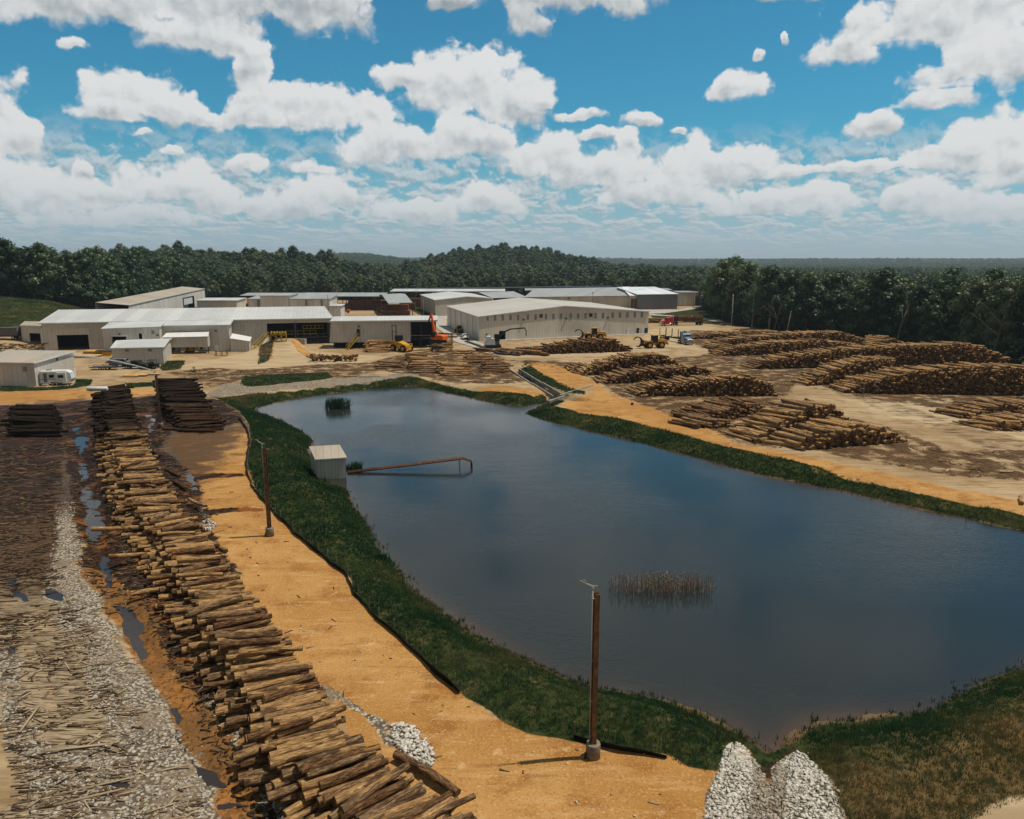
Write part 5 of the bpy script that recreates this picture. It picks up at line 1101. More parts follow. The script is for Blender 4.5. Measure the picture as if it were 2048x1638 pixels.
    r, a, b = block('long_warehouse', 'long beige warehouse with grey roof behind the large warehouse', 1050, 1259, 615, 594.5, 34, SIDT, ROOFG, 3.4, base1=617.5, top1=591.5); small(r, 'louvre', a, b, (1171, 1175, 592, 597), DOORW); small(r, 'vent', a, b, (1136, 1139, 595.5, 598), STEEL)
    r, a, b = block('metal_shed', 'dark metal walled shed under a glaring white roof', 1275, 1354, 619, 589, 34, SIDM, ROOFB, 2.6, base1=618, top1=588)
    r, a, b = block('metal_shed', 'open framed tan bay joining the dark metal shed to the long warehouse', 1260, 1275, 618.5, 591.5, 30, SIDT, ROOFB, 3.6); small(r, 'door', a, b, (1262, 1267, 597, 616), RUST); small(r, 'door', a, b, (1268.5, 1273, 597, 616), RUST)
    r, a, b = block('end_building', 'small tan building with pale doors at the far right end of the mill', 1356, 1398, 612, 585, 14, SIDT, ROOFG, .3); small(r, 'door', a, b, (1358, 1363, 593, 611), DOORW); small(r, 'door', a, b, (1366, 1372, 593, 611), DOORW); small(r, 'door', a, b, (1391, 1398, 592, 611), STEEL)
    # concrete surfaces
    def sheet(name, pts, z, mat):
        P_ = np.array([G2(*p) for p in pts]); mb = MB(); mb.face([(x, y, z) for x, y in P_][::-1] if poly_area(P_) < 0 else [(x, y, z) for x, y in P_]); tag(mb.build(name, mat), kind='structure')
    sheet('concrete_drive', [(690, 640), (862, 640), (870, 634), (1000, 612), (1005, 616), (893, 640), (893, 652), (955, 684), (1015, 708), (985, 707), (910, 684), (872, 655), (690, 645)], .14, CONC)
    sheet('concrete_road', [(1270, 620), (1355, 620), (1400, 612), (1420, 612), (1380, 620), (1330, 627), (1270, 629)], .16, CONC)
    sheet('concrete_kerb_path', [(1300, 628), (1440, 640), (1450, 644), (1440, 645), (1360, 634), (1300, 631)], .15, CONC)
def poly_area(P_): x, y = P_[:, 0], P_[:, 1]; return .5 * float(np.sum(x * np.roll(y, -1) - np.roll(x, -1) * y))
buildings()

# ------------------------------------------------------------------ near ground cover, stones, grass, fittings
def hz(x, y): return height(np.atleast_1d(x), np.atleast_1d(y))
def rand_in(polys, dens, seed, dmin=0, dmax=400, frame=True):
    r = np.random.default_rng(seed); out = []
    for p in polys:
        lo, hi = p.min(0), p.max(0); n = int((hi[0] - lo[0]) * (hi[1] - lo[1]) * dens); 
        if n < 1: continue
        q = r.uniform(lo, hi, (min(n, 900000), 2)); q = q[poly_sd(q[:, 0], q[:, 1], p) < 0]; out.append(q)
    q = np.concatenate(out); D = np.hypot(q[:, 0], q[:, 1]); k = (D > dmin) & (D < dmax)
    if frame:
        px = 1024 + FPX * q[:, 0] / (q[:, 1] * CT + 25 * ST); k &= (px > -150) & (px < 2200)
    return q[k]
def instmesh(name, T, TF, P, rotz, scale, mats, attrs=None, tilt=None, **kw):
    """numpy copy of a little template T at every P"""
    n = len(P); c, s = np.cos(rotz), np.sin(rotz); sc = scale if scale.ndim == 2 else np.repeat(scale[:, None], 3, 1)
    v = T if T.ndim == 3 else np.repeat(T[None], n, 0); v = v * sc[:, None, :]
    if tilt is not None:
        ca, sa = np.cos(tilt), np.sin(tilt); v = np.stack([v[..., 0] * ca[:, None] - v[..., 2] * sa[:, None], v[..., 1], v[..., 0] * sa[:, None] + v[..., 2] * ca[:, None]], -1)
    x = v[..., 0] * c[:, None] - v[..., 1] * s[:, None]; y = v[..., 0] * s[:, None] + v[..., 1] * c[:, None]
    V_ = np.stack([x, y, v[..., 2]], -1) + P[:, None]; m = v.shape[1]
    F_ = (TF[None] + (np.arange(n) * m)[:, None, None]).reshape(-1, TF.shape[1])
    at = {k: np.repeat(a, m) for k, a in (attrs or {}).items()}
    return np_mesh(name, V_.reshape(-1, 3), F_, mats, attrs=at, **kw)
def ico():
    t = (1 + 5 ** .5) / 2; v = np.array([(-1, t, 0), (1, t, 0), (-1, -t, 0), (1, -t, 0), (0, -1, t), (0, 1, t), (0, -1, -t), (0, 1, -t), (t, 0, -1), (t, 0, 1), (-t, 0, -1), (-t, 0, 1)]) / 1.9
    f = np.array([(0, 11, 5), (0, 5, 1), (0, 1, 7), (0, 7, 10), (0, 10, 11), (1, 5, 9), (5, 11, 4), (11, 10, 2), (10, 7, 6), (7, 1, 8), (3, 9, 4), (3, 4, 2), (3, 2, 6), (3, 6, 8), (3, 8, 9), (4, 9, 5), (2, 4, 11), (6, 2, 10), (8, 6, 7), (9, 8, 1)])
    return v, f
def mat_stone():
    m = mat_begin('limestone'); tv = ATT('tv', 2); n = NOI(POS(), 6, 4, .6)
    c = MIX(tv, c4(.17, .135, .09), c4(.60, .57, .51)); c = MIX(M('MULTIPLY', SS(n, .55, .75), .4), c, c4(.30, .23, .14)); mat_end(c, .85, n, .3, .03); return m
STONE = mat_stone()
def stones(name, q, smin, smax, seed, label, sink=.25, tvr=(.1, 1), pw=2.0, cat='gravel'):
    r = np.random.default_rng(seed); n = len(q); T, TF = ico(); T = T[None] * r.uniform(.58, 1.3, (n, 12, 1)); s = smin + (smax - smin) * r.random(n) ** pw
    sc = np.stack([s * r.uniform(.9, 1.6, n), s, s * r.uniform(.5, .85, n)], 1) * .5; z = height(q[:, 0], q[:, 1]) + s * (.5 - sink) * .7
    o = instmesh(name, T, TF, np.stack([q[:, 0], q[:, 1], z], 1), r.uniform(0, 6.28, n), sc, STONE, {'tv': r.uniform(*tvr, n)}, tilt=r.normal(size=n) * .35); tag(o, label, cat, kind='stuff')
def gravel_all():
    q = rand_in([RIPRAP], 120, 1, 0, 60); r = np.random.default_rng(2)
    # the swale between the two rock banks stays sparser and browner
    st_ = rand_in([RIPRAP + (RIPRAP - RIPRAP.mean(0)) * .10], 3.0, 77, 0, 60); q = np.concatenate([q, st_[poly_sd(st_[:, 0], st_[:, 1], POND) > .1]])
    cl = poly_line(q[:, 0], q[:, 1], W([(1535, 1500), (1540, 1560), (1530, 1640), (1520, 1760)])); k = (cl > .35) | (r.random(len(q)) < .45); q = q[k]; cl = cl[k]
    stones('riprap_stones', q[cl > .8], .07, .22, 3, 'white limestone riprap in two banks running down to the pond', .2, (.35, 1), 2.0); stones('swale_stones', q[cl <= .8], .09, .24, 4, 'brownish stones in the swale between the white riprap banks', .3, (0, .45))
    P = W([(780, 1455), (800, 1446), (830, 1455), (850, 1480), (865, 1500), (868, 1530), (845, 1545), (815, 1520), (790, 1490)]); stones('rock_pile', rand_in([P], 70, 5), .09, .26, 6, 'small heap of white stones at the foot of the long log row', 0.0, (.5, 1), 1.2)
    P2 = W([(402, 1045), (420, 1038), (434, 1048), (425, 1062), (404, 1060)]); stones('rock_pile', rand_in([P2], 30, 7), .10, .26, 8, 'little patch of white stones beside the middle of the log row', .1, (.5, 1))
    g = [rand_in([GRAVEL_N], 44, 9, 0, 52), rand_in([GRAVEL_N], 16, 10, 52, 90), rand_in([GRAVEL_S, GRAVEL_ROW], 26, 11, 0, 60), rand_in([GRAVEL_TL], 4, 12), rand_in([GRAVEL_RD], 2.0, 13)]
    q = np.concatenate(g); n = fnoise(q[:, 0], q[:, 1], 1.6, 2, 90) + np.random.default_rng(1).uniform(-.5, .5, len(q)); q = q[n > -.1]; stones('gravel', q, .05, .17, 14, 'pale crushed stone strips beside the bark mat and along the paths', .35, (0, .72))
    q = np.concatenate([rand_in([SAND], 1.3, 15, 0, 80), rand_in([OMUD, MUD], 1.2, 16, 0, 70)]); n = fnoise(q[:, 0], q[:, 1], 5, 2, 91) > .0; stones('loose_pebbles', q[n], .04, .15, 17, 'loose pebbles scattered on the orange sand track', .3, (.1, .9), 3)
gravel_all()
def mat_litter():
    m = mat_begin('wood_litter'); tv = ATT('tv', 2); n = NOI(POS(), 5, 3, .6); c = MIX(SS(tv, .2, .55), c4(.035, .022, .014), c4(.16, .105, .06)); c = MIX(SS(tv, .55, .95), c, c4(.40, .315, .205)); mat_end(c, .9, n, .3, .02); return m
LITTER = mat_litter()
def litter():
    T = np.array([(x, y, z) for z in (-.5, .5) for (x, y) in ((-.5, -.5), (.5, -.5), (.5, .5), (-.5, .5))]); TF = np.array([(0, 3, 2, 1), (4, 5, 6, 7), (0, 1, 5, 4), (1, 2, 6, 5), (2, 3, 7, 6), (3, 0, 4, 7)]); r = np.random.default_rng(31)
    def lay(q, lmin, lmax, w, ang, sp, tv, zoff=.03):
        n = len(q); L = lmin + (lmax - lmin) * r.random(n) ** 2.2; sc = np.stack([L, w * r.uniform(.5, 1.8, n), .04 * r.uniform(.5, 1.8, n)], 1); t = T[None] * np.ones((n, 1, 1)); t = t * np.where(t[..., :1] > 0, 1, 1)
        taper = r.uniform(.2, 1, (n, 1)); t = t.copy(); t[..., 1] *= np.where(t[..., 0] > 0, taper, 1)
        return t, np.stack([q[:, 0], q[:, 1], height(q[:, 0], q[:, 1]) + zoff], 1), R(ang) + r.normal(size=n) * R(sp), sc, r.uniform(*tv, n), r.normal(size=n) * .05
    mat_ = BARK; A = []
    q = rand_in([mat_], 14, 32, 0, 60); k = fnoise(q[:, 0], q[:, 1], 4, 3, 92) > -.05; A.append(lay(q[k], .12, 1.3, .05, 11, 16, (.1, 1)))
    A.append(lay(rand_in([mat_], 1.4, 33, 0, 60), .2, 1.0, .08, 30, 60, (.3, 1), .06)); q = rand_in([mat_], 3.2, 34, 56, 110); k = fnoise(q[:, 0], q[:, 1], 4, 3, 92) > -.1; A.append(lay(q[k], .3, 1.8, .08, 11, 16, (0, .62)))
    q = rand_in([MUD], 3.4, 35, 0, 120); k = (fnoise(q[:, 0], q[:, 1], 3.2, 3, 93) > -.05); k &= (poly_sd(q[:, 0], q[:, 1], OMUD) > 0) | (np.arange(len(q)) % 5 == 0); A.append(lay(q[k], .10, .8, .05, 20, 70, (0, .72)))
    q = rand_in([MUD, BARK], 3.0, 44, 58, 150); k = fnoise(q[:, 0], q[:, 1], 3.5, 3, 95) > -.12; A.append(lay(q[k], .3, 1.7, .12, 12, 35, (0, .55)))
    edge = W([(480, 1540), (620, 1580), (700, 1660), (760, 1700), (560, 1760), (330, 1300), (240, 1100), (190, 900), (215, 900), (300, 1130), (420, 1350)]); A.append(lay(rand_in([edge], 12, 36, 0, 110), .12, .9, .08, 20, 70, (0, .6)))
    q = rand_in(DEBRIS, .42, 37, 60, 330); k = fnoise(q[:, 0], q[:, 1], 6, 2, 94) > -.1; A.append(lay(q[k], .3, 2.0, .14, 120, 50, (0, .9))); q = rand_in([SAND], .10, 38, 0, 90); A.append(lay(q, .15, .7, .06, 0, 90, (.1, .8)))
    # the ends of the two rough pallets and long slabs in the mat
    for (px, py, ang, L) in [(200, 1330, 17, 4.5), (120, 1370, 15, 5), (250, 1560, 24, 6), (180, 1600, 20, 3), (60, 1440, 100, 2.5), (280, 1540, 95, 1.6), (150, 1500, 15, 3.0), (330, 1500, 30, 2.4), (220, 1350, 14, 4.2)]:
        q = np.array([G2(px, py)]); t, p, a, sc, tv, tl = lay(q, L, L, .12, ang, 1, (.7, .9), .12); A.append((t, p, a, sc, tv, tl))
    t, p, a, sc, tv, tl = [np.concatenate(k) for k in zip(*A)]; print('litter', len(p))
    tag(instmesh('wood_litter', t, TF, p, a, sc, LITTER, {'tv': tv}, tilt=tl), 'splintered bark and wood litter strewn over the yard', 'bark litter', kind='stuff')
litter()
def mat_grass():
    m = mat_begin('grass_blades'); tv = ATT('tv', 2); c = MIX(SS(tv, .0, .5), c4(.013, .046, .024), c4(.038, .092, .036)); c = MIX(SS(tv, .50, .9), c, c4(.21, .155, .06))
    d = N('ShaderNodeBsdfDiffuse'); setin(d, 0, c); t = N('ShaderNodeBsdfTranslucent'); setin(t, 0, c); mx = N('ShaderNodeMixShader'); mx.inputs[0].default_value = .3
    nt.links.new(d.outputs[0], mx.inputs[1]); nt.links.new(t.outputs[0], mx.inputs[2]); o = N('ShaderNodeOutputMaterial'); nt.links.new(mx.outputs[0], o.inputs[0]); return m
GRASSM = mat_grass()
def blades(q, hmin, hmax, seed, nb=7, w=.045, dry=0.0, z=None, dfun=None):
    r = np.random.default_rng(seed); n = len(q); z = height(q[:, 0], q[:, 1]) if z is None else z
    hn = .6 + .4 * np.clip(fnoise(q[:, 0], q[:, 1], 2.6, 2, 55) + .5, 0, 1.3); h = (hmin + (hmax - hmin) * r.random(n)) * hn
    a = r.uniform(0, 6.28, (n, nb)); rad = r.uniform(0, .17, (n, nb)); bx = q[:, :1] + np.cos(a) * rad; by = q[:, 1:] + np.sin(a) * rad; f = r.uniform(0, 3.14, (n, nb)); hh = h[:, None] * r.uniform(.5, 1.1, (n, nb)); lean = r.normal(size=(n, nb, 2)) * .22 * hh[..., None]
    ww = w * r.uniform(.7, 1.5, (n, nb)); dx, dy = np.cos(f) * ww / 2, np.sin(f) * ww / 2; zz = z[:, None] - .04 + 0 * hh
    v = np.stack([np.stack([bx - dx, by - dy, zz], -1), np.stack([bx + dx, by + dy, zz], -1), np.stack([bx + lean[..., 0], by + lean[..., 1], zz + hh], -1)], 2).reshape(-1, 3)
    tv = np.clip(.28 + .30 * fnoise(q[:, 0], q[:, 1], 3.5, 3, 56) + dry * np.clip(fnoise(q[:, 0] + 50, q[:, 1], 5.5, 3, 57) + .25, 0, 1) + r.normal(size=n) * .12, 0, 1)
    if dfun is not None: tv = np.clip(tv + dfun(q[:, 0], q[:, 1]), 0, 1)
    return v, np.repeat(np.clip(tv[:, None] + r.normal(size=(n, nb)) * .08, 0, 1).ravel(), 3)
def grass_all():
    A = []
    def sel(polys, dens, seed, d0, d1, lo=-.15):
        q = rand_in(polys, dens, seed, d0, d1); k = (poly_sd(q[:, 0], q[:, 1], POND) > lo) & (poly_sd(q[:, 0], q[:, 1], RIPRAP) > .15) & (poly_sd(q[:, 0], q[:, 1], TAN_BR) > 0); return q[k]
    lo, hi = POND.min(0) - 4, POND.max(0) + 4; ring = np.random.default_rng(99).uniform(lo, hi, (200000, 2)); rs = poly_sd(ring[:, 0], ring[:, 1], POND); rk = (rs > -.1) & (rs < 2.6) & (np.hypot(ring[:, 0], ring[:, 1]) < 190) & (poly_sd(ring[:, 0], ring[:, 1], RIPRAP) > .3) & (poly_line(ring[:, 0], ring[:, 1], FLUME) > 2.2); A.append(blades(ring[rk], .18, .5, 98, 6, .04, .5))
    GL = GRASS_L; A.append(blades(sel([GL], 55, 1, 0, 62), .15, .42, 2, 7, .028, .15, dfun=lambda x, y: .5 * sst(-np.hypot(x, y), -50, -40) * np.clip(fnoise(x, y, 4, 2, 58) + .35, 0, 1))); A.append(blades(sel([GL], 34, 3, 62, 150), .15, .45, 4, 6, .045, .15)); A.append(blades(sel([GRASS_BR], 48, 5, 0, 75), .15, .46, 6, 7, .035, .7, dfun=lambda x, y: .45 * sst(-poly_sd(x, y, DRY), -1.5, 2)))
    A.append(blades(sel([GRASS_R, GRASS_TOP], 24, 7, 50, 190), .15, .48, 8, 6, .05, .8)); A.append(blades(sel(GRASS_MISC, 9, 9, 60, 300), .15, .4, 10, 6, .07, .25))
    q = sel([RIPRAP], 1.2, 11, 0, 60); q = rand_in([RIPRAP], .9, 12, 0, 60); A.append(blades(q, .2, .4, 13, 8, .04, .1, height(q[:, 0], q[:, 1]) + .15))
    sl = np.array([(-430, 262), (-430, 420), (-150, 400), (-128, 300), (-128, 262), (-158, 236), (-240, 236)]); A.append(blades(rand_in([sl], 1.6, 14, 0, 420), .2, .5, 15, 5, .16, .9))
    # emergent stems at the waterline
    n = len(POND); q = []; r = np.random.default_rng(16)
    for i in range(n):
        a, b = POND[i], POND[(i + 1) % n]; L = np.linalg.norm(b - a); k = int(L * 3.0); t = r.random(k)[:, None]; q.append(a + (b - a) * t + r.normal(size=(k, 2)) * .28)
    q = np.concatenate(q); q = q[(np.hypot(q[:, 0], q[:, 1]) < 170) & (poly_sd(q[:, 0], q[:, 1], RIPRAP) > .3)]; A.append(blades(q, .25, .7, 17, 6, .06, .25, np.maximum(height(q[:, 0], q[:, 1]), WATER - .02)))
    v = np.concatenate([a[0] for a in A]); tv = np.concatenate([a[1] for a in A]); print('blades', len(v) // 3)
    tag(np_mesh('grass', v, np.arange(len(v)).reshape(-1, 3), GRASSM, attrs={'tv': tv}), 'rough green grass on the pond banks and verges', 'grass', kind='stuff')
grass_all()
def puddles():
    m = mat_water('puddle_water', False, (.035, .028, .024), .03, .25)
    for pts in PUDDLES:
        P_ = W(pts); c = P_.mean(0); rr = np.linalg.norm(P_ - c, axis=1)[:, None]; g = np.random.default_rng(3).uniform(P_.min(0), P_.max(0), (500, 2)); g = g[poly_sd(g[:, 0], g[:, 1], P_) < 0]; z = float(np.percentile(height(g[:, 0], g[:, 1]), 50)); P_ = c + (P_ - c) * (1 + .8 / rr)
        if poly_area(P_) < 0: P_ = P_[::-1]
        mb = MB(); mb.face([(x, y, z) for x, y in P_]); tag(mb.build('puddle', m), kind='structure')
puddles()
# ---------------------------------------------------------------- sprinkler posts
BEAM = plain('weathered_steel_post', (.16, .085, .045), .75, var=.5, scale=2.5, dirt=(.06, .05, .045)); GALV = plain('galvanised_pipe', (.30, .29, .27), .5, var=.3); CONB = plain('stained_concrete', (.22, .185, .14), .9, var=.4, scale=2, dirt=(.12, .09, .06))
def post(px, py, h, rz, label, rb=.37):
    x, y, _ = G(px, py); z = float(hz(x, y)[0]); r = empty('sprinkler_post', (x, y, z), rz, label, 'post', 'sprinkler posts along the log yard')
    mb = MB(); mb.tube([(0, 0, -.3), (0, 0, .74), (0, 0, .80)], [rb, rb, rb * .94], 24, smooth=True); mb.build('concrete_base', CONB, r)
    mb = MB(); w, d = .26, .30
    mb.box(-w / 2, -d / 2, .8, w / 2, -d / 2 + .03, h); mb.box(-w / 2, d / 2 - .03, .8, w / 2, d / 2, h); mb.box(-.012, -d / 2 + .03, .8, .012, d / 2 - .03, h - .02); mb.build('steel_post', BEAM, r)
    mb = MB(); mb.tube([(-.20, 0, .3), (-.20, 0, h + .25)], .035, 8)
    for z_ in (1.2, h * .35, h * .6, h - .3): mb.box(-.25, -.06, z_, -.12, .06, z_ + .05)
    mb.build('riser_pipe', GALV, r)
    mb = MB(); mb.tube([(-.20, 0, h + .2), (-.20, 0, h + .38)], .06, 8); mb.tube([(-.16, 0, h + .36), (-.45, .0, h + .50), (-.85, .0, h + .74)], [.05, .04, .025], 8); mb.obox((-.20, 0, h + .40), (.05, .02, h + .34), .04, .09); mb.tube([(-.5, 0, h + .62), (-.7, 0, h + .78)], .02, 6); mb.build('sprinkler_head', GALV, r)
    mb = MB(); mb.tube([(-.20, 0, .34), (-.42, -.05, .3), (-.46, -.05, -.1)], .05, 8); mb.box(-.3, -.1, .5, -.12, .1, .68); mb.build('valve', STEEL, r)
    return r
post(1186, 1512, 9.0, R(8), 'nearest tall rusty steel post with concrete base on the sand track'); post(540, 1072, 8.4, R(-10), 'rusty steel post on the sand track by the black fence, middle one of three')
P3 = post(322, 856, 8.3, R(15), 'farthest steel post, between the two soaked log stacks'); 
def jet():
    r = np.random.default_rng(8); p0 = np.array(P3.location) + (-.8, 0, 9.0); p1 = np.array(G(-30, 700, 0)); ex = 27.0; n = 7000; t = r.random(n) ** 1.3
    d = np.array((-1, .18, 0)); d /= np.linalg.norm(d); z = p0[2] + 6.6 * t - 4.6 * t ** 2; sp = .04 + .55 * t ** 1.3; P_ = p0[None] + d[None] * (t * ex)[:, None]; P_[:, 2] = z; P_ += r.normal(size=(n, 3)) * sp[:, None] * (.5, .5, .55); P_[:, 2] -= np.abs(r.normal(size=n)) * sp * .8
    T, TF = ico(); s = r.uniform(.010, .022, n) * (1 - .3 * t); m = mat_begin('spray_water'); mat_end(c4(.75, .80, .82), .3); tag(instmesh('water_spray', T, TF, P_, r.uniform(0, 6, n), np.stack([s * 2.5, s, s], 1), m), 'white jet of water spraying left from the farthest sprinkler post', 'water spray', kind='stuff')
jet()
# ---------------------------------------------------------------- silt fence
def silt():
    m = plain('black_silt_fabric', (.012, .013, .014), .7, var=.4); st = plain('fence_stake', (.22, .19, .14), .8)
    def run(pts, h, label, lean, seed):
        P_ = W(pts); r = np.random.default_rng(seed); S = np.concatenate([[0], np.cumsum(np.linalg.norm(np.diff(P_, axis=0), axis=1))]); n = int(S[-1] / .35); s = np.linspace(0, S[-1], n); x = np.interp(s, S, P_[:, 0]); y = np.interp(s, S, P_[:, 1])
        x = x + .12 * vnoise(s, s * 0, 1.8, seed); z = hz(x, y); root = empty('silt_fence', (x[0], y[0], z[0]), 0, label, 'fence'); nx = np.gradient(y, s); ny = -np.gradient(x, s); hh = h * (.8 + .25 * vnoise(s, s * 0, 2.5, seed + 1)); ln = lean + .12 * vnoise(s, s * 0, .9, seed + 2)
        V_ = []; 
        for off in (0, .02):
            V_.append(np.stack([x + off * nx, y + off * ny, z - .05], 1)); V_.append(np.stack([x + nx * (ln * hh * .5 + off), y + ny * (ln * hh * .5 + off), z + hh * .5], 1)); V_.append(np.stack([x + nx * (ln * hh + off), y + ny * (ln * hh + off), z + hh], 1))
        V_ = np.concatenate(V_) - np.array(root.location); F_ = []
        for lv in (0, 1, 3, 4): i = np.arange(n - 1); F_.append(np.stack([i + lv * n, i + 1 + lv * n, i + 1 + (lv + 1) * n, i + (lv + 1) * n], 1))
        i = np.arange(n - 1); F_.append(np.stack([i + 2 * n, i + 1 + 2 * n, i + 1 + 5 * n, i + 5 * n], 1)); np_mesh('fabric', V_, np.concatenate(F_), m, root)
        k = 0
        while k < n:
            mb = MB(); p = np.array((x[k] - .04 * nx[k], y[k] - .04 * ny[k], z[k])) - np.array(root.location); mb.obox(p - (0, 0, .1), p + np.array((r.normal() * .05, r.normal() * .05, 1.0)), .045, .045); mb.build('stake', st, root); k += int(2.2 / .35)
    run([(478, 838), (497, 862), (501, 885), (494, 925), (498, 955), (510, 982), (545, 1022), (600, 1077), (650, 1117), (700, 1157), (707, 1190), (760, 1242), (820, 1297), (880, 1352), (920, 1388)], .5, 'long black silt fence along the grass edge of the sand track', .25, 3)
    run([(1145, 1474), (1180, 1486), (1240, 1500), (1290, 1508), (1334, 1516)], .42, 'short sagging black silt fence behind the nearest post', .5, 5)
silt()
# ---------------------------------------------------------------- pump house and intake pipes
DRUST = plain('dark_rust', (.115, .050, .030), .8, var=.5, scale=3, dirt=(.04, .025, .02))
def pump():
    fl, fr = np.array(G2(634, 957, -1.0)), np.array(G2(692.5, 953, -1.0)); zf = HZ(634, 918, 0, fl[1]) + .1; bl = np.array(G2(620, 936, -1.0)); kk = bl - fl; kk = kk / np.linalg.norm(kk) * 4.0; bl, br = fl + kk, fr + kk; zf -= .1; zb = zf + .55; r = root_at('pump_house', (*((fl + fr) / 2),), 'small pale metal pump house with cream roof on the pond bank', 'shed')
    mb = MB(); wall(mb, fl, fr, -1.3, zf, zf); wall(mb, fr, br, -1.3, zf, zb); wall(mb, br, bl, -1, zb, zb); wall(mb, bl, fl, -1.0, zb, zf); part(mb, 'wall', siding('pump_house_siding', (.44, .42, .35), .45, .42), r)
    t = (fr - fl) / np.linalg.norm(fr - fl); k = kk / 4.0; mb = MB(); slab(mb, fix_up([(*(fl - t * .15 - k * .2), zf + .03), (*(fr + t * .15 - k * .2), zf + .03), (*(br + t * .15 + k * .1), zb + .1), (*(bl - t * .15 + k * .1), zb + .1)]), .06); part(mb, 'roof', ROOFT, r)
    mb = MB(); mb.obox((*(fl - t * .16 - k * .22), zf - .03), (*(fr + t * .16 - k * .22), zf - .03), .05, .14); part(mb, 'trim', TRIM, r)
    mb = MB(); c = bl - t * 1.2; mb.obox((*(c), -1), (*c, 3.4), .07, .07); mb.obox((*(c - t * .5), 2.6), (*c, 2.8), .05, .05); part(mb, 'mast', STEEL, r)
    a = np.array(G2(695, 946, WATER)); e = np.array(G2(926, 934, WATER)); r = root_at('intake_pipes', (*a, WATER), 'three rusty pipes on legs running from the pump house out over the pond', 'pipe')
    d = (e - a) / np.linalg.norm(e - a); n = np.array((-d[1], d[0]))
    for i, o in enumerate((-.32, .0, .34)):
        mb = MB(); p = [(*(a + n * o), WATER + .10), (*(a + (e - a) * .5 + n * o), WATER + .62), (*(e + n * o), WATER + 1.2)]
        if i != 1: p += [(*(e + d * 1.1 + n * o), WATER + .75), (*(e + d * 1.15 + n * o), WATER - .5)]
        mb.tube(p, .11, 8); part(mb, 'pipe', DRUST, r)
    for f, h in ((.12, .28), (.97, 1.2)):
        mb = MB(); c = a + (e - a) * f
        for o in (-.42, .42): mb.obox((*(c + n * o), WATER - .6), (*(c + n * o), WATER + h - .05), .06, .06)
        mb.obox((*(c - n * .45), WATER + h - .12), (*(c + n * .45), WATER + h - .12), .06, .06); part(mb, 'support_frame', RUST, r)
    # bush beside the shed, plants on the bank
    q = np.random.default_rng(3).normal(size=(70, 2)) * (.45, .35) + np.array(G2(708, 935, -1)); v, tv = blades(q, .7, 1.5, 4, 7, .10, 0, np.full(70, WATER)); tag(np_mesh('bush', v, np.arange(len(v)).reshape(-1, 3), GRASSM, attrs={'tv': tv * .6}), 'dark leafy bush right beside the pump house', 'bush')
    q = np.random.default_rng(5).normal(size=(50, 2)) * (.3, .25) + np.array(G2(762, 1115, -1)); v, tv = blades(q, .4, .9, 4, 7, .08, 0, np.full(50, WATER)); tag(np_mesh('bush', v, np.arange(len(v)).reshape(-1, 3), GRASSM, attrs={'tv': tv * .6}), 'small dark bush at the waterline halfway along the left bank', 'bush')
pump()
def reeds():
    def clump(px, py, rx, ry, n, h0, h1, col, label, w, head, seed):
        r = np.random.default_rng(seed); cx, cy = G2(px, py, WATER); mb = MB(); m = plain('reed_stems_%d' % seed, col, .8, var=.5, scale=4)
        for i in range(n):
            a = r.uniform(0, 6.28); q = r.random() ** .6; x = cx + math.cos(a) * rx * q; y = cy + math.sin(a) * ry * q; h = r.uniform(h0, h1); ln = r.normal(size=2) * h * (.10 if r.random() < .82 else .55); hp = h * (1 if abs(ln[0]) < h * .4 else .55)
            p0 = np.array((x, y, WATER - .1)); p1 = p0 + (ln[0], ln[1], hp); f = r.uniform(0, 3.14); dx = np.array((math.cos(f), math.sin(f), 0)) * w / 2; mb.face([p0 - dx, p0 + dx, p1 + dx * .6, p1 - dx * .6]); f2 = np.array((-dx[1], dx[0], 0)); mb.face([p0 - f2, p0 + f2, p1 + f2 * .6, p1 - f2 * .6])
            if head and r.random() < .5: mb.obox(p1, p1 + np.array((ln[0] * .1, ln[1] * .1, .16)), .045, .045)
            for k in range(2):
                if r.random() < .6: b = p0 + (p1 - p0) * r.uniform(.3, .8); e = b + np.array((r.normal() * .22, r.normal() * .22, r.uniform(-.05, .25))); mb.face([b - dx * .8, b + dx * .8, e])
        tag(mb.build('reed_clump', m), label, 'reeds')
    clump(1322, 1180, 4.3, 1.25, 520, .6, 1.4, (.36, .26, .17), 'clump of dry brown reeds standing in the pond behind the nearest post', .026, True, 1); clump(675, 816, 2.3, 1.3, 260, 1.2, 2.1, (.035, .085, .035), 'clump of tall green reeds at the far left end of the pond', .09, False, 2)
reeds()
CONB2 = plain('mossy_concrete', (.30, .28, .23), .9, var=.4, scale=.8, dirt=(.12, .11, .07))
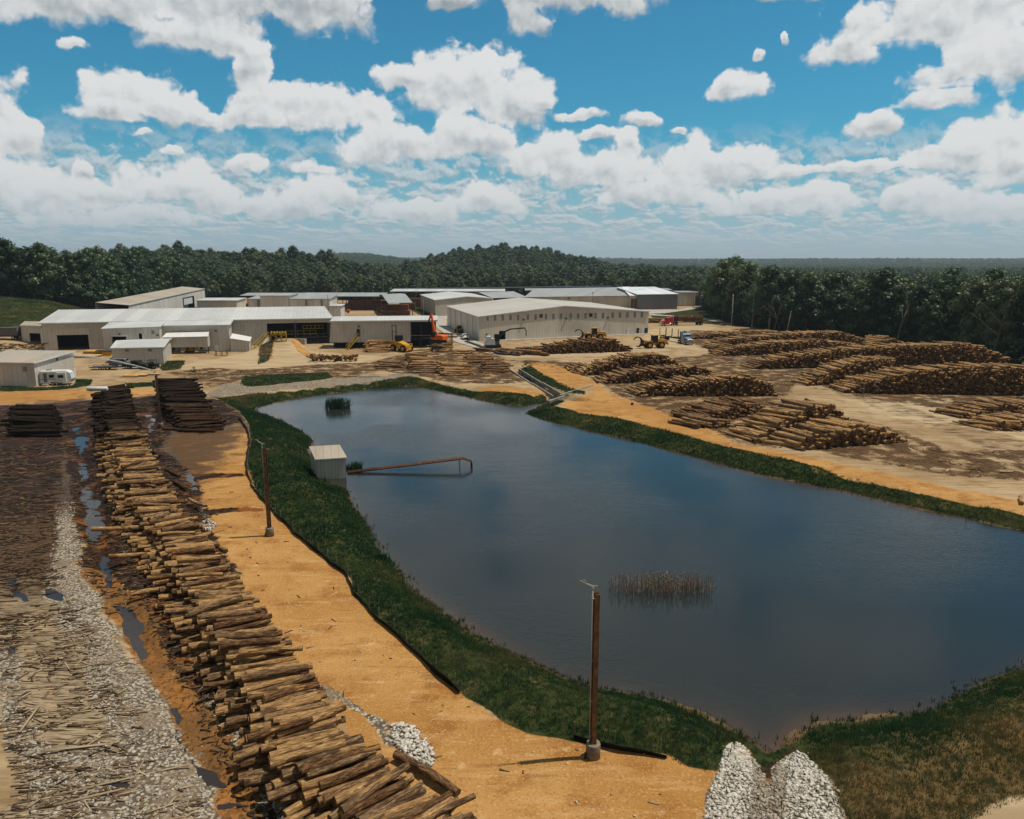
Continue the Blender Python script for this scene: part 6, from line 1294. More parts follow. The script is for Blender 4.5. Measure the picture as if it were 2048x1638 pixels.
def flume():
    r = empty('concrete_flume', (*FLUME[1], 0), 0, 'narrow concrete flume leading from the yard down into the pond', 'channel'); off = np.array((*FLUME[1], 0)); P_ = FLUME
    d = [P_[i + 1] - P_[i] for i in range(3)]; 
    for s, nm in ((-1, 'side_wall'), (1, 'side_wall')):
        mb = MB()
        for i in range(2 if s > 0 else 2):
            t = d[i] / np.linalg.norm(d[i]); n = np.array((-t[1], t[0])) * 1.15 * s; mb.obox(np.array((*(P_[i] + n), -.25)) - off, np.array((*(P_[i + 1] + n), -.45)) - off, .22, .75)
        mb.build(nm, CONB2, r)
    e = P_[2]; mb = MB(); mb.obox(np.array((*G2(1120, 789), -.6)) - off, np.array((*G2(1185, 772), -.3)) - off, .35, 1.2); mb.build('wing_wall', CONB2, r); mb = MB(); mb.obox(np.array((*G2(1098, 799), -.7)) - off, np.array((*G2(1128, 791), -.5)) - off, .35, 1.0); mb.build('wing_wall', CONB2, r)
    mb = MB(); m = mat_water('flume_water', False, (.03, .04, .045), .03, .4); 
    for i in range(2):
        t = d[i] / np.linalg.norm(d[i]); n = np.array((-t[1], t[0])) * 1.0; q = [(*(P_[i] - n), -.75 - .35 * i), (*(P_[i + 1] - n), -.75 - .35 * (i + 1)), (*(P_[i + 1] + n), -.75 - .35 * (i + 1)), (*(P_[i] + n), -.75 - .35 * i)]; mb.face(fix_up(q))
    tag(mb.build('flume_water', m), kind='structure')
    mb = MB(); mb.face(fix_up([(*G2(1085, 806, -1.15), -1.15), (*G2(1105, 795, -1.15), -1.15), (*G2(1175, 796, -1.15), -1.15), (*G2(1150, 812, -1.15), -1.15)])); tag(mb.build('inlet_water', m), kind='structure')
flume()

# ------------------------------------------------------------------ machines and vehicles (x forward, metres)
TYRE = plain('tyre_rubber', (.02, .02, .021), .85); GLASS = plain('dark_glass', (.015, .02, .025), .08, var=.1); BLK = plain('black_paint', (.02, .022, .025), .4); REDP = plain('red_paint', (.42, .02, .025), .3, var=.2, dirt=(.2, .06, .04)); BLUP = plain('silver_blue_paint', (.20, .26, .34), .3, var=.2)
WHTP = plain('white_paint', (.62, .63, .62), .35, var=.12, dirt=(.35, .30, .23)); YELP = plain('machine_yellow', (.60, .31, .025), .45, var=.25, dirt=(.22, .13, .06)); ORGP = plain('machine_orange', (.75, .13, .015), .4, var=.2, dirt=(.3, .1, .03)); CHR = plain('chrome', (.55, .56, .57), .25, .8, var=.1); GREYP = plain('grey_paint', (.14, .15, .16), .5); BROWNT = plain('tarpaulin', (.13, .12, .12), .8); ORL = plain('warning_red', (.6, .03, .02), .5)
def mk(px, py, head, name, label, cat, z=0.0, group=None):
    x, y, _ = G(px, py); return empty(name, (x, y, z + float(hz(x, y)[0])), R(head), label, cat, group)
def wheel(r, x, y, rad, w, mat_rim=None):
    mb = MB(); mb.tube([(x, y - w / 2, rad), (x, y - w * .42, rad), (x, y + w * .42, rad), (x, y + w / 2, rad)], [rad * .9, rad, rad, rad * .9], 16, smooth=False); o = mb.build('wheel', TYRE, r)
    mb = MB(); s = 1 if y > 0 else -1; mb.disc((x, y + s * w * .48, rad), (0, 1, 0), rad * .52, w * .12, 12); mb.build('rim', mat_rim or CHR, o); return o
def pb(r, name, mat, boxes=(), bars=(), tubes=(), prisms=(), sub=None):
    mb = MB()
    for b in boxes: mb.box(*b)
    for b in bars: mb.obox(*b)
    for b in tubes: mb.tube(*b)
    for (prof_, y0, y1) in prisms: mb.prism(prof_, (0, 0, 0), (1, 0, 0), (0, 0, 1), (0, 1, 0), y0, y1)
    return mb.build(name, mat, sub or r)
def loader(px, py, head, label, s=1.0, grapple=True, col=None):
    r = mk(px, py, head, 'wheel_loader', label, 'wheel loader'); r.scale = (s, s, s); c = col or YELP
    for x in (-1.6, 1.7):
        for y in (-1.15, 1.15): wheel(r, x, y, .88, .65, c)
    pb(r, 'rear_body', c, prisms=[([(-3.3, 1.0), (-3.3, 1.9), (-2.9, 2.25), (-.7, 2.45), (-.7, 1.0)], -.85, .85)], boxes=[(-3.5, -1.1, .9, -3.2, 1.1, 1.5), (-2.5, -1.25, 1.75, -.7, 1.25, 1.9)])
    pb(r, 'front_frame', c, prisms=[([(-.5, .8), (.5, .8), (2.2, .9), (2.0, 1.9), (1.2, 2.0), (-.5, 1.2)], -.45, .45)], boxes=[(.9, -1.3, 1.8, 2.4, -.8, 1.92), (.9, .8, 1.8, 2.4, 1.3, 1.92)])
    cb = pb(r, 'cab', BLK, boxes=[(-.75, -.72, 1.5, .65, .72, 2.2), (-.75, -.75, 2.2, -.65, -.65, 3.3), (-.75, .65, 2.2, -.65, .75, 3.3), (.55, -.75, 2.2, .65, -.65, 3.3), (.55, .65, 2.2, .65, .75, 3.3)]); pb(r, 'window', GLASS, boxes=[(-.7, -.69, 2.2, .6, .69, 3.25)], sub=cb); pb(r, 'cab_roof', c, boxes=[(-.85, -.8, 3.25, .75, .8, 3.42)])
    pb(r, 'exhaust', BLK, tubes=[([(-1.5, .3, 2.3), (-1.5, .3, 3.1)], .07, 8)])
    for y in (-.62, .62): pb(r, 'lift_arm', c if grapple else BLK, bars=[((1.2, y, 1.7), (2.4, y, 1.75), .16, .36), ((2.4, y, 1.75), (3.5, y, 1.1), .16, .34)])
    if grapple:
        for y in (-.55, .0, .55):
            pts = [(3.4 + 1.15 - 1.15 * math.cos(a), y, 1.55 - 1.1 * math.sin(a)) for a in np.linspace(0, 1.9, 7)]; pb(r, 'grapple_tine', BLK, tubes=[(pts, [.13, .13, .12, .12, .1, .09, .06], 6)])
        for y in (-.4, .4):
            pts = [(3.4 + 1.2 - 1.2 * math.cos(a), y, 1.6 + 1.35 * math.sin(a)) for a in np.linspace(0, 2.7, 9)]; pb(r, 'grapple_claw', BLK, tubes=[(pts, [.14, .13, .13, .12, .12, .1, .1, .08, .05], 6)])
        pb(r, 'carriage', BLK, boxes=[(3.25, -.9, .6, 3.5, .9, 2.2)])
    else: pb(r, 'bucket', BLK, prisms=[([(3.2, .25), (4.4, .15), (4.5, .25), (3.5, .5), (3.35, 1.3), (3.1, 1.3)], -1.35, 1.35)])
    return r
loader(1188, 679, 186, 'yellow wheel loader with raised log grapple beside the big warehouse', 1.12); loader(1308, 696, 192, 'yellow wheel loader with round log grapple in front of the blue cab truck', 1.12); loader(918, 666, -62, 'small yellow wheel loader with black bucket beside the warehouse side wall', .8, False)
def tracks(r, L=4.2, w=.6, g=1.15, mat_=None):
    for s in (-1, 1):
        mb = MB(); mb.prism([(-L / 2, .25), (-L / 2 + .3, 0), (L / 2 - .3, 0), (L / 2, .25), (L / 2, .65), (L / 2 - .3, .9), (-L / 2 + .3, .9), (-L / 2, .65)], (0, 0, 0), (1, 0, 0), (0, 0, 1), (0, 1, 0), s * g - w / 2, s * g + w / 2); mb.build('track', BLK, r)
def excavator():
    r = mk(876, 702, 150, 'excavator', 'orange excavator with its boom standing nearly upright beside the log infeed', 'excavator', 2.3); tracks(r)
    pb(r, 'upper_body', ORGP, prisms=[([(-2.6, 1.0), (-2.6, 2.0), (-2.2, 2.3), (.3, 2.3), (1.3, 1.9), (1.3, 1.0)], -1.3, 1.3)]); cb = pb(r, 'cab', BLK, boxes=[(.0, .35, 1.6, 1.4, 1.3, 3.1)]); pb(r, 'window', GLASS, boxes=[(.1, .3, 2.1, 1.45, 1.33, 2.95)], sub=cb)
    pb(r, 'boom', ORGP, bars=[((.9, 0, 1.8), (1.5, 0, 5.2), .5, .65), ((1.5, 0, 5.1), (2.1, 0, 8.2), .42, .5)]); pb(r, 'stick', ORGP, bars=[((2.1, 0, 8.1), (2.9, 0, 6.2), .32, .38)]); pb(r, 'cylinder', CHR, tubes=[([(1.2, .0, 2.3), (1.75, 0, 5.6)], .09, 6)]); pb(r, 'grapple', BLK, bars=[((2.9, -.2, 6.3), (3.1, -.4, 5.2), .16, .2), ((2.9, .2, 6.3), (3.1, .4, 5.2), .16, .2)])
excavator()
def knuckle():
    r = mk(986, 697, 8, 'log_loader', 'white tracked log loader with black crane boom reaching right', 'log loader'); tracks(r, 4.6, .7, 1.3)
    pb(r, 'upper_body', WHTP, prisms=[([(-2.4, 1.1), (-2.4, 2.6), (-1.9, 3.0), (.3, 3.0), (.6, 1.1)], -1.35, 1.35)], boxes=[(-1.9, -1.3, 3.0, -.6, 1.3, 3.6)]); cb = pb(r, 'cab', GREYP, boxes=[(.4, -.2, 1.2, 1.9, 1.0, 4.2)]); pb(r, 'window', GLASS, boxes=[(.45, -.24, 2.2, 1.95, 1.04, 4.0)], sub=cb)
    pb(r, 'base_frame', BLK, boxes=[(-2.2, -1.4, .8, 2.2, 1.4, 1.15)]); pb(r, 'boom', BLK, bars=[((.8, -.6, 2.2), (3.6, -.6, 5.0), .35, .45), ((3.6, -.6, 5.0), (5.0, -.6, 5.6), .32, .4)]); pb(r, 'stick', BLK, bars=[((5.0, -.6, 5.6), (9.2, -.6, 5.9), .28, .34), ((9.2, -.6, 5.9), (9.7, -.6, 4.9), .22, .26)])
    for y in (-.95, -.25): pb(r, 'grapple', BLK, tubes=[([(9.7, -.6, 4.9), (9.6, y, 4.2), (9.75, y * .7 - .2, 3.5)], [.12, .12, .05], 6)])
    pb(r, 'stabiliser', BLK, bars=[((-2.2, -1.3, .9), (-3.0, -1.9, .1), .2, .2), ((-2.2, 1.3, .9), (-3.0, 1.9, .1), .2, .2)])
knuckle()
def stacker():
    r = mk(803, 703, -35, 'log_stacker', 'big old yellow log stacker with tall mast below the conveyor building', 'log stacker'); 
    for x in (-1.8, 2.0):
        for y in (-1.35, 1.35): wheel(r, x, y, 1.0, .8, YELP)
    pb(r, 'body', YELP, prisms=[([(-3.4, .9), (-3.5, 2.6), (-2.2, 3.1), (-.2, 2.8), (1.8, 2.2), (2.6, 1.6), (2.6, .8)], -1.1, 1.1)]); cb = pb(r, 'cab', BLK, boxes=[(-1.6, -.8, 3.0, -.1, .8, 4.5)]); pb(r, 'window', GLASS, boxes=[(-1.65, -.83, 3.4, -.05, .83, 4.3)], sub=cb)
    for y in (-.8, .8): pb(r, 'mast', BLK, bars=[((-2.6, y, 2.6), (-2.6, y, 7.4), .16, .16)])
    pb(r, 'mast_head', BLK, bars=[((-2.6, -.9, 7.2), (-2.6, .9, 7.2), .16, .16), ((-2.6, -.9, 5.4), (-2.6, .9, 5.4), .12, .12)]); pb(r, 'front_guard', YELP, boxes=[(2.6, -1.4, .5, 2.9, 1.4, 1.9)], bars=[((2.75, -1.4, 2.3), (2.75, 1.4, 2.3), .12, .12), ((2.75, -1.4, 1.8), (2.75, -1.4, 2.3), .12, .12), ((2.75, 1.4, 1.8), (2.75, 1.4, 2.3), .12, .12)])
stacker()
def truck(px, py, head, paint, label, tr_head, loaded, name='log_truck'):
    r = mk(px, py, head, name, label, 'log truck')
    for (x, y) in [(2.2, 1.0), (2.2, -1.0)]: wheel(r, x, y, .52, .32)
    for x in (-2.2, -3.5):
        for y in (-.95, .95): wheel(r, x, y, .52, .55)
    pb(r, 'hood', paint, prisms=[([(1.0, .7), (1.0, 2.05), (3.2, 1.8), (3.5, 1.5), (3.5, .7)], -.75, .75)], boxes=[(1.6, -1.15, .95, 2.9, -.75, 1.15), (1.6, .75, .95, 2.9, 1.15, 1.15)]); cb = pb(r, 'cab', paint, prisms=[([(-1.6, .8), (-1.6, 3.3), (-.2, 3.35), (.7, 2.9), (1.1, 2.05), (1.1, .8)], -1.15, 1.15)])
    pb(r, 'windshield', GLASS, bars=[((.93, -1.0, 2.5), (.93, 1.0, 2.5), .06, .75)], sub=cb)
    for s in (-1, 1): pb(r, 'side_window', GLASS, boxes=[(-.1, s * 1.16 - .02, 2.1, .75, s * 1.16 + .02, 2.8)], sub=cb); pb(r, 'exhaust_stack', CHR, tubes=[([(-1.8, s * .9, .9), (-1.8, s * .9, 3.9)], .08, 8)]); pb(r, 'headlight', CHR, boxes=[(3.2, s * .85 - .2, 1.0, 3.55, s * .85 + .2, 1.3)]); pb(r, 'mirror', CHR, boxes=[(.7, s * 1.45 - .1, 2.0, .78, s * 1.45 + .1, 2.7)]); pb(r, 'fuel_tank', CHR, tubes=[([(-1.4, s * 1.0, .75), (.6, s * 1.0, .75)], .32, 10)])
    pb(r, 'grille', CHR, boxes=[(3.5, -.55, .8, 3.56, .55, 1.65)]); pb(r, 'bumper', CHR, boxes=[(3.6, -1.2, .4, 3.75, 1.2, .8)]); pb(r, 'chassis', BLK, boxes=[(-4.2, -.45, .75, 3.4, .45, 1.0)])
    # trailer hitched behind at its own angle
    h = R(head); cx, cy = r.location.x - math.cos(h) * 3.0, r.location.y - math.sin(h) * 3.0; t = empty('log_trailer', (cx, cy, r.location.z), R(tr_head), ('log trailer stacked with logs behind the red truck' if loaded else 'empty log trailer with upright stakes behind the blue cab truck'), 'trailer')
    pb(t, 'frame', BLK, boxes=[(-11.5, -.4, 1.05, .5, .4, 1.3)]); 
    for x in (-9.4, -10.7):
        for y in (-.95, .95): wheel(t, x, y, .52, .55)
    for x in (-.8, -4.2, -7.6, -11):
        pb(t, 'bolster', BLK, boxes=[(x - .1, -1.25, 1.3, x + .1, 1.25, 1.5)])
        for s in (-1, 1): pb(t, 'stake', BLK, boxes=[(x - .07, s * 1.2 - .07, 1.4, x + .07, s * 1.2 + .07, 3.9)])
    pb(t, 'headboard', BLK, boxes=[(.2, -1.2, 1.3, .32, 1.2, 3.6)])
    if loaded:
        g = []; lr = np.random.default_rng(4); th = R(tr_head)
        for k in range(5):
            for j in range(5):
                for b in (-2.8, -8.6):
                    lx, ly, lz = b + lr.uniform(-.3, .3), -.9 + j * .45 + (k % 2) * .1, 1.75 + k * .42
                    g.append(dict(c=np.array((cx + lx * math.cos(th) - ly * math.sin(th), cy + lx * math.sin(th) + ly * math.cos(th), lz + t.location.z)), d=np.array((math.cos(th), math.sin(th), 0.)), L=5.2, r0=.21, r1=.18, tone=.3, wet=.2, bend=.04, id=9000 + k * 20 + j * 2 + (b < -5)))
        o = log_obj('log_load', g, 8, 3); tag(o, 'load of dark brown logs stacked on the trailer of the red truck', 'log load')
    return r
truck(1336, 651, 204, REDP, 'bright red conventional cab log truck parked right of the warehouse', 185, True); truck(1372, 688, 278, BLUP, 'log truck with silver blue cab facing the camera between the log decks', 292, False)
def pickup(px, py, head, paint, label, suv=False, s=1.0):
    r = mk(px, py, head, 'suv' if suv else 'pickup_truck', label, 'suv' if suv else 'pickup truck'); r.scale = (s, s, s)
    for x in (-1.75, 1.75):
        for y in (-.85, .85): wheel(r, x, y, .4, .27)
    top = [(-2.8, .45), (-2.85, 1.1), (-.9, 1.15), (.9, 1.2), (2.6, 1.05), (2.85, .8), (2.85, .45)]
    b = pb(r, 'body', paint, prisms=[(top, -.97, .97)]); cabp = [(-.9, 1.1), (-.7, 1.85), (.55, 1.85), (1.25, 1.18)] if not suv else [(-2.7, 1.1), (-2.5, 1.9), (.55, 1.9), (1.25, 1.18)]
    cb = pb(r, 'cab', paint, prisms=[(cabp, -.85, .85)]); pb(r, 'windshield', GLASS, bars=[((.98, -.75, 1.52), (.98, .75, 1.52), .04, .62)], sub=cb)
    for q in (-1, 1): pb(r, 'side_window', GLASS, boxes=[(-.65 if not suv else -2.4, q * .86 - .02, 1.28, .55, q * .86 + .02, 1.74)], sub=cb); pb(r, 'headlight', CHR, boxes=[(2.78, q * .7 - .2, .75, 2.88, q * .7 + .2, .98)]); 
    pb(r, 'bumper', BLK, boxes=[(2.8, -.95, .38, 2.98, .95, .62), (-3.0, -.95, .4, -2.82, .95, .65)]); pb(r, 'grille', BLK, boxes=[(2.84, -.5, .62, 2.9, .5, .98)])
    if not suv: pb(r, 'cargo_bed', BLK, boxes=[(-2.7, -.8, 1.12, -1.0, .8, 1.17)])
    return r
pickup(930, 679, -78, WHTP, 'white pickup truck driving toward the yard beside the warehouse wall'); pickup(273, 737, -2, BLK, 'black pickup truck parked in front of the small beige shed', s=1.05); pickup(247, 733, 4, GREYP, 'dark grey suv parked behind the flat trailer and black pickup', True)
def misc():
    r = mk(211, 739, 2, 'flat_trailer', 'empty dark flat utility trailer behind the dark grey suv', 'trailer'); pb(r, 'deck', BLK, boxes=[(-3.2, -1.1, .55, 3.0, 1.1, .68)]); pb(r, 'drawbar', BLK, bars=[((3.0, -.6, .6), (4.3, 0, .6), .1, .1), ((3.0, .6, .6), (4.3, 0, .6), .1, .1)]); pb(r, 'rail', BLK, bars=[((-3.2, -1.1, 1.1), (3, -1.1, 1.1), .06, .06), ((-3.2, 1.1, 1.1), (3, 1.1, 1.1), .06, .06)] + [((x, y, .6), (x, y, 1.1), .06, .06) for x in (-3.2, -1, 1, 3) for y in (-1.1, 1.1)])
    for x in (-.6, .4):
        for y in (-1.15, 1.15): wheel(r, x, y, .36, .22)
    r = mk(305, 736, -4, 'utility_cart', 'small black utility cart with roof beside the shed corner', 'utility cart'); pb(r, 'body', BLK, boxes=[(-1.5, -.75, .4, 1.4, .75, 1.05)]); pb(r, 'roof', BLK, boxes=[(-.8, -.75, 1.9, .8, .75, 1.98)], bars=[((x, y, 1), (x * .9, y, 1.92), .06, .06) for x in (-.75, .8) for y in (-.7, .7)]); pb(r, 'seat', GREYP, boxes=[(-.5, -.6, 1.0, .1, .6, 1.5)])
    for x in (-1.0, 1.0):
        for y in (-.75, .75): wheel(r, x, y, .34, .25)
    # white camper
    a, za = corner(90, 771, 747); b, zb = corner(109, 774, 748); x, y = a; r = mk(117, 769, 14, 'camper_trailer', 'white box camper trailer parked against the end of the utility building', 'camper'); pb(r, 'body', WHTP, boxes=[(-2.9, -1.2, .5, 1.9, 1.2, 2.95)]); pb(r, 'slide_out', WHTP, boxes=[(.2, -1.75, .7, 2.0, -1.2, 2.7)]); pb(r, 'nose', WHTP, prisms=[([(1.9, .5), (1.9, 2.9), (2.7, 2.5), (2.9, 1.2), (2.6, .5)], -1.2, 1.2)])
    pb(r, 'window', GLASS, boxes=[(-1.2, -1.24, 1.6, -.3, -1.18, 2.2)]); pb(r, 'window', GLASS, boxes=[(.6, -1.79, 1.6, 1.6, -1.74, 2.2)]); pb(r, 'door', GREYP, boxes=[(-2.2, -1.24, .7, -1.6, -1.18, 2.5)]); pb(r, 'roof_unit', CHR, boxes=[(-1.9, -.4, 2.95, -1.0, .4, 3.25)]); pb(r, 'awning', TRIM, tubes=[([(-2.6, -1.28, 2.8), (.1, -1.28, 2.8)], .07, 8)])
    for yy in (-1.15, 1.15): wheel(r, -.7, yy, .36, .22); wheel(r, .1, yy, .36, .22)
    pb(r, 'stripe', GREYP, boxes=[(-2.8, -1.225, 1.25, .15, -1.195, 1.38)]); pb(r, 'step', CONC, boxes=[(-2.4, -2.0, 0, -1.4, -1.3, .4)])
    # portable toilet
    r = mk(971, 681, 15, 'portable_toilet', 'dark blue portable toilet beside the warehouse corner', 'portable toilet'); pb(r, 'cabin', plain('blue_plastic', (.06, .09, .14), .5), boxes=[(-.6, -.6, .1, .6, .6, 2.2)]); pb(r, 'roof', plain('pale_plastic', (.4, .42, .44), .5), prisms=[([(-.62, 2.2), (-.4, 2.45), (.4, 2.45), (.62, 2.2)], -.6, .6)]); pb(r, 'door', GREYP, boxes=[(-.4, -.63, .2, .4, -.6, 2.05)])
    # forklifts behind the mill
    for (px, py, hd, c, lab) in ((672, 630, 170, BLK, 'dark forklift, left of the two behind the sawmill roof'), (692, 626, 185, ORGP, 'orange forklift, right of the two behind the sawmill roof'), (666, 620, 10, YELP, 'yellow forklift close against the kiln annex')):
        r = mk(px, py, hd, 'forklift', lab, 'forklift'); 
        for x in (-1.1, 1.1):
            for yy in (-.85, .85): wheel(r, x, yy, .5, .4)
        pb(r, 'body', c, prisms=[([(-1.9, .5), (-1.9, 1.6), (-1.2, 1.8), (.2, 1.4), (1.3, 1.2), (1.3, .5)], -.85, .85)]); pb(r, 'overhead_guard', BLK, boxes=[(-1.0, -.75, 3.0, .8, .75, 3.1)], bars=[((x, y, 1.2), (x * .9, y, 3.0), .1, .1) for x in (-1.0, .9) for y in (-.7, .7)]); pb(r, 'mast', BLK, bars=[((1.5, -.4, .2), (1.5, -.4, 3.9), .16, .16), ((1.5, .4, .2), (1.5, .4, 3.9), .16, .16), ((1.5, -.4, 3.8), (1.5, .4, 3.8), .12, .12)]); pb(r, 'fork', BLK, boxes=[(1.6, -.5, .3, 3.0, -.35, .38), (1.6, .35, .3, 3.0, .5, .38)])
    # machines in the undercroft
    for (px, py, hd, m_, lab) in ((352, 709, 5, WHTP, 'white welding machine under the hood, leftmost of three'), (380, 709, 0, YEL, 'cream yellow compressor under the hood, middle of three'), (407, 708, 0, WHTP, 'small white generator under the hood, rightmost of three')):
        r = mk(px, py - 4, hd, 'generator', lab, 'generator'); pb(r, 'housing', m_, boxes=[(-1.1, -.6, .5, 1.1, .6, 1.6)]); pb(r, 'skid', BLK, boxes=[(-1.2, -.65, .2, 1.2, .65, .5)]); pb(r, 'vent', BLK, boxes=[(-.6, -.63, .8, .1, -.6, 1.4)])
    r = mk(451, 711, 2, 'work_bench', 'dark steel work frame standing outside the sawmill wall', 'bench'); pb(r, 'top', BLK, boxes=[(-2.6, -.5, 1.1, .6, .5, 1.2)]); 
    for x in (-2.5, -1, .5):
        for y in (-.45, .45): pb(r, 'leg', BLK, boxes=[(x - .06, y - .06, 0, x + .06, y + .06, 1.1)])
    r = mk(216, 711, 0, 'waste_bin', 'orange yellow waste bin beside the lean-to corner', 'bin'); pb(r, 'bin', YELP, prisms=[([(-1.0, 0), (-1.25, 1.1), (1.25, 1.1), (1.0, 0)], -.7, .7)]); pb(r, 'rim', BLK, boxes=[(-1.3, -.75, 1.1, 1.3, .75, 1.16)])
    x, y = G2(195, 781, 3.6); r = empty('white_tank', (x, y, 3.55), R(3), 'white cylindrical tank lying on top of the far end of the long row', 'tank'); mb = MB(); mb.tube([(-1.7, 0, .36), (-1.6, 0, .36), (1.6, 0, .36), (1.7, 0, .36)], [.25, .38, .38, .25], 14); mb.build('shell', WHTP, r); mb = MB(); mb.box(-1.1, -.3, -.05, -.9, .3, .05); mb.box(.9, -.3, -.05, 1.1, .3, .05); mb.build('cradle', GREYP, r)
    # covered trailer and scrap at the left edge
    r = mk(2, 690, 8, 'covered_trailer', 'grey tarped trailer at the far left edge behind the scrap rack', 'trailer'); pb(r, 'body', BROWNT, prisms=[([(-6, 1.2), (-6, 3.4), (5.5, 3.6), (5.5, 1.2)], -1.3, 1.3)]); pb(r, 'frame', BLK, boxes=[(-6, -1.0, .8, 5.5, 1.0, 1.15)]); 
    for x in (-4.5, -3.2, 4.2):
        for y in (-1.1, 1.1): wheel(r, x, y, .5, .35)
    lr = np.random.default_rng(12); r = mk(45, 702, 0, 'scrap_rack', 'heap of dark boards and steel on a rack at the left edge', 'scrap'); mb = MB()
    for k in range(70): c = np.array((lr.uniform(-9, 5), lr.uniform(-2, 2), lr.uniform(.3, 2.0))); a = lr.uniform(-.5, .5); L = lr.uniform(1, 4); d = np.array((math.cos(a), math.sin(a), lr.uniform(-.2, .2))) * L / 2; mb.obox(c - d, c + d, .2, .15, int(lr.random() < .3))
    mb.build('boards', [BLK, LUMY], r)
    # mounds of sawdust
    for (px, py, w_, h_, lab) in ((20, 712, 6.5, 1.9, 'tan sawdust mound at the left edge behind the utility building'), (62, 714, 5, 1.2, 'low tan sawdust mound left of the sawmill door')):
        x, y = G2(px, py); n = 26; th = np.linspace(0, 2 * np.pi, n, endpoint=False); V_ = [(0, 0, h_)]; F_ = []
        for i in range(1, 9): f = i / 8; V_ += [(w_ * f * math.cos(t) * (1 + .12 * math.sin(3 * t + i)), w_ * .6 * f * math.sin(t), h_ * (1 - f) ** 1.1 + .15 * math.sin(4 * t + i * 2) * (1 - f)) for t in th]
        for k in range(n): F_.append((0, 1 + k, 1 + (k + 1) % n, 0))
        V_ = np.array(V_); q = [];
        for i in range(7):
            for k in range(n): q.append((1 + i * n + k, 1 + (i + 1) * n + k, 1 + (i + 1) * n + (k + 1) % n, 1 + i * n + (k + 1) % n))
        tri = np.array([(0, 1 + k, 1 + (k + 1) % n) for k in range(n)]); me = bpy.data.meshes.new('sawdust_mound'); me.from_pydata([tuple(v) for v in V_], [], [tuple(t) for t in tri] + q); me.materials.append(plain('sawdust', (.42, .27, .12), .95, var=.3, scale=.6)); o = bpy.data.objects.new('sawdust_mound', me); COL.objects.link(o); o.location = (x, y, -.05); tag(o, lab, 'mound')
        for p in me.polygons: p.use_smooth = True
    # infeed deck and yard crane frame
    r = mk(850, 694, 0, 'log_infeed', 'dark steel log infeed deck on trestles at the end of the conveyor building', 'log deck'); pb(r, 'deck', STEEL, boxes=[(-5, -1, 2.3, 4, 3.5, 2.6)])
    for x in (-4.5, -1.5, 1.5, 3.6): pb(r, 'trestle', STEEL, bars=[((x, -.8, 0), (x, -.8, 2.3), .22, .22), ((x, 3.2, 0), (x, 3.2, 2.3), .22, .22), ((x, -.8, .3), (x, 3.2, 2.1), .14, .14)])
    r = mk(904, 690, 0, 'steel_gantry', 'dark steel frame standing over the concrete gutter right of the excavator', 'frame'); pb(r, 'beam', STEEL, bars=[((-4, 0, 3.6), (0, 0, 3.4), .3, .3)]); pb(r, 'leg', STEEL, bars=[((0, -.4, 0), (0, -.4, 3.5), .3, .3), ((0, .6, 0), (0, .6, 3.5), .3, .3), ((0, -.4, 2.4), (0, .6, 2.4), .2, .2)])
    # dark gutter along the drive
    P_ = [G2(a, b) for a, b in ((932, 684), (955, 692), (975, 701), (1000, 709), (1040, 712))]; mb = MB()
    for a, b in zip(P_[:-1], P_[1:]): mb.obox((*a, .18), (*b, .18), 1.0, .5)
    tag(mb.build('drain_pipe', plain('black_drain', (.035, .04, .045), .6, var=.5, scale=3)), 'black drain hose running from the white pickup past the log loader', 'pipe')
    # utility poles
    WOOD = plain('weathered_pole', (.15, .13, .11), .9, var=.4)
    def upole(px, py, top, label, arms=0, trans=False, lean=0.0, red=False, col=WOOD):
        x, y = G2(px, py); h = HZ(px, top, x, y); r = empty('utility_pole', (x, y, 0), 0, label, 'utility pole', 'utility poles'); pb(r, 'pole', col, tubes=[([(0, 0, -4), (lean, 0, h)], [.2, .12], 8)])
        for k in range(arms): pb(r, 'crossarm', col, bars=[((-1.3 + lean, .15, h - .8 - k * 1.3), (1.3 + lean, .15, h - .8 - k * 1.3), .12, .14)]); pb(r, 'insulator', TRIM, boxes=[(x_ + lean - .06, .08, h - .72 - k * 1.3, x_ + lean + .06, .22, h - .5 - k * 1.3) for x_ in (-1.2, -.4, .4, 1.2)])
        if trans: pb(r, 'transformer', CHR, tubes=[([(.5, 0, h - 2.8), (.5, 0, h - 1.8)], .32, 10)])
        if red: pb(r, 'lamp', ORL, boxes=[(-.25, -.25, h, .25, .25, h + .45)])
    upole(1401, 622, 583, 'wooden utility pole with crossarms at the right end building', 3, True); upole(1185, 620, 586, 'thin pole with red lamp rising behind the large warehouse roof', red=True); upole(146, 640, 549, 'tall slim pole on the grassy hill left of the sawmill', lean=-.8); upole(255, 618, 588, 'utility pole with grey transformer behind the long hall roof', 1, True); upole(658, 650, 590, 'slim pole behind the right end of the sawmill roof')
    upole(1463, 652, 588, 'bare wooden pole at the near corner of the right wood', col=TRUNKP); upole(768, 612, 528, 'thin mast on the skyline between the two hills'); upole(847, 634, 598, 'slim pole at the left corner of the second warehouse'); upole(1386, 616, 583, 'slim pole just left of the crossarm pole'); upole(1570, 668, 622, 'pale leaning trunk like pole at the wood edge', lean=1.6, col=TRUNKP)
    # yard barrier
    r = mk(1450, 652, 0, 'yellow_barrier', 'small yellow barrier at the end of the concrete kerb path', 'barrier'); pb(r, 'rail', YEL, bars=[((-2, 0, 1.1), (2, 0, 1.1), .15, .15)]); pb(r, 'leg', YEL, bars=[((x, 0, 0), (x, 0, 1.1), .15, .15) for x in (-1.8, 1.8)])
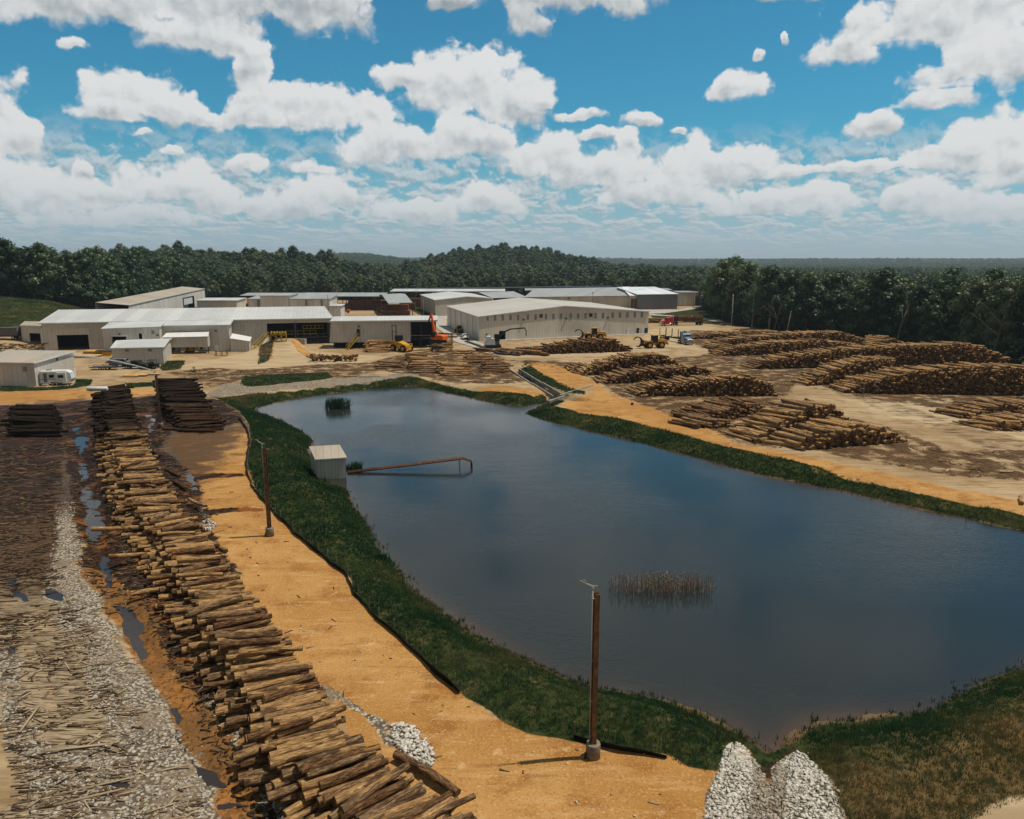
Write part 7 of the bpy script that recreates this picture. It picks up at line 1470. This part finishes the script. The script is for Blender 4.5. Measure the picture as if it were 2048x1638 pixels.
    # white farm building far off in the woods
    for (px, py, w_, lab) in ((1234, 549, 22, 'tiny far white roofed house in the woods right of the central hill'), (1908, 541, 16, 'tiny far white house in the woods on the right')):
        D = 760 if px < 1500 else 1500; d = ray(px, py); x, y = d[0] / d[1] * D, D; z = CAM_H + d[2] / d[1] * D; r = empty('farmhouse', (x, y, z), 0, lab, 'house'); pb(r, 'wall', WHTP, boxes=[(-w_ / 2, 0, -14, w_ / 2, 12, 0)]); pb(r, 'roof', ROOFB, prisms=[([(-w_ / 2 - 1, 0), (0, 3.2), (w_ / 2 + 1, 0)], -1, 13)])
misc()
# ------------------------------------------------------------------ air
def haze():
    m = bpy.data.materials.new('haze_air'); m.use_nodes = True; t = m.node_tree; t.nodes.clear(); v = t.nodes.new('ShaderNodeVolumePrincipled'); v.inputs['Color'].default_value = (.72, .88, 1, 1); v.inputs['Density'].default_value = HAZE_D; v.inputs['Anisotropy'].default_value = .2
    o = t.nodes.new('ShaderNodeOutputMaterial'); t.links.new(v.outputs[0], o.inputs[1]); pass
    mb = MB(); mb.box(-22500, -22500, -62, 22500, 22500, 260); ob = mb.build('haze', m); tag(ob, 'thin pale blue summer haze over the whole valley', 'haze', kind='stuff')
HAZE_D = 9e-5
haze()

# ------------------------------------------------------------------ bare trees and shrubs along the wood edge
BTRUNK = plain('grey_bare_bark', (.15, .14, .12), .9, var=.4, scale=3)
def bare_tree(px, py, H, seed, label, lean=0.0):
    x, y, _ = G(px, py); r = np.random.default_rng(seed); root = empty('bare_tree', (x, y, float(hz(x, y)[0]) - .3), 0, label, 'tree', 'bare pale trees at the wood edge'); mb = MB()
    def grow(p, d, L, rad, lev):
        n = 4; pts = [p]; dd = d.copy()
        for i in range(n): dd = dd + r.normal(size=3) * .10; dd[2] = max(dd[2], .05); dd /= np.linalg.norm(dd); pts.append(pts[-1] + dd * L / n)
        mb.tube(pts, [rad * (1 - .16 * i) for i in range(n + 1)], 6 if lev else 8)
        if lev < 3:
            for k in range(4 if lev == 0 else 3):
                a = r.uniform(0, 6.28); i = int(r.integers(2, n + 1)); nd = dd * .9 + np.array((math.cos(a), math.sin(a), r.uniform(0, .5))) * .75; grow(pts[i], nd / np.linalg.norm(nd), L * r.uniform(.38, .55), rad * .48, lev + 1)
    grow(np.zeros(3), np.array((lean, 0, 1.0)), H * .62, .22, 0); mb.build('trunk', BTRUNK, root)
for k, (px, py, H, le, lab) in enumerate([(1502, 663, 20, .05, 'bare pale forked tree at the wood edge left of the leaning pole'), (1545, 667, 17, .12, 'bare pale tree at the wood edge beside the leaning pole'), (1790, 694, 19, .1, 'bare branching tree behind the right end of the log decks'), (1985, 716, 20, .15, 'bare wide forked tree at the far right wood edge')]): bare_tree(px, py, H, 300 + k, lab, le)
SHRUB = mat_leaf('shrub_leaves', (.035, .075, .025), (.07, .13, .04), (.12, .17, .07))
def shrubs():
    v, f, lv, C = crown_mesh(91, 4.5, 12, .42, .0, 900, .16); src = np_mesh('foliage', v, f, SHRUB, attrs={'lv': lv}); first = True
    for i, (px, py, s, lab) in enumerate([(2030, 726, 1.3, 'light green shrub at the far right end of the log decks'), (1995, 712, 1.0, 'light green shrub left of the far right shrub'), (2060, 735, 1.2, 'light green shrub cut by the right edge of the view'), (1422, 618, 1.6, 'round green shrub right of the crossarm utility pole'), (1436, 626, 1.2, 'green shrub on the lawn edge below the round shrub'), (1052, 737, .45, 'small dark green shrub at the head of the concrete flume'), (1062, 741, .35, 'very small shrub beside the head of the concrete flume'), (527, 722, .4, 'weedy shrub left of the dirt ramp'), (388, 744, .3, 'little shrub right of the small beige shed')]):
        x, y, _ = G(px, py); root = empty('shrub', (x, y, float(hz(x, y)[0])), i * 1.3, lab, 'shrub', 'shrubs'); root.scale = (s, s, s * .9)
        o = src if first else src.copy()
        if not first: COL.objects.link(o)
        first = False; o.parent = root
shrubs()
